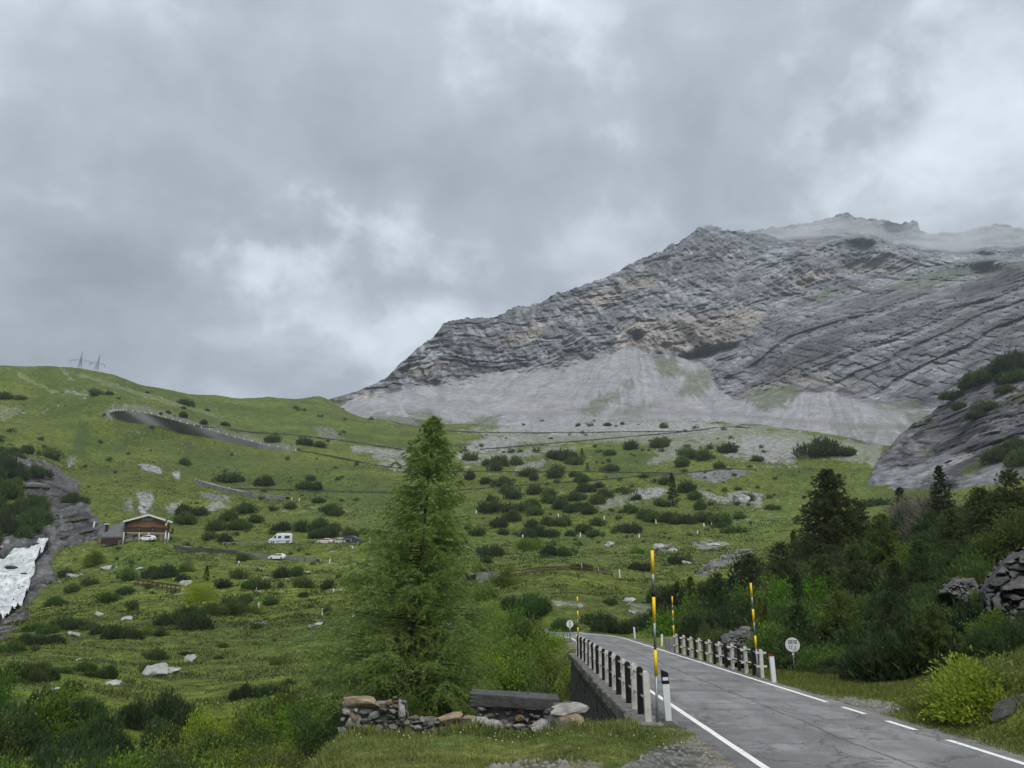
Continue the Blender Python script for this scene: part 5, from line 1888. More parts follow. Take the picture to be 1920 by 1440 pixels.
S += tr([(1175, 215, 75), (960, 228, 90), (1105, 265, 80), (1235, 258, 115), (1310, 222, 70), (1255, 175, 95), (1410, 165, 50), (1490, 150, 55), (1640, 305, 110), (1700, 300, 100), (1790, 300, 110), (1880, 285, 60), (1210, 290, 40), (1400, 285, 40), (1090, 305, 80), (1160, 325, 70), (1715, 180, 80), (500, 440, 110, 'alder'), (780, 512, 110), (870, 505, 120), (960, 470, 90, 'alder'), (940, 525, 60), (660, 520, 80), (460, 545, 60), (650, 590, 70),
         (370, 580, 70), (270, 650, 100), (540, 630, 120, 'heath'), (680, 650, 50), (680, 672, 50), (1060, 620, 160, 'willow'), (900, 745, 130, 'mid'), (990, 730, 130, 'mid'), (980, 775, 140, 'mid'), (1090, 700, 110, 'mid'), (1180, 640, 60), (1270, 630, 70), (1200, 690, 130, 'alder'), (1310, 690, 80, 'alder'), (1290, 560, 100), (1340, 565, 80), (1220, 510, 80), (1150, 560, 80), (1450, 505, 90), (1530, 495, 100), (1570, 555, 90), (1700, 560, 90),
         (1840, 545, 120), (1740, 505, 45), (1560, 605, 45), (1390, 645, 60), (1330, 470, 35), (1240, 415, 80, 'alder'), (1440, 560, 50), (1600, 660, 40), (1690, 690, 60), (330, 500, 60), (760, 560, 40)], 0, 900, .3646)
S += tr([(600, 452, 140, 'mid'), (690, 440, 100, 'mid'), (130, 985, 220, 'mid'), (430, 905, 180, 'mid'), (620, 885, 220, 'mid'), (300, 905, 200, 'mid'), (540, 770, 180, 'mid'), (700, 730, 230, 'mid'), (880, 720, 220, 'mid'), (420, 750, 200, 'mid'), (1020, 730, 160, 'mid'), (1180, 775, 180, 'mid'), (1290, 825, 260, 'mid'), (1440, 825, 240, 'mid'), (1650, 790, 180, 'alder'), (1780, 800, 160, 'alder'), (130, 1330, 330, 'near'), (300, 1320, 330, 'near'), (450, 1305, 260, 'near'), (520, 1140, 110, 'willow'),
         (400, 965, 90), (950, 1200, 190, 'mid'), (1220, 1275, 230, 'mid'), (1760, 1060, 230, 'mid'), (1730, 1205, 250, 'mid'), (810, 1418, 170, 'mid'), (1420, 335, 130, 'mid'), (1480, 460, 90), (1480, 510, 90), (1010, 215, 110), (760, 315, 90), (1000, 1255, 150, 'heath'), (700, 1215, 160, 'heath')], 0, 1060, 1 / 6)
S += tr([(1000, 505, 100, 'mid'), (1320, 430, 75, 'pine'), (1590, 605, 100, 'mid'), (870, 745, 130, 'heath'), (520, 930, 110, 'heath'), (1030, 868, 50), (1030, 1105, 150, 'alder'), (1130, 1090, 120, 'alder'), (480, 1050, 100, 'heath'), (740, 1445, 260, 'near'), (960, 1420, 220, 'near'), (1080, 1390, 200, 'near'), (1180, 1305, 110, 'mid'), (1480, 1300, 180, 'near'), (1350, 1190, 90, 'heath'), (150, 1010, 110, 'heath'), (1580, 1310, 180, 'near')], 320, 1040, .1875)
S += [(1000, 1165, 70, 'mid'), (1015, 1150, 55, 'mid'), (960, 1143, 45, 'mid'), (1150, 1135, 26, 'mid'), (950, 1100, 60, 'alder'), (915, 1125, 60, 'alder'), (1130, 1185, 60, 'mid'), (1180, 1190, 60, 'mid'), (1210, 1180, 55, 'mid'), (1110, 1172, 50, 'heath'), (1245, 1165, 60, 'mid'), (1230, 1130, 50, 'mid'), (1260, 1115, 40, 'mid'), (1050, 1185, 50, 'mid'), (1540, 858, 62, 'mid'), (1570, 856, 44), (1592, 856, 30), (1560, 850, 40, 'mid'), (1545, 955, 40, 'heath'), (1640, 950, 40, 'heath')]

pu = np.array([s[0] for s in S])
pv = np.array([s[1] for s in S])
HP, HR = hit(pu, pv)
for s, P, r in zip(S, HP, HR):
    w = s[2] * r / FPX * .97
    kind = s[3] if len(s) > 3 else ('far' if s[2] < 34 else 'mid')
    w *= {'alder': .95, 'willow': 1.0, 'heath': 1.05}.get(kind, 1.08)
    P = P + np.array([0, 0, -.04 * w])
    P = P * (1, 1, 1) + np.array([P[0], P[1], 0]) / r * (w * .30)      # its middle stands behind its front edge
    P[2] = float(ground([P[0]], [P[1]])[0]) - .05 * w
    if kind == 'far' and s[2] < 19 and s[1] > 830:
        MERGE.append((P, w))
        continue
    hs = random.uniform(1.05, 1.45) if kind in ('far', 'mid', 'near') else 1.05
    plant(kind, P, w, ZONE(s[0], s[1]), hs)


def merge_small():
    rgn = random.Random(77)
    uu, vv = [], []
    for box, n in (((860, 1460, 835, 1000), 170), ((0, 700, 760, 1000), 90), ((200, 700, 1020, 1120), 60), ((880, 1300, 1000, 1060), 40), ((900, 1400, 790, 835), 40)):
        for _ in range(n):
            uu.append(rgn.uniform(box[0], box[1]))
            vv.append(rgn.uniform(box[2], box[3]))
    Pq, rq = hit(uu, vv)
    cl = fbm(Pq[:, 0] / 40, Pq[:, 1] / 40, None, 3, 611)
    for P, r, c in zip(Pq, rq, cl):
        if c > -.12:
            MERGE.append((P, rgn.uniform(3, 13) / FPX * r))
    V, C = [], []
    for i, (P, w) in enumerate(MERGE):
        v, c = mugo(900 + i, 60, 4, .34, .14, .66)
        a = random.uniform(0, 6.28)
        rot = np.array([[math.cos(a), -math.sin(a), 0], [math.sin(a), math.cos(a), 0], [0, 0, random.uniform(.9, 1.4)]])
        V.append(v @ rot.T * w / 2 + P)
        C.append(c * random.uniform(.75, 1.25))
    V = np.concatenate(V)
    link('pine_scrub', shrub_mesh('pine_scrub', V, np.concatenate(C)), kind='stuff')


merge_small()


def scatter(n, poly, wpx, kinds, zone, mind=.40, seed=0, hs=1.0, wm=None, r0=9.0):
    rgn = random.Random(seed)
    us = [p[0] for p in poly]
    vs = [p[1] for p in poly]
    cand = [(rgn.uniform(min(us), max(us)), rgn.uniform(min(vs), max(vs))) for _ in range(n * 14)]
    a = np.array(cand)
    a = a[in_poly(poly, a[:, 0], a[:, 1])]
    Pp, r = hit(a[:, 0], a[:, 1], r0)
    done = []
    for (u, v), P, rr in zip(a, Pp, r):
        if len(done) >= n:
            break
        w = rgn.uniform(*wm) if wm else rgn.uniform(*wpx) * rr / FPX
        d, _ = road_dist(np.array([P[0]]), np.array([P[1]]))
        if rr < 140 and abs(d[0]) < 3.4 + w * .42:
            continue
        wp = w / rr * FPX
        if rr < 47 and 1748 < u < 1862 and 1070 < v < 1190:
            continue
        if any(math.hypot(u - x, (v - y) * 1.6) < mind * (wp + q) / 2 for x, y, q in done):
            continue
        done.append((u, v, wp))
        k = rgn.choice(kinds)
        plant(k, P - np.array([0, 0, .08 * w]), w, zone, hs * rgn.uniform(.9, 1.2), label=None)


# the wooded slope on the right: bases on the ground, crowns above
WOODS = [(1250, 1170), (1300, 1130), (1340, 1110), (1420, 1080), (1500, 1050), (1580, 1030), (1660, 1010), (1740, 985), (1820, 965), (1960, 925), (1990, 1020), (1880, 1050), (1800, 1080), (1800, 1140), (1850, 1200), (1790, 1240), (1720, 1275), (1600, 1285), (1520, 1272), (1450, 1225), (1400, 1215), (1330, 1196), (1270, 1195)]
scatter(50, [(1250, 1165), (1420, 1080), (1580, 1030), (1740, 985), (1960, 925), (1990, 1000), (1800, 1040), (1560, 1090), (1300, 1150)], None, ['near', 'near', 'mid', 'near', 'pine'], 'high on the wooded slope', .34, 5, 1.15, (3.8, 6.2))
scatter(58, [(1260, 1190), (1320, 1150), (1560, 1090), (1800, 1040), (1980, 1010), (1860, 1060), (1800, 1140), (1700, 1180), (1560, 1200), (1440, 1200), (1340, 1190)], None, ['near', 'near', 'near', 'mid', 'alder'], 'amid the wooded slope', .34, 6, 1.15, (3.2, 5.4))
scatter(34, [(1440, 1240), (1470, 1210), (1560, 1200), (1700, 1185), (1820, 1150), (1850, 1200), (1780, 1262), (1640, 1288), (1530, 1280)], None, ['near', 'near', 'alder', 'pine'], 'below the wooded slope', .34, 7, 1.15, (2.4, 4.0))
scatter(9, [(1265, 1205), (1330, 1205), (1400, 1228), (1440, 1255), (1420, 1236), (1330, 1198)], None, ['near', 'alder', 'alder'], 'behind the right railing', .4, 8, .9, (1.8, 2.8))
# bottom left corner and the shrubs below the verge
scatter(24, [(-20, 1350), (60, 1345), (200, 1335), (330, 1345), (400, 1380), (420, 1440), (430, 1560), (-20, 1560)], None, ['near', 'alder', 'near', 'alder'], 'in bottom left corner', .34, 9, 1.5, (2.4, 3.8))
scatter(30, [(380, 1400), (440, 1380), (520, 1365), (600, 1350), (650, 1352), (630, 1400), (590, 1445), (480, 1540), (300, 1540), (300, 1440)], None, ['willow', 'willow', 'alder'], 'left of the ruined wall', .30, 10, 1.6, (2.1, 3.3))
scatter(28, [(880, 1240), (900, 1170), (960, 1160), (1040, 1170), (1068, 1200), (1074, 1290), (1040, 1300), (960, 1300), (900, 1295)], None, ['alder', 'willow', 'alder'], 'between larch and bridge', .32, 11, 1.9, (2.6, 4.4))
scatter(12, [(640, 1330), (720, 1318), (860, 1312), (900, 1305), (1060, 1310), (1070, 1335), (880, 1330), (700, 1345)], None, ['willow', 'alder'], 'behind the ruined wall', .4, 12, 1.0, (1.0, 1.7))
scatter(24, [(-30, 900), (10, 860), (40, 900), (60, 940), (75, 985), (60, 1010), (0, 1020), (-30, 1020)], None, ['mid', 'near', 'mid'], 'left of the waterfall', .26, 13, 1.7, (7, 11))
scatter(8, [(-30, 820), (0, 815), (40, 830), (75, 850), (60, 860), (0, 865)], None, ['mid'], 'above the gorge', .40, 14, 1.0, (6, 9))

for (u, v, w) in [(1905, 690, 60), (1870, 700, 50), (1840, 712, 46), (1812, 726, 40), (1790, 748, 34), (1885, 715, 40), (1915, 712, 44), (1850, 770, 40), (1835, 785, 30), (1742, 790, 14), (1905, 850, 60), (1870, 862, 50), (1915, 872, 60), (1800, 765, 26), (1890, 735, 30)]:
    i = int(np.argmin((SPUR['u'] - u) ** 2 + (SPUR['v'] - v) ** 2))
    P = np.array([SPUR['x'][i], SPUR['y'][i], SPUR['z'][i]])
    plant('mid', P - np.array([0, 0, .4]), w / FPX * np.hypot(P[0], P[1]), 'on the dark rocky spur', 1.2)
for (u, v, w, k) in [(1905, 1225, 110, 'near'), (1862, 1212, 80, 'alder'), (1930, 1200, 100, 'near'), (1830, 1170, 80, 'near'), (1815, 1140, 60, 'near'), (1852, 1062, 70, 'near'), (1900, 1040, 90, 'near'), (1935, 1020, 90, 'near'), (1780, 1130, 70, 'near'), (1845, 1130, 46, 'alder')]:
    (P,), (r,) = hit([u], [v])
    plant(k, P - np.array([0, 0, .1]), w / FPX * r, 'round the dark rock face', 1.3)

for (o, y, w, k) in [(-5.6, 44, 3.4, 'alder'), (-6.0, 48.5, 3.8, 'willow'), (-5.4, 52.5, 3.6, 'alder'), (-7.2, 55, 4.2, 'alder'), (-7.5, 50, 4.2, 'willow'), (-5.0, 40, 2.6, 'willow'), (-5.4, 58, 4.4, 'alder'), (-7.0, 62, 4.8, 'alder'), (-5.6, 66, 4.4, 'willow')]:
    p = at(o, y)
    p.z = float(ground([p.x], [p.y])[0]) - .2
    top = plane(y) + 1.5 - p.z
    plant(k, p, w, 'by far left bridge end', max(1.0, top / (w * .5) / 1.15))
# ------------------------------------------------------------------ trees
def tree(name, label, cat, P, seed, h, rb, nbr, ntw, nb, L, W, dark, tip, mat, droop=-.12, power=1.0, z0=.06, lean=(0, 0), group=None, kz=.95, tw=(-.55, .25)):
    V, C, wood = conifer(seed, h, rb, nbr, ntw, nb, L, W, dark, tip, droop, power, z0, kz, tw)
    r = empty(name, P, label, cat, group, (lean[0], lean[1], 0 if lean != (0, 0) else seed * 1.3))
    link('trunk', wood.mesh('trunk', M_BARK, True), r)
    link('crown', new_mesh('crown', V, tris=np.arange(len(V)).reshape(-1, 3), smooth=False, col=C, mats=[mat]), r)
    return r


(HL,), (hr,) = hit([764], [1296])
HL[2] = float(ground([HL[0]], [HL[1]])[0])
d_l = HL[1] * math.cos(PITCH) + HL[2] * math.sin(PITCH)
HT = 520 / FPX * d_l / math.cos(PITCH) * .972
tree('larch_tree', 'tall feathery green larch standing alone in front of the bridge', 'tree', HL, 5, HT, HT * .37, 260, 36, 25, .18, .036, (0.085, 0.138, 0.024), (0.195, 0.275, 0.052), M_LARCH, -.20, .92, .03, (0, R(4.2)), None, 1.02, (-.45, .12))

SP_D, SP_T = (0.020, 0.038, 0.014), (0.056, 0.085, 0.025)
LA_D, LA_T = (0.034, 0.056, 0.013), (0.085, 0.118, 0.026)
for (u, vt, vb, wp, lab, name, dk, tp, seed) in [
        (1566, 890, 1050, 170, 'tall pointed spruce rising above the wooded slope', 'spruce_tree', (0.022, .042, .013), (.06, .088, .022), 21),
        (1694, 918, 985, 62, 'short dark pine against the pale rock slab', 'pine_tree', (.011, .023, .011), (.03, .05, .018), 22),
        (1298, 1088, 1165, 52, 'light green young larch above the right railing', 'larch_tree', LA_D, LA_T, 23),
        (1262, 890, 950, 24, 'slim dark spruce alone on the middle slope', 'spruce_tree', SP_D, SP_T, 24),
        (1092, 842, 864, 16, 'tiny spruce beside dwarf pines on stony slope', 'spruce_tree', SP_D, SP_T, 25),
        (1102, 868, 884, 12, 'tiny spruce just above the upper hairpin road', 'spruce_tree', SP_D, SP_T, 26),
        (386, 1062, 1092, 18, 'little dark spruce behind the bright willow near fence', 'spruce_tree', SP_D, SP_T, 27),
        (1430, 1128, 1212, 44, 'small bright larch by the yellow pole right of the road', 'larch_tree', (.06, .085, .016), (.14, .17, .035), 28),
        (1440, 1140, 1215, 36, 'second small bright larch behind the yellow pole', 'larch_tree', (.06, .085, .016), (.12, .15, .03), 29),
        (1492, 1000, 1060, 34, 'small dark spruce at the top edge of the wood', 'spruce_tree', SP_D, SP_T, 30),
        (1773, 880, 985, 60, 'dark spruce on the skyline of the wood by the pale slab', 'spruce_tree', (.011, .023, .011), (.035, .055, .018), 31),
        (1620, 945, 1020, 60, 'bushy spruce next to the tall pointed one', 'spruce_tree', SP_D, SP_T, 32),
        (1500, 1082, 1170, 62, 'bushy dark spruce in the middle of the wood', 'spruce_tree', SP_D, SP_T, 33),
        (1690, 1060, 1170, 80, 'wide dark spruce below the grey bare bushes', 'spruce_tree', SP_D, SP_T, 34)]:
    (P,), (r,) = hit([u], [vb])
    dd = P[1] * math.cos(PITCH) + P[2] * math.sin(PITCH)
    h = (vb - vt) / FPX * dd * 1.05
    far = r > 160
    tree(name, lab, 'tree', P, seed, h, wp / FPX * dd * .56, 46 if far else (150 if wp > 90 else 90), 9 if far else (24 if wp > 90 else 15), 9 if far else (16 if wp > 90 else 12), h * (.055 if far else .036), h * (.02 if far else .010), dk, tp, M_LEAF, -.10, .85, .05)

WP = [(1350, 1085, 1165, 62, 'nearest the knoll'), (1412, 1048, 1135, 62, 'on the left edge of the wood'), (1470, 1028, 1122, 72, 'behind the small bright larches'), (1545, 1052, 1150, 84, 'below the tall pointed spruce'), (1612, 1035, 1140, 84, 'right below the bushy spruce'), (1662, 975, 1080, 74, 'just left of the grey bare bushes'),
      (1735, 1025, 1130, 84, 'above the small pale rock face'), (1795, 965, 1062, 74, 'right of the grey bare bushes'), (1850, 925, 1032, 84, 'on the skyline near the right edge'), (1908, 893, 1010, 95, 'highest at the right edge of the wood'), (1582, 1125, 1232, 95, 'low behind the round load sign'), (1682, 1125, 1240, 104, 'low in the middle of the wood'), (1505, 1148, 1252, 84, 'just above the round load sign'), (1762, 1150, 1262, 100, 'low at the right behind the lime bush')]
for k, (u, vt, vb, wp, where) in enumerate(WP):
    (P,), (r,) = hit([u], [vb])
    dd = P[1] * math.cos(PITCH) + P[2] * math.sin(PITCH)
    h = (vb - vt) / FPX * dd * 1.08
    tree('pine_tree', 'bushy dark green mountain pine ' + where, 'tree', P, 60 + k, h, wp / FPX * dd * .55, 95, 17, 13, h * .036, h * .012, (.030, .052, .018), (.092, .128, .036), M_LEAF, .05, .55, .06)

# weathered alders on the wooded slope
for u, v, w in [(1700, 985, 70), (1760, 985, 80), (1735, 1010, 60), (1655, 1120, 60), (1880, 1010, 60)]:
    (P,), (r,) = hit([u], [v])
    plant('dead', P, w / FPX * r, 'among dark pines on right slope', 1.15)

# the light green bush by the near right bank
for k, (u, v, w, lab) in enumerate([(1822, 1330, 2.3, 'big lime green willow bush on the right bank by the road'), (1868, 1310, 2.0, 'lime green willow bush right of the big one'), (1762, 1325, 1.4, 'low leafy willow at the left foot of the lime bush')]):
    (P,), (r,) = hit([u], [v])
    V, C, T = broadleaf(400 + k, 6000, .085, 1.1, (0.062, .105, .018), (.155, .215, .046), 50, .46)
    rt = empty('willow_bush', P - np.array([0, 0, .1]), lab, 'bush', None, (0, 0, k), (w / 2 * 1.22, w / 2 * 1.2, w / 2 * 1.2))
    link('foliage', shrub_mesh('foliage', V, C, T), rt)
    link('stem', STEM_W, rt)
# ------------------------------------------------------------------ waterfall
def mat_water():
    m = bpy.data.materials.new('white_water')
    m.use_nodes = True
    t = NT(m.node_tree)
    out = t.n('ShaderNodeOutputMaterial')
    b = t.n('ShaderNodeBsdfPrincipled')
    t.nt.links.new(b.outputs[0], out.inputs[0])
    co = t.n('ShaderNodeTexCoord').outputs['UV']
    mp = t.n('ShaderNodeMapping')
    mp.inputs['Scale'].default_value = (1, .28, 1)
    t.set(mp.inputs[0], co)
    n = t.noise(mp.outputs[0], .8, 8, .72, 1.2)
    n2 = t.noise(co, .10, 4, .6)
    f = t.ramp(t.math('MULTIPLY_ADD', n2, .5, n), (.56, .92))
    t.set(b.inputs['Base Color'], t.mix(f, (0.18, 0.21, 0.23), (0.70, 0.72, 0.73)))
    b.inputs['Roughness'].default_value = .5
    bp = t.n('ShaderNodeBump')
    bp.inputs['Strength'].default_value = .35
    bp.inputs['Distance'].default_value = .5
    t.set(bp.inputs['Height'], n)
    t.nt.links.new(bp.outputs[0], b.inputs['Normal'])
    return m


def build_water():
    # centre line and half width of the torrent, top to bottom, as it lies in its bed
    rows = [(80, 1016, 88, 272), (66, 1026, 88, 264), (40, 1034, 78, 258), (10, 1044, 70, 250), (-20, 1058, 63, 240), (-40, 1072, 66, 230), (-50, 1084, 58, 222), (-55, 1096, 56, 212), (-60, 1110, 52, 203), (-66, 1126, 46, 193), (-80, 1140, 33, 183), (-90, 1152, 18, 174), (-100, 1164, 2, 166), (-110, 1180, -14, 156), (-120, 1205, -40, 142)]
    rr = np.array(rows, float)
    t = np.linspace(0, len(rows) - 1, 130)
    k = np.arange(len(rows))
    ul, v, ur, d = (np.interp(t, k, rr[:, i]) for i in range(4))
    nacc = 46
    V, UV = [], []
    f = np.linspace(0, 1, nacc)
    for i in range(len(t)):
        u = lerp(ul[i], ur[i] + 3 * perlin(np.array([i * .31]), np.array([2.2]))[0], f)
        X, Y, Z = pix_dir(u, np.full(nacc, v[i]))
        h = np.hypot(X, Y)
        x, y, z = X / h * d[i], Y / h * d[i], Z / h * d[i]
        z = z + 1.0 * fbm(x / 3, y / 4, None, 5, 301, .6) + .7 * np.sin(t[i] * 3.2 + 2 * perlin(x / 6, y / 9, None, 5)) - .8
        V.append(np.stack([x, y, z], 1))
        fr_ = (t[i] * .9 + .7 * perlin(x / 7, np.full(nacc, t[i] * .4), None, 9) + .25 * perlin(x / 2.2, y / 3, None, 11)) % 1.0
        z = z + 1.7 * (sstep(0, .3, fr_) - fr_) + .7
        V[-1][:, 2] = z
        UV.append(np.stack([x, t[i] * 14 + 0 * x], 1))
    V = np.concatenate(V)
    ii = np.arange(len(V)).reshape(len(t), nacc)
    q = np.stack([ii[:-1, :-1], ii[1:, :-1], ii[1:, 1:], ii[:-1, 1:]], -1).reshape(-1, 4)
    link('waterfall', new_mesh('waterfall', V, quads=q, uv=np.concatenate(UV), mats=[mat_water()]), kind='structure')


build_water()


# ------------------------------------------------------------------ far hairpin roads: a carriageway on a low stone wall
def polyline(px, step=4.0):
    px = np.array(px, float)
    seg = np.concatenate([[0], np.cumsum(np.hypot(*np.diff(px, axis=0).T))])
    t = np.arange(0, seg[-1] + .1, 6.0)
    u, v = np.interp(t, seg, px[:, 0]), np.interp(t, seg, px[:, 1])
    P, r = hit(u, v)
    # sight lines that graze a hummock jump: smooth the range along the line
    lr = np.log(r)
    for _ in range(12):
        lr[1:-1] = .25 * lr[:-2] + .5 * lr[1:-1] + .25 * lr[2:]
    r = np.exp(lr)
    X, Y, Z = pix_dir(u, v)
    h = np.hypot(X, Y)
    return np.stack([X / h * r, Y / h * r, Z / h * r], 1), r


M_FWALL = mat_plain('dark_wall_stone', (0.105, 0.10, 0.10), .9, .55, .35, .15)
M_PWALL = mat_plain('pale_wall_stone', (0.27, 0.265, 0.26), .9, .6, .55, .15)
M_CONC = mat_plain('stained_concrete', (0.20, 0.198, 0.205), .9, .45, .10, .15, col2=(0.10, .10, .105))
M_FROAD = mat_plain('far_asphalt', (0.22, 0.22, 0.22), .9, .2, .2, .15)


def far_road(px, h, label, width=5.0, mat=None, grp=None):
    P, r = polyline(px)
    n = len(P)
    rad = P[:, :2] / np.linalg.norm(P[:, :2], axis=1)[:, None]      # uphill is roughly away from the viewer
    T = np.gradient(P[:, :2], axis=0)
    T /= np.linalg.norm(T, axis=1)[:, None]
    N = np.stack([-T[:, 1], T[:, 0]], 1)
    N *= np.sign((N * rad).sum(1))[:, None]
    hh = np.asarray(h) * np.ones(n)
    top = P[:, 2] + hh * .5
    bot = P[:, 2] - hh * .5 - .8
    f0 = P[:, :2]
    f1 = P[:, :2] + N * .45
    f2 = P[:, :2] + N * width
    def ring(xy, z): return np.concatenate([xy, z[:, None]], 1)
    A = [ring(f0, bot), ring(f0, top), ring(f1, top + .0), ring(f1, bot)]
    V = np.concatenate(A)
    ii = np.arange(4 * n).reshape(4, n)
    q = np.concatenate([np.stack([ii[k, :-1], ii[k, 1:], ii[(k + 1) % 4, 1:], ii[(k + 1) % 4, :-1]], -1) for k in range(4)])
    caps = np.array([[ii[0, 0], ii[1, 0], ii[2, 0], ii[3, 0]], [ii[3, -1], ii[2, -1], ii[1, -1], ii[0, -1]]])
    o = link('retaining_wall', new_mesh('retaining_wall', V, quads=np.concatenate([q, caps]), smooth=False, mats=[mat or M_FWALL]))
    tag(o, label, 'wall', grp)
    B = [ring(f1, top - .35), ring(f2, top - .30), ring(f2, top - 2.5)]
    V = np.concatenate(B)
    ii = np.arange(3 * n).reshape(3, n)
    q = np.concatenate([np.stack([ii[k, :-1], ii[k, 1:], ii[k + 1, 1:], ii[k + 1, :-1]], -1) for k in range(2)])
    link('road', new_mesh('road', V, quads=q, smooth=False, mats=[M_FROAD]), kind='structure')
    return P, r


far_road([(640, 766), (700, 784), (760, 798), (830, 808), (900, 811.5), (990, 812.5), (1100, 811.5), (1180, 810.5), (1287, 809.5)], 1.7, 'thin dark wall of the topmost road under the scree')
far_road([(900, 844), (950, 840), (1040, 832), (1173, 820.5), (1287, 810), (1340, 803), (1385, 801), (1400, 803)], 1.7, 'dark wall of the second road curving up to its right bend')
far_road([(350, 797), (467, 811), (567, 818), (640, 827), (710, 837), (773, 847), (850, 851)], 1.6, 'dark road wall just above the long grey retaining wall')
far_road([(563, 846), (640, 860), (702, 873), (771, 883), (860, 885), (1007, 886), (1123, 886), (1267, 889)], 1.4, 'dark road wall running from the grey retaining wall to the right hairpin')
far_road([(413, 916), (500, 919), (600, 922), (675, 924), (761, 926), (867, 920), (990, 910.5), (1093, 903), (1207, 894), (1273, 890), (1360, 880), (1420, 882)], 1.3, 'dark road wall of the lowest long hairpin across the middle slope')
far_road([(365, 906), (400, 917), (450, 929), (500, 935), (540, 938)], 3.4, 'stone hairpin wall with white posts on the left slope', mat=M_PWALL)
far_road([(445, 1040), (500, 1047), (560, 1051), (596, 1054)], 1.9, 'pale dry stone wall behind the white car on the lower road', mat=M_PWALL)
far_road([(325, 1029), (350, 1034), (380, 1035), (420, 1038), (445, 1040)], 2.2, 'dark stone wall stepping down from the chalet terrace', mat=M_FWALL)
far_road([(893, 1088), (925, 1086), (945, 1084)], 2.6, 'short pale stone wall on the knoll beside the larch', mat=M_PWALL)

# the tall grey retaining wall on the left hill
def tall_wall():
    bot = [(206, 778), (214, 785), (232, 789), (280, 797), (330, 807), (380, 818), (440, 832), (500, 843), (560, 849)]
    top = [(204, 774), (214, 771), (236, 770), (280, 776), (330, 789), (380, 803), (440, 820), (500, 835), (562, 846)]
    P, r = polyline(bot)
    n = len(P)
    tv = np.interp(np.linspace(0, 1, n), np.linspace(0, 1, len(top)), [p[1] for p in top])
    tu = np.interp(np.linspace(0, 1, n), np.linspace(0, 1, len(top)), [p[0] for p in top])
    rad = P[:, :2] / np.linalg.norm(P[:, :2], axis=1)[:, None]
    rt = r + 2.5
    X, Y, Z = pix_dir(tu, tv)
    h = np.hypot(X, Y)
    Tp = np.stack([X / h * rt, Y / h * rt, Z / h * rt], 1)
    back = Tp + np.concatenate([rad * 1.0, np.zeros((n, 1))], 1)
    bb = P + np.concatenate([rad * 6.0, np.full((n, 1), -6.0)], 1)
    P2 = P + np.array([0, 0, -2.0])
    V = np.concatenate([P2, Tp, back, bb])
    ii = np.arange(4 * n).reshape(4, n)
    q = np.concatenate([np.stack([ii[k, :-1], ii[k, 1:], ii[k + 1, 1:], ii[k + 1, :-1]], -1) for k in range(3)])
    caps = np.array([[ii[0, 0], ii[1, 0], ii[2, 0], ii[3, 0]], [ii[3, -1], ii[2, -1], ii[1, -1], ii[0, -1]]])
    o = link('retaining_wall', new_mesh('retaining_wall', V, quads=np.concatenate([q, caps]), smooth=False, mats=[M_CONC]))
    tag(o, 'long tall grey concrete retaining wall curving across the left hillside', 'wall')
    # road behind its crest
    f2 = back + np.concatenate([rad * 5, np.full((n, 1), .1)], 1)
    f3 = f2 + np.array([0, 0, -3.0])
    V = np.concatenate([back - np.array([0, 0, .3]), f2, f3])
    ii = np.arange(3 * n).reshape(3, n)
    q = np.concatenate([np.stack([ii[k, :-1], ii[k, 1:], ii[k + 1, 1:], ii[k + 1, :-1]], -1) for k in range(2)])
    link('road', new_mesh('road', V, quads=q, smooth=False, mats=[M_FROAD]), kind='structure')
    return Tp


TW = tall_wall()
M_FPOST = mat_plain('white_marker', (0.72, 0.71, 0.66), .6, .2, 2.0, .2)
GP = MB().prism([(-.16, -.3), (.16, -.3), (.14, .85), (.07, 1.0), (-.07, 1.0), (-.14, .85)], -.11, .11).mesh('guard_stone', M_FPOST)


def guard(P, label, grp, s=1.0):
    o = link('guard_stone', GP)
    o.location = P
    o.scale = (s, s, s)
    o.rotation_euler = (0, 0, random.uniform(-.4, .4))
    return tag(o, label, 'guard stone', grp)


for i in range(1, len(TW), 2):
    guard(TW[i] + np.array([0, .5, -.05]), 'pale guard stone along the crest of the long grey retaining wall', 'guard stones on the long grey wall', 1.25)
for (u, v) in [(366, 902), (373, 905), (381, 907), (388, 909), (398, 911), (430, 918), (445, 924), (462, 928), (470, 930), (480, 931), (492, 934), (508, 934), (523, 935), (535, 937), (547, 938), (561, 939)]:
    (P,), _ = hit([u], [v])
    guard(P, 'pale guard stone along the stone hairpin on the left slope', 'guard stones on the stone hairpin', 1.2)

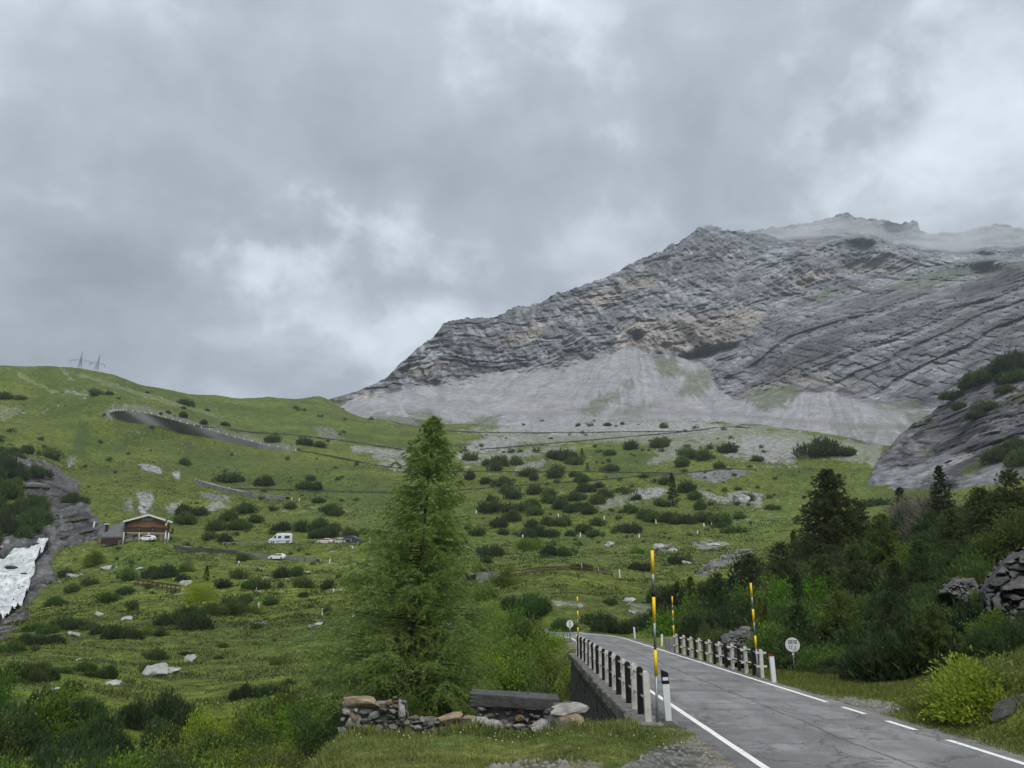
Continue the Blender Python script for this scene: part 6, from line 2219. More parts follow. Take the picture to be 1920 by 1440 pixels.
DM = {}
for k, (u, v, hp, zone) in enumerate([(893, 963, 5, 'a'), (968, 968, 6, 'a'), (1047, 970, 6, 'a'), (1133, 974, 6, 'a'), (1230, 981, 7, 'a'), (1320, 988, 6, 'a'), (1334, 989, 7, 'a'), (980, 1010, 7, 'b'), (1088, 1008, 8, 'b'), (1198, 1008, 7, 'b'), (1308, 1001, 5, 'b'),
                                      (604, 1153, 11, 'c'), (661, 1162, 12, 'c'), (485, 1139, 8, 'c'), (618, 1057, 7, 'd'), (625, 1111, 6, 'd'), (448, 1058, 5, 'd'), (1162, 1083, 14, 'e'), (693, 1018, 10, 'f'), (661, 1029, 5, 'f'), (175, 992, 11, 'g')]):
    (P,), (r,) = hit([u], [v])
    lab, g = {'a': ('small white roadside marker on the upper of two grassy road lines', 'white markers on the upper grassy road line'), 'b': ('small white roadside marker on the lower grassy road line above the knoll', 'white markers on the lower grassy road line'), 'c': ('white roadside marker at the far edge of the flat meadow', 'white markers along the flat meadow'),
              'd': ('tiny white marker by the lower road below the parked cars', 'white markers by the lower road'), 'e': ('single white marker at the right end of the brown guard rail', None), 'f': ('small white marker at the right end of the parking fence', 'white markers by the parking fence'), 'g': ('pale standing stone left of the chalet roof', None)}[zone]
    delineator(lab, P, hp / FPX * r * 1.1, max(.16, 2.2 / FPX * r), (0, R(random.uniform(-3, 5)), 0), 'w', g)

# ------------------------------------------------------------------ fences
def rail_fence(px, h, label, post_every, mat, pw=.12, rails=(.45, .9), thick=.10, name='rail_fence', cat='fence', smooth_r=True):
    P, r = polyline(px)
    P = P[:]
    s = np.concatenate([[0], np.cumsum(np.linalg.norm(np.diff(P[:, :2], axis=0), axis=1))])
    root = empty(name, tuple(P[0]), label, cat)
    k = np.arange(0, s[-1], post_every)
    Q = np.stack([np.interp(k, s, P[:, i]) for i in range(3)], 1)
    for p in Q:
        g = max(float(ground([p[0]], [p[1]])[0]), p[2] - .5)
        o = MB().box((0, 0, h / 2 - .3), (pw, pw, h + .6)).obj('post', mat, root)
        o.location = Vector((p[0], p[1], p[2])) - root.location
    for a, b2 in zip(Q[:-1], Q[1:]):
        for f in rails:
            A, B = Vector(a) + Vector((0, 0, h * f)), Vector(b2) + Vector((0, 0, h * f))
            A, B = A - root.location, B - root.location
            d = (B - A)
            M = Matrix.Translation((A + B) / 2) @ d.to_track_quat('X', 'Z').to_matrix().to_4x4()
            MB().box((0, 0, 0), (d.length, thick * .6, thick), M).obj('rail', mat, root)
    return root


rail_fence([(418, 1025), (450, 1024), (480, 1024), (545, 1021), (600, 1018), (640, 1018), (690, 1018)], 1.25, 'grey wooden rail fence along the parking place', 5.2, M_GWOOD, .22, (.85,), .22)
rail_fence([(258, 1099), (285, 1103), (310, 1107), (345, 1112)], 1.3, 'dark wooden rail fence on the bank below the chalet', 2.6, M_WOOD, .16, (.35, .92), .26)
rail_fence([(888, 1087), (915, 1085), (944, 1083), (982, 1078), (1017, 1073), (1059, 1071), (1090, 1073), (1132, 1077), (1157, 1084)], .85, 'brown wooden guard rail curving along the crest of the knoll', 3.2, M_WOOD, .14, (.45, .95), .20)
for (u, v, hp, lab) in [(1091, 1077, 21, 'thin grey pole standing at the knoll guard rail'), (1122, 1079, 16, 'thin dark pole right of the grey one at the guard rail'), (480, 1115, 12, 'thin blue grey pole on the meadow beyond the flat grass')]:
    (P,), (r,) = hit([u], [v])
    o = MB().tube([(0, 0, -.3), (0, 0, hp / FPX * r)], .07, 8).obj('marker_pole', M_GALV, None, True)
    o.location = P
    tag(o, lab, 'pole')

# ------------------------------------------------------------------ boulders
M_WROCK = mat_plain('white_limestone', (0.42, 0.42, 0.41), .85, .5, 3.0, .2, bump=1.0, col2=(0.22, .22, .225))
ROCKM = [rock_mesh(200 + i, M_WROCK, 3, .55, True, .45) for i in range(5)]
BL = [(286, 1268, 46, 26, 'big pale rounded boulder beside shrubs on the flat meadow'), (318, 1263, 34, 12, 'flat tan slab lying right of the big pale boulder'), (353, 1240, 20, 14, 'white boulder alone on the meadow right of tall shrub'), (206, 1284, 28, 9, 'grey flat slab on the near meadow'),
      (135, 1193, 20, 9, 'white sloping rock at the upper edge of the meadow'), (172, 1186, 14, 8, 'grey stone in front of the dark shrubs'), (147, 1239, 10, 5, 'small white stone above the low shrub on the meadow'), (102, 1293, 12, 4, 'small flat white stone at the near edge of meadow'),
      (175, 1256, 8, 6, 'small pale stone right of a low shrub'), (183, 1155, 16, 9, 'white rubble among the shrubs below the fence'), (235, 1163, 20, 9, 'white rubble above the dark shrub row'), (1145, 1026, 22, 14, 'pale slanting slab on the grass above the knoll'), (1235, 1028, 24, 12, 'grey outcrop block right of the slanting slab'),
      (1262, 1033, 20, 8, 'pale outcrop block at the foot of the right meadow'), (1290, 1058, 22, 10, 'pale block beside a green bush right of centre'), (1340, 1024, 30, 9, 'pale slab on the edge of the bright meadow'), (1395, 944, 30, 22, 'pale boulder heap left of the bright meadow'), (1180, 1128, 26, 9, 'white stones low on the right flank of the knoll'),
      (1215, 1165, 16, 22, 'white stump-like rock left of the tall snow pole'), (1186, 1150, 14, 8, 'white stone in the shrubs under the knoll'), (300, 1084, 14, 8, 'white stone on the bank under the chalet'), (262, 1069, 18, 6, 'pale flat stone above the wooden fence'), (345, 1098, 22, 12, 'white stones at the right end of the wooden fence'),
      (200, 1068, 30, 9, 'white rubble left of the fence on the slope'), (130, 1082, 22, 10, 'white stones in the gully by the torrent'), (595, 1172, 22, 6, 'white stones on the right of the flat meadow'), (1612, 872, 4, 12, 'small pale pillar at the tip of the rocky spur')]
for k, (u, v, w, h, lab) in enumerate(BL):
    (P,), (r,) = hit([u], [v])
    o = link('boulder', ROCKM[k % 5])
    sw = w / FPX * r
    shh = h / FPX * r
    o.location = (P[0], P[1] + sw * .25, P[2] + shh * .16)
    o.scale = (sw * .95, sw * .7, shh * 1.15)
    o.rotation_euler = (0, 0, random.uniform(-.6, .6))
    tag(o, lab, 'boulder')

for k, (u, v, w) in enumerate([(12, 1127, 15), (60, 1070, 9), (36, 1142, 8)]):
    (P,), (r,) = hit([u], [v], 120.0)
    o = link('boulder', rock_mesh(300 + k, M_DSLAB, 2, .4, True, .4))
    sw = w / FPX * r
    o.location = (P[0], P[1], P[2] + 6.5)
    o.scale = (sw * 1.3, sw, sw * .4)
    tag(o, 'dark wet rock standing in the white torrent', 'boulder', 'wet rocks in the torrent')

# ------------------------------------------------------------------ pylons on the ridge
def pylon(u, v, hp, lean, label, seed):
    (P,), (r,) = hit([u], [v])
    P = P + np.array([0, 6, 3.0])
    s = hp / FPX * r
    root = empty('electricity_pylon', P, label, 'pylon', None, (0, R(lean), R(seed)))
    M = mat_plain('pylon_steel', (0.36, 0.38, 0.42), .6, .1, 1.0, .2) if 'pylon_steel' not in bpy.data.materials else bpy.data.materials['pylon_steel']
    w = s * .017
    b = MB()
    for sx in (-1, 1):
        for sy in (-1, 1):
            b.tube([(sx * s * .10, sy * s * .10, -s * .15), (sx * s * .035, sy * s * .035, s * .45), (0, 0, s)], w, 4)
    for k in range(6):
        z0, z1 = s * (.02 + k * .13), s * (.15 + k * .13)
        a0, a1 = s * (.09 - .013 * k), s * (.09 - .013 * (k + 1))
        for sy in (-1, 1):
            b.tube([(-a0, sy * a0, z0), (a1, sy * a1, z1)], w * .55, 3)
            b.tube([(a0, sy * a0, z0), (-a1, sy * a1, z1)], w * .55, 3)
    b.obj('lattice_mast', M, root)
    b = MB()
    for sx in (-1, 1):
        b.tube([(0, 0, s * .50), (sx * s * .62, 0, s * .36)], w, 4)
        b.tube([(0, 0, s * .34), (sx * s * .62, 0, s * .36)], w * .8, 4)
        for f in (.25, .5, .75):
            b.tube([(sx * s * .62 * f, 0, s * (.50 - .14 * f)), (sx * s * .62 * (f - .12), 0, s * (.34 + .02 * f))], w * .5, 3)
    b.obj('cross_arm', M, root)
    for sx in (-1, 1):
        MB().tube([(sx * s * .62, 0, s * .36), (sx * s * .60, 0, s * .20)], w * 1.2, 5).obj('insulator', M, root)


pylon(141, 691, 27, 2, 'upright lattice pylon on the left ridge', 10)
pylon(172, 696, 26, 9, 'leaning lattice pylon right of the other on the ridge', -15)

# ------------------------------------------------------------------ vehicles
M_CARW = mat_plain('white_car_paint', (0.72, 0.74, 0.75), .3, .05, .5, .5)
M_CARP = mat_plain('beige_car_paint', (0.70, 0.62, 0.58), .3, .05, .5, .5)
M_CARD = mat_plain('dark_car_paint', (0.035, 0.042, 0.05), .25, .05, .5, .5)
M_VANP = mat_plain('van_paint', (0.60, 0.66, 0.72), .35, .05, .5, .5)
M_GLASS = mat_plain('car_glass', (0.03, 0.04, 0.045), .12, .1, .5, .6)
M_TYRE = mat_plain('tyre', (0.02, 0.02, 0.02), .85, .2, 4.0, .2)
M_RIM = mat_plain('rim', (0.45, 0.46, 0.47), .35, .1, 4.0, .5, .6)
M_LAMP = mat_plain('lamp_lens', (0.7, 0.7, 0.68), .2, .05, 4.0, .5)
M_TAIL = mat_plain('tail_lens', (0.35, 0.02, 0.02), .25, .05, 4.0, .5)


def car(label, cat, P, yaw, paint, prof, glass, W, wheels, name='parked_car', wr=.32, tilt=0):
    """prof: side outline (x, z) of the body; glass: list of side window outlines; front towards +x"""
    root = empty(name, P, label, cat, None, (0, R(tilt), yaw))
    n = len(prof)
    b = MB()
    secs = [(-W / 2, .86, .93), (-W / 2 + .10, .97, 1.0), (W / 2 - .10, .97, 1.0), (W / 2, .86, .93)]
    x0, x1 = min(p[0] for p in prof), max(p[0] for p in prof)
    zm = max(p[1] for p in prof)
    vs = []
    for (y, kx, kz) in secs:
        for (x, z) in prof:
            yy = y * (1 - .16 * max(0, (z - zm * .55) / (zm * .45)))
            vs.append((x * (1 if kx > .9 else .985), yy, z * (kz if z > zm * .4 else 1)))
    fs = [tuple(range(n - 1, -1, -1)), tuple(3 * n + i for i in range(n))]
    for k in range(3):
        for i in range(n):
            j = (i + 1) % n
            fs.append((k * n + i, k * n + j, (k + 1) * n + j, (k + 1) * n + i))
    b.add(vs, fs)
    b.obj('body', paint, root)
    for g in glass:
        for s in (-1, 1):
            o = MB()
            pts = []
            for (x, z) in g:
                yy = (W / 2 + .008) * (1 - .16 * max(0, (z - zm * .55) / (zm * .45)))
                pts.append((x, s * yy, z))
            m = len(pts)
            o.add(pts + [(p[0], p[1] - s * .03, p[2]) for p in pts], [tuple(range(m)) if s < 0 else tuple(range(m - 1, -1, -1))] + [(i, i + m, (i + 1) % m + m, (i + 1) % m) for i in range(m)])
            o.obj('window', M_GLASS, root)
    for wx in wheels:
        for s in (-1, 1):
            w = link('wheel', None or MB().tube([(wx, s * (W / 2 - .20), wr), (wx, s * (W / 2 + .01), wr)], wr, 14).mesh('tyre', M_TYRE), root)
            link('rim', MB().tube([(wx, s * (W / 2 - .02), wr), (wx, s * (W / 2 + .022), wr)], wr * .6, 12).mesh('rim', M_RIM), w)
    for s in (-1, 1):
        MB().box((x1 - .06, s * W * .34, zm * .44), (.10, .34, .14)).obj('headlight', M_LAMP, root)
        MB().box((x0 + .06, s * W * .36, zm * .50), (.10, .26, .18)).obj('tail_light', M_TAIL, root)
    return root


CARP = [(-2.05, .35), (-2.1, .75), (-1.95, .98), (-1.55, 1.38), (-1.1, 1.48), (-.2, 1.48), (.35, 1.32), (.95, .98), (1.75, .85), (2.05, .62), (2.08, .35), (1.7, .2), (-1.7, .2)]
CARG = [[(-1.45, 1.02), (-1.2, 1.36), (-.35, 1.38), (-.35, 1.0)], [(-.25, 1.0), (-.25, 1.38), (.25, 1.28), (.75, .98)]]
VANP = [(-2.75, .35), (-2.78, 1.0), (-2.70, 2.35), (-2.4, 2.62), (-.2, 2.66), (.9, 2.55), (1.9, 1.55), (2.6, 1.2), (2.78, .8), (2.75, .35), (2.3, .25), (-2.3, .25)]
VANG = [[(1.0, 1.45), (.95, 2.2), (1.25, 2.05), (1.75, 1.5)], [(-.2, 1.45), (-.2, 2.0), (.55, 2.0), (.55, 1.45)], [(-2.2, 1.45), (-2.2, 2.05), (-1.0, 2.05), (-1.0, 1.45)]]


def spot(u, v):
    (P,), (r,) = hit([u], [v])
    return P, r


def ground_pad(P, L, W, yaw):
    return P


P, r = spot(521, 1022)
k = 40 / FPX * r / 5.5
v1 = car('pale blue camper van with side windows parked left of the others', 'van', P + np.array([0, 2.4, .15]), R(188), M_VANP, VANP, VANG, 2.05, (-1.7, 1.75), 'camper_van', .36)
v1.scale = (k,) * 3
cars = [(606, 1020, 'beige white car parked first right of the camper van', M_CARP, 178, 28), (633, 1020, 'white car parked between the beige and the dark car', M_CARW, 172, 28)]
for u, v, lab, m, yw, w in cars:
    P, r = spot(u, v)
    c = car(lab, 'car', P + np.array([0, 2.2, .1]), R(yw), m, CARP, CARG, 1.78, (-1.3, 1.3))
    c.scale = (w / FPX * r / 4.15,) * 3
P, r = spot(659, 1020)
SUVP = [(-2.2, .4), (-2.25, 1.0), (-2.1, 1.25), (-1.75, 1.7), (-1.3, 1.8), (.1, 1.8), (.5, 1.65), (1.05, 1.2), (1.95, 1.08), (2.25, .8), (2.25, .4), (1.8, .3), (-1.8, .3)]
SUVG = [[(-1.7, 1.25), (-1.5, 1.62), (-.5, 1.66), (-.5, 1.22)], [(-.4, 1.22), (-.4, 1.66), (.3, 1.6), (.8, 1.2)]]
c = car('dark grey estate car parked last in the row', 'car', P + np.array([0, 2.4, .1]), R(-8), M_CARD, SUVP, SUVG, 1.9, (-1.4, 1.4), 'parked_car', .36)
c.scale = (38 / FPX * r / 4.5,) * 3
P, r = spot(518, 1050)
c = car('white hatchback driving on the lower road before the stone wall', 'car', P + np.array([0, .8, .1]), R(176), M_CARW, CARP, CARG, 1.78, (-1.3, 1.3), 'white_car')
c.scale = (29 / FPX * r / 4.15,) * 3

# ------------------------------------------------------------------ chalet
M_CREAM = mat_plain('cream_plaster', (0.74, 0.68, 0.57), .9, .15, 1.0, .1)
M_TIMB = mat_plain('chalet_timber', (0.30, 0.155, 0.090), .8, .35, 1.5, .2)
M_DTIMB = mat_plain('dark_timber', (0.055, 0.033, 0.026), .8, .3, 1.5, .2)
M_ROOF = mat_plain('slate_roof', (0.13, 0.135, 0.14), .8, .3, .8, .2)
M_TRIM = mat_plain('white_trim', (0.66, 0.66, 0.64), .6, .1, 2.0, .2)
M_SHUT = mat_plain('orange_shutter', (0.40, 0.20, 0.09), .7, .2, 2.0, .2)
M_PANE = mat_plain('dark_pane', (0.035, 0.04, 0.045), .15, .1, 1.0, .6)
M_CURT = mat_plain('white_curtain', (0.62, 0.62, 0.60), .8, .1, 2.0, .1)


def build_chalet():
    P, r = spot(268, 1014)
    k = 1.0 / FPX * r                         # metres per photo pixel there
    root = empty('chalet', P + np.array([0, 2.0, -.4]), 'brown timber mountain chalet with cream ground floor on a grassy mound', 'building', None, (0, 0, R(20)))
    W, D = 68 * k, 46 * k
    g, f, e = 17 * k, 34 * k, 44 * k          # ground floor, eaves, ridge
    b = MB().box((0, D / 2, g / 2 - 1), (W * .92, D * .92, g + 2))
    b.obj('ground_floor', M_CREAM, root)
    b = MB()
    w2 = W * .46
    b.prism([(-w2, g + .02), (w2, g + .02), (w2, f - .3), (0, e), (-w2, f - .3)], D * .045, D * .955)
    b.obj('upper_storey', M_TIMB, root)
    rf = MB()
    t = .35
    o = W * .56
    rf.prism([(-o, f - 1.5 * k), (0, e + .05), (o, f - 1.5 * k), (o, f - 1.5 * k + t), (0, e + .05 + t), (-o, f - 1.5 * k + t)], -D * .10, D * 1.06)
    roof = rf.obj('roof', M_ROOF, root)
    bb = MB()
    bb.prism([(-o, f - 1.5 * k), (0, e + .05), (o, f - 1.5 * k), (o, f - 1.5 * k + t * 1.5), (0, e + .05 + t * 1.5), (-o, f - 1.5 * k + t * 1.5)], -D * .10 - .12, -D * .10 - .003)
    bb.obj('bargeboard', M_TRIM, roof)
    # balcony round the front and right side
    bl = MB()
    bl.box((0, -.75, g + .1), (W * 1.02, 1.6, .22)).box((W * .5, D * .40, g + .1), (1.5, D * .9, .22))
    bal = bl.obj('balcony', M_DTIMB, root)
    n = 24
    for i in range(n):
        MB().box((-W * .51 + W * 1.02 * (i + .5) / n, -1.52, g + .75), (W * 1.02 / n - .05, .08, 1.05)).obj('balustrade_board', M_DTIMB, bal)
    for i in range(10):
        MB().box((W * .5 + .72, -1.4 + D * .9 * (i + .5) / 10, g + .75), (.08, D * .9 / 10 - .06, 1.05)).obj('balustrade_board', M_DTIMB, bal)
    MB().box((0, -1.52, g + 1.32), (W * 1.04, .16, .10)).obj('handrail', M_DTIMB, bal)

    def window(x, z, w, h, y, shutters=None, curtain=True):
        fr = MB().box((x, y - .03, z), (w + .24, .10, h + .24)).obj('window', M_DTIMB, root)
        MB().box((x, y - .085, z), (w, .02, h)).obj('pane', M_PANE, fr)
        if curtain:
            for s in (-1, 1):
                MB().box((x + s * w * .24, y - .10, z - h * .12), (w * .40, .012, h * .6)).obj('curtain', M_CURT, fr)
        if shutters:
            for s in (-1, 1):
                MB().box((x + s * (w / 2 + .38), y - .06, z), (.5, .07, h + .1)).obj('shutter', shutters, fr)
    yf = D * .045
    for x in (-.22 * W, .12 * W):
        window(x, g + 6.3 * k, 5.5 * k, 5.5 * k, yf)
    MB().box((-.02 * W, yf - .05, e - 5.2 * k), (W * .28, .10, 4 * k)).obj('gable_panel', mat_plain('faded_panel', (.34, .37, .38), .6, .1, 1, .2), root)
    yg = D * .04
    for x, sh in ((-.21 * W, M_DTIMB), (.09 * W, M_DTIMB)):
        window(x, g * .52, 6 * k, 6.5 * k, yg, sh)
    for x in (.02 * W, .22 * W):
        MB().box((x, yg - .04, g * .42), (3.2 * k, .10, 10 * k)).obj('door', M_DTIMB, root)
    for x in (.44 * W, .36 * W):
        MB().box((x, yf - .05, g + 6 * k), (1.6 * k, .08, 7 * k)).obj('shutter', M_SHUT, root)
    # posts that carry the balcony on the right
    for i, x in enumerate((-.5, -.16, .05, .34, .5)):
        MB().box((x * W, -1.4, g / 2 - .5), (.28, .28, g + .9)).obj('pillar', M_CREAM if i != 3 else M_SHUT, root)
    # low annex on the left
    ax = -W * .46 - 17 * k
    an = MB().box((ax, D * .38, -2.2), (33 * k, D * .6, 7.6)).obj('annex_wall', M_CREAM, root)
    ar = MB()
    ar.add([(ax - 19 * k, -1.2, 1.6), (ax + 17.2 * k, -1.2, 1.6), (ax + 17.2 * k, D * .72, 6.6), (ax - 11 * k, D * .72, 4.6), (ax - 19 * k, -1.2, 1.25), (ax + 17.2 * k, -1.2, 1.25), (ax + 17.2 * k, D * .72, 6.25), (ax - 11 * k, D * .72, 4.25)],
           [(0, 1, 2, 3), (7, 6, 5, 4), (0, 4, 5, 1), (1, 5, 6, 2), (2, 6, 7, 3), (3, 7, 4, 0)])
    ro = ar.obj('annex_roof', M_ROOF, root)
    ff = MB().box((ax - 1 * k, -1.0, .35), (36 * k, .35, 1.6)).obj('annex_fascia', M_DTIMB, root)
    ch = MB().box((ax - 15 * k, D * .25, 3.2), (.7, .7, 3.4)).obj('chimney', M_DTIMB, root)
    MB().box((ax - 15 * k, D * .25, 5.05), (1.2, 1.2, .25)).obj('cap', M_TRIM, ch)
    # flag hanging from the right corner
    fl = empty('flag', P + np.array([W * .49, .2, g + 2.0]), 'small green white and red flag hanging at the chalet balcony corner', 'flag')
    MB().tube([(0, 0, 0), (.9, -1.6, 1.6)], .05, 6).obj('flagpole', M_TRIM, fl)
    for i, m in enumerate([(0.03, .16, .05), (.7, .7, .68), (.45, .03, .03)]):
        MB().box((.75 + .36 * i * .5, -1.35 + .1 * i, .75 - .55 * i), (.45, .05, 1.2), Matrix.Rotation(R(14), 4, 'Y')).obj('stripe', mat_plain('flag_cloth', m, .8, .1, 1, .1), fl)
    # terrace in front: rail and parked white car with folded parasols
    T, _ = spot(262, 1018)
    root2 = rail_fence([(222, 1022), (240, 1017), (258, 1015), (285, 1013), (304, 1015)], 1.2, 'pale wooden terrace rail in front of the chalet', 4.0, M_GWOOD, .16, (.5, .95), .14)
    c = car('white car on the terrace right in front of the chalet', 'car', spot(272, 1015)[0] + np.array([0, 1.2, .2]), R(175), M_CARW, CARP, CARG, 1.78, (-1.3, 1.3), 'white_car')
    c.scale = (27 * k / 4.15,) * 3
    for u, v, hpx in ((306, 1018, 22), (312, 1016, 18), (264, 1008, 13)):
        Pq, _ = spot(u, v + 2)
        um = empty('folded_parasol', Pq + np.array([0, 1.0, 0]), ['white folded parasol at the right corner of the chalet', 'white folded parasol rightmost by the chalet corner', 'white folded parasol in front of the chalet windows'][(306, 312, 264).index(u)], 'parasol')
        MB().tube([(0, 0, -.5), (0, 0, hpx * k)], .06, 6).obj('pole', M_TRIM, um)
        MB().tube([(0, 0, hpx * k * .25), (0, 0, hpx * k * .5), (0, 0, hpx * k)], [.32, .25, .06], 8).obj('canopy', M_TRIM, um, True)


build_chalet()

# ------------------------------------------------------------------ rock faces near the road
M_CRAG = None


def crag(name, label, pts, d0, depth, seed, tilt=.35, res=60, scale=1.0, dark=1.0):
    """a broken rock face filling a patch of the slope: outline in the photo, real depth behind it"""
    us = [p[0] for p in pts]
    vs = [p[1] for p in pts]
    U, Vv = np.meshgrid(np.linspace(min(us) - 10, max(us) + 10, res), np.linspace(max(vs) + 8, min(vs) - 8, res), indexing='ij')
    u, v = U.ravel(), Vv.ravel()
    m = soft_poly(pts, u, v, 10)
    X, Y, Z = pix_dir(u, v)
    h = np.hypot(X, Y)
    t = (max(vs) - v) / (max(vs) - min(vs))
    r = d0 + tilt * depth * t + depth * .9 * (1 - sstep(.15, .75, m)) ** 2
    x, y, z = X / h * r, Y / h * r, Z / h * r
    # blocky: Voronoi blocks, each set in or out
    g = np.random.default_rng(seed)
    nb = 260
    C = np.stack([g.uniform(x.min(), x.max(), nb), g.uniform(y.min(), y.max(), nb) * .3, g.uniform(z.min(), z.max(), nb)], 1)
    wx = x + .25 * fbm(x / .8, z / .8, None, 3, seed)
    wz = (z - .35 * x) * 1.5
    Cz = (C[:, 2] - .35 * C[:, 0]) * 1.5
    dx_, dz_ = wx[:, None] - C[None, :, 0], wz[:, None] - Cz[None]
    D = np.maximum(np.abs(.9 * dx_ + .4 * dz_), np.abs(.9 * dz_ - .4 * dx_)) + .25 * np.hypot(dx_, dz_)
    D = D / g.uniform(.6, 1.6, nb)[None]
    o = np.argsort(D, 1)[:, :2]
    f1, f2 = D[np.arange(len(x)), o[:, 0]], D[np.arange(len(x)), o[:, 1]]
    edge = sstep(0, .09 * scale, f2 - f1)
    off = g.uniform(-1, 1, nb)[o[:, 0]] * .24 * scale
    tone = g.uniform(.55, 1.35, nb)[o[:, 0]]
    slant = g.uniform(-.45, .45, (nb, 2))[o[:, 0]]
    r2 = r + off + .28 * scale * (1 - edge) + .12 * fbm(x / .35, z / .35, None, 3, seed + 3) + slant[:, 0] * (wx - C[o[:, 0], 0]) + slant[:, 1] * (z - C[o[:, 0], 2])
    x, y, z = X / h * r2, Y / h * r2, Z / h * r2
    col = np.array([0.125, 0.122, 0.122]) * dark * (.5 + .5 * tone)[:, None] * (.55 + .45 * edge)[:, None] * (1 + .5 * fbm(x / .5, z / .5, None, 4, seed + 5))[:, None]
    col = lerp(col, np.array([.22, .215, .21]) * dark, (.5 * sstep(.1, .4, fbm(x / 1.1, z / .5, None, 4, seed + 6)))[:, None])
    ii = np.arange(len(x)).reshape(res, res)
    q = np.stack([ii[:-1, :-1], ii[1:, :-1], ii[1:, 1:], ii[:-1, 1:]], -1).reshape(-1, 4)
    mm = m[q].max(1) > .05
    me = new_mesh(name, np.stack([x, y, z], 1), quads=q[mm], smooth=False, col=np.clip(col, .01, 1), mats=[bpy.data.materials.get('crag_rock') or mat_ground('crag_rock', 2.5, 9.0, .8, .08, .3, .3)])
    o = link(name, me)
    return tag(o, label, 'rock face')


def rr_at(u, v):
    return float(hit([u], [v])[1][0])


crag('rock_face', 'dark blocky rock face at the right edge above the lime bush', [(1842, 1110), (1868, 1075), (1890, 1050), (1925, 1035), (1990, 1010), (1990, 1215), (1900, 1205), (1862, 1195), (1850, 1150)], 34, 5, 401, .6, 84, 1.3, .75)
crag('rock_face', 'small pale rock face halfway up the wooded slope', [(1765, 1112), (1790, 1092), (1822, 1088), (1838, 1112), (1842, 1140), (1815, 1132), (1790, 1120)], 45, 4, 402, .6, 50, 1.0, .9)
crag('layered_outcrop', 'grey layered rock outcrop behind the right bridge railing', [(1345, 1222), (1362, 1196), (1380, 1188), (1398, 1182), (1408, 1200), (1412, 1242), (1370, 1246)], 41, 3, 403, .5, 60, .6)
for k, (u, v, w, lab) in enumerate([(1855, 1308, .8, 'dark mossy rock on the right bank above the road'), (1895, 1332, 1.0, 'dark rock ledge low on the right bank'), (1838, 1318, .5, 'dark rock left of the mossy one on the bank'), (1908, 1292, .5, 'grey stone at the top of the right bank')]):
    (P,), (r,) = hit([u], [v])
    o = link('bank_rock', rock_mesh(260 + k, M_DSLAB, 3, .45, True, .4))
    o.location = P + np.array([0, .1, .0])
    o.scale = (w * 1.1, w * .6, w * .34)
    o.rotation_euler = (0, R(-22), R(10))
    tag(o, lab, 'rock')
# ------------------------------------------------------------------ grass, flowers, air
M_GRASS = mat_leaf('grass_blades', .35, 1.25, .55, 0, 0)


def grass(name, n, sampler, L, W, lo, hi, seed, lean=.45, bend=True):
    rgn = np.random.default_rng(seed)
    x, y, k = sampler(rgn, n)
    z = ground(x, y) - .02
    n = len(x)
    P = np.stack([x, y, z], 1)
    D = unit(np.stack([rgn.normal(size=n) * lean, rgn.normal(size=n) * lean, np.ones(n)], 1))
    Ls = L * rgn.uniform(.45, 1.3, n) * k
    f = np.clip(.5 + .9 * fbm(x / 1.7, y / 1.7, None, 3, seed) + .35 * rgn.normal(size=n), 0, 1)[:, None]
    dry = (rgn.random(n) < .10)[:, None]
    c1 = np.where(dry, np.array([.21, .19, .075]), lerp(np.array(lo), np.array(hi), f))
    side = unit(np.cross(D, rgn.normal(size=(n, 3))))
    V = np.empty((n, 4, 3), np.float32)
    w = (W * rgn.uniform(.6, 1.3, n))[:, None] / 2
    V[:, 0] = P - side * w
    V[:, 1] = P + side * w
    mid = P + D * (Ls * .6)[:, None]
    tipd = unit(D + np.cross(side, D) * rgn.uniform(-.5, .5, n)[:, None])
    V[:, 2] = mid + side * w * .6
    V[:, 3] = mid + tipd * (Ls * .5)[:, None]
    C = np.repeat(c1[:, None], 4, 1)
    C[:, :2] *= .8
    b = np.arange(n)[:, None] * 4
    T = np.concatenate([b + np.array([[0, 1, 2]]), b + np.array([[0, 2, 3]])])
    return link(name, new_mesh(name, V.reshape(-1, 3), tris=T, smooth=False, col=C.reshape(-1, 3), mats=[M_GRASS]), kind='stuff')


def verge(rgn, n):
    x = rgn.uniform(-6.5, 4.6, n * 4)
    y = rgn.uniform(11.5, 21.5, n * 4)
    d, _ = road_dist(x, y)
    u, v = project(x, y, ground(x, y))
    bare = np.zeros(len(x))
    for pl in (PATCHES[-2][0], PATCHES[-1][0]):
        bare = np.maximum(bare, soft_poly(pl, u, v, 12))
    dens = fbm(x / .9, y / .9, None, 3, 501)
    keep = (d < -2.62 - .18 * rgn.random(len(x))) & (rgn.random(len(x)) > bare * 1.1) & (rgn.random(len(x)) < .55 + 1.2 * dens + .6 * (y > 16.2)) & (u > 520) & (v < 1470)
    i = np.where(keep)[0][:n]
    tall = np.clip(.45 + 1.0 * sstep(15.6, 16.4, y[i]) * (x[i] < 2.6) + 1.1 * sstep(18, 19.5, y[i]) * (x[i] > 2.2) + 1.2 * np.clip(dens[i], 0, 1), .35, 2.1)
    tall *= np.where(d[i] > -3.0, .8, 1)
    return x[i], y[i], tall


grass('verge_grass', 70000, verge, .155, .014, (.080, .120, .018), (.200, .235, .044), 1)


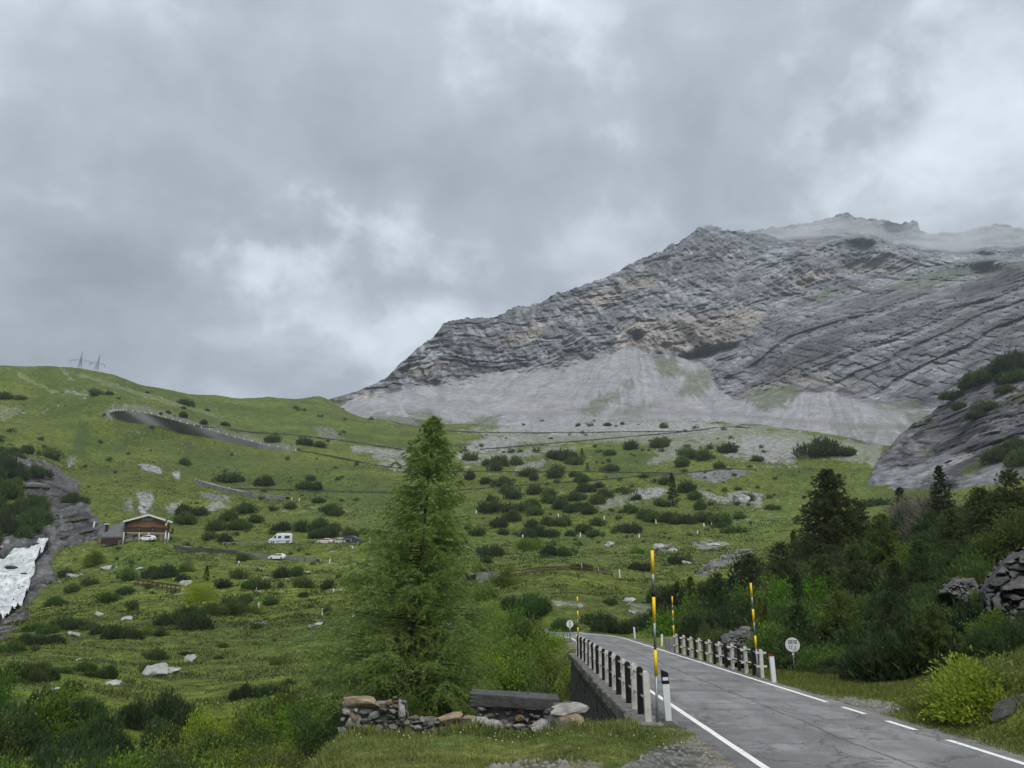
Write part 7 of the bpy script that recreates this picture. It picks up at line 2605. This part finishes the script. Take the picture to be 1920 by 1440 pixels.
def bank(rgn, n):
    x = rgn.uniform(8.4, 15, n * 3)
    y = rgn.uniform(12.5, 34, n * 3)
    d, _ = road_dist(x, y)
    u, v = project(x, y, ground(x, y))
    grav = soft_poly(PATCHES[-3][0], u, v, 10)
    keep = (d > 2.66 + .2 * rgn.random(len(x))) & (rgn.random(len(x)) > grav * 1.05) & (u < 1990) & (rgn.random(len(x)) < .6 + fbm(x, y, None, 3, 503))
    i = np.where(keep)[0][:n]
    return x[i], y[i], np.clip(.5 + .5 * sstep(2.8, 4.2, d[i]), .4, 1.3)


grass('bank_grass', 46000, bank, .19, .018, (.062, .092, .016), (.150, .180, .036), 2)


def meadow(rgn, n):
    # denser near, thinner far, left of the bridge
    r = np.exp(rgn.uniform(math.log(30), math.log(150), n * 2))
    a = rgn.uniform(R(-36), R(4), n * 2)
    x, y = r * np.sin(a), r * np.cos(a)
    d, _ = road_dist(x, y)
    clump = fbm(x / 4, y / 4, None, 4, 505)
    keep = ((d < -4.6) | (r > 100)) & (rgn.random(len(x)) < .35 + 1.6 * clump)
    i = np.where(keep)[0][:n]
    return x[i], y[i], np.clip(.35 + r[i] / 75, .6, 2.2) * (.7 + .8 * np.clip(clump[i], 0, 1))


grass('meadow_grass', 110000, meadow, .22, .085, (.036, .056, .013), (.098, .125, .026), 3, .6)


def hillside(rgn, n):
    r = np.exp(rgn.uniform(math.log(110), math.log(420), n * 2))
    a = rgn.uniform(R(-36), R(24), n * 2)
    x, y = r * np.sin(a), r * np.cos(a)
    clump = fbm(x / 5, y / 5, None, 4, 507) + .5 * fbm(x / 25, y / 25, None, 3, 509)
    keep = rgn.random(len(x)) < .12 + 1.7 * clump
    i = np.where(keep)[0][:n]
    return x[i], y[i], (r[i] / 150) ** .8 * (.8 + .6 * np.clip(clump[i], 0, 1))


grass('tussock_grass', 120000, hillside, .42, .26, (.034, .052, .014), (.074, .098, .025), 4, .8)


def flowers():
    rgn = np.random.default_rng(8)
    for name, cols, box, n in (('white_flowers', (.8, .8, .76), (-4, 4.2, 14.5, 20), 150), ('yellow_flowers', (.75, .58, .03), (-1, 4.2, 13.5, 20.5), 60), ('bank_flowers', (.75, .70, .35), (10, 14.5, 13.5, 22), 70)):
        x, y = rgn.uniform(box[0], box[1], n), rgn.uniform(box[2], box[3], n)
        d, _ = road_dist(x, y)
        k = np.abs(d) > 2.9
        x, y = x[k], y[k]
        z = ground(x, y) + rgn.uniform(.06, .2, len(x))
        b = MB()
        for p in zip(x, y, z):
            r = rgn.uniform(.007, .015)
            b.add([(p[0] + r * math.cos(t), p[1] + r * math.sin(t) * .8, p[2] + r * .35 * math.sin(t * 2)) for t in np.arange(0, 6.2, 1.05)] + [(p[0], p[1], p[2] + r * .7)], [(i, (i + 1) % 6, 6) for i in range(6)])
        b.obj(name, mat_plain(name, cols, .7, .1, 3, .1), kind='stuff')


flowers()


def gravel():
    """loose stones on the lay-bys"""
    rgn = np.random.default_rng(9)
    b = MB()
    for pl, n, s in ((PATCHES[-2][0], 260, (.02, .06)), (PATCHES[-3][0], 240, (.03, .09)), (PATCHES[-1][0], 60, (.03, .10))):
        us, vs = [p[0] for p in pl], [p[1] for p in pl]
        u, v = rgn.uniform(min(us), max(us), n * 3), rgn.uniform(min(vs), min(max(vs), 1450), n * 3)
        k = in_poly(pl, u, v)
        P, r = hit(u[k][:n], v[k][:n])
        d, _ = road_dist(P[:, 0], P[:, 1])
        for p in P[np.abs(d) > 2.75]:
            a = rgn.uniform(*s)
            q = unit(rgn.normal(size=(6, 3))) * a * rgn.uniform(.7, 1, (6, 1))
            q = np.array([[1, 0, 0], [0, 1, 0], [-1, 0, 0], [0, -1, 0], [0, 0, .7], [0, 0, -.6]]) * a * rgn.uniform(.7, 1.2, (6, 3))
            c, s_ = math.cos(a * 900), math.sin(a * 900)
            b.add([(p[0] + t[0] * c - t[1] * s_, p[1] + t[0] * s_ + t[1] * c, p[2] + t[2]) for t in q], [(0, 1, 4), (1, 2, 4), (2, 3, 4), (3, 0, 4), (1, 0, 5), (2, 1, 5), (3, 2, 5), (0, 3, 5)])
    b.obj('gravel', mat_plain('gravel_stone', (.24, .235, .225), .9, .5, 3, .1), kind='stuff')


gravel()


def far_stones():
    """loose blocks lying on the bare patches and strewn over the pasture"""
    rgn = np.random.default_rng(19)
    uu, vv, ss = [], [], []
    for poly, c, st, w in PATCHES[:-3]:
        if c in ((0.075, 0.072, 0.077), (0.16, .18, .07)):
            continue
        us, vs = [p[0] for p in poly], [p[1] for p in poly]
        n = int(min(160, 10 + (max(us) - min(us)) * (max(vs) - min(vs)) / 30))
        a, b = rgn.uniform(min(us) - w * .6, max(us) + w * .6, n), rgn.uniform(min(vs) - w * .4, max(vs) + w * .5, n)
        uu.append(a), vv.append(b), ss.append(rgn.uniform(1.0, 3.2, n) ** 1.1)
    a, b = rgn.uniform(0, 1640, 520), rgn.uniform(720, 1180, 520)
    uu.append(a), vv.append(b), ss.append(rgn.uniform(.8, 2.6, 520))
    u, v, s_ = np.concatenate(uu), np.concatenate(vv), np.concatenate(ss)
    P, r = hit(u, v, 50.0, 900.0, 260)
    d, _ = road_dist(P[:, 0], P[:, 1])
    V, T = [], []
    oct_ = np.array([[1, 0, 0], [0, 1, 0], [-1, 0, 0], [0, -1, 0], [0, 0, .8], [0, 0, -.6]])
    tri = np.array([(0, 1, 4), (1, 2, 4), (2, 3, 4), (3, 0, 4), (1, 0, 5), (2, 1, 5), (3, 2, 5), (0, 3, 5)])
    for p, rr, k, dd in zip(P, r, s_, d):
        if rr > 850 or rr < 60 or abs(dd) < 4:
            continue
        a = min(k / FPX * rr * .55, 1.3)
        q = oct_ * a * rgn.uniform(.6, 1.25, (6, 3))
        t = rgn.uniform(0, 6.28)
        q = q @ np.array([[math.cos(t), math.sin(t), 0], [-math.sin(t), math.cos(t), 0], [0, 0, 1]])
        T.append(tri + 6 * len(V))
        V.append(q + p)
    link('scattered_stones', new_mesh('scattered_stones', np.concatenate(V), tris=np.concatenate(T), smooth=False, mats=[mat_plain('strewn_stone', (.36, .36, .35), .9, .5, .4, .1)]), kind='stuff')


far_stones()


def volume(name, dens, col, noise=None, aniso=.2):
    m = bpy.data.materials.new(name)
    m.use_nodes = True
    t = NT(m.node_tree)
    out = t.n('ShaderNodeOutputMaterial')
    v = t.n('ShaderNodeVolumePrincipled')
    v.inputs['Color'].default_value = (*col, 1)
    v.inputs['Density'].default_value = dens
    v.inputs['Anisotropy'].default_value = aniso
    if noise:
        co = t.n('ShaderNodeTexCoord').outputs['Object']
        n1 = t.noise(co, noise, 4, .6, .4)
        ln = t.vmath('LENGTH', co, out=1)
        fall = t.ramp(ln, (.25, 1.0, 1, 0))
        t.set(v.inputs['Density'], t.math('MULTIPLY', t.math('MULTIPLY', t.ramp(n1, (.38, .72)), fall), dens))
    t.nt.links.new(v.outputs[0], out.inputs[1])
    return m


hz = MB().box((950, 1050, 515), (4700, 4700, 1830)).obj('haze', volume('air', HAZE, (.80, .88, 1.0)), kind='stuff')


def wisp(u, v, d, sx, sy, sz, dens, sc_, label):
    import bmesh
    bm = bmesh.new()
    bmesh.ops.create_icosphere(bm, subdivisions=3, radius=1)
    me = bpy.data.meshes.new('mist')
    bm.to_mesh(me)
    bm.free()
    me.materials.append(volume('mist_' + str(len(bpy.data.materials)), dens, (.93, .96, 1.0), sc_))
    o = link('mist', me, kind='stuff')
    X, Y, Z = pix_dir(u, v)
    h = math.hypot(X, Y)
    o.location = (X / h * d, Y / h * d, Z / h * d)
    o.scale = (sx, sy, sz)
    o.rotation_euler = (0, R(8), R(-20))
    o['label'] = label


wisp(1490, 440, 1800, 230, 90, 50, .034, 2.0, 'thin mist drifting across the summit')
wisp(1790, 458, 1800, 200, 90, 62, .036, 2.0, 'thin mist in the saddle right of the summit')


# ------------------------------------------------------------------ labels that single each repeat out by its place in its row
def sort_labels():
    from collections import defaultdict
    D = defaultdict(list)
    for o in sc.objects:
        if o.parent is None and o.get('category') and o.get('label'):
            D[o['label']].append(o)
    ords = ['first', 'second', 'third', 'fourth', 'fifth', 'sixth', 'seventh', 'eighth', 'ninth', 'tenth', 'eleventh', 'twelfth', 'thirteenth', 'fourteenth', 'fifteenth', 'sixteenth']
    for lab, L in D.items():
        n = len(L)
        if len(lab.split()) > 11:
            lab = ' '.join(lab.split()[:11])
        if n < 2:
            continue
        uv = {o.name: project(*[np.array([c]) for c in o.location]) for o in L}
        rows = 1 if n <= 7 else 2 if n <= 14 else 3 if n <= 30 else 4
        L = sorted(L, key=lambda o: float(uv[o.name][1][0]))
        per = math.ceil(n / rows)
        nm = {1: [''], 2: ['upper row, ', 'lower row, '], 3: ['upper row, ', 'middle row, ', 'lower row, '], 4: ['top row, ', 'second row, ', 'third row, ', 'bottom row, ']}[rows]
        for r in range(rows):
            row = sorted(L[r * per:(r + 1) * per], key=lambda o: float(uv[o.name][0][0]))
            for i, o in enumerate(row):
                w = ords[i] + ' from left' if i < len(row) - 1 or len(row) == 1 else 'rightmost'
                o['label'] = lab + ', ' + nm[r] + w


sort_labels()
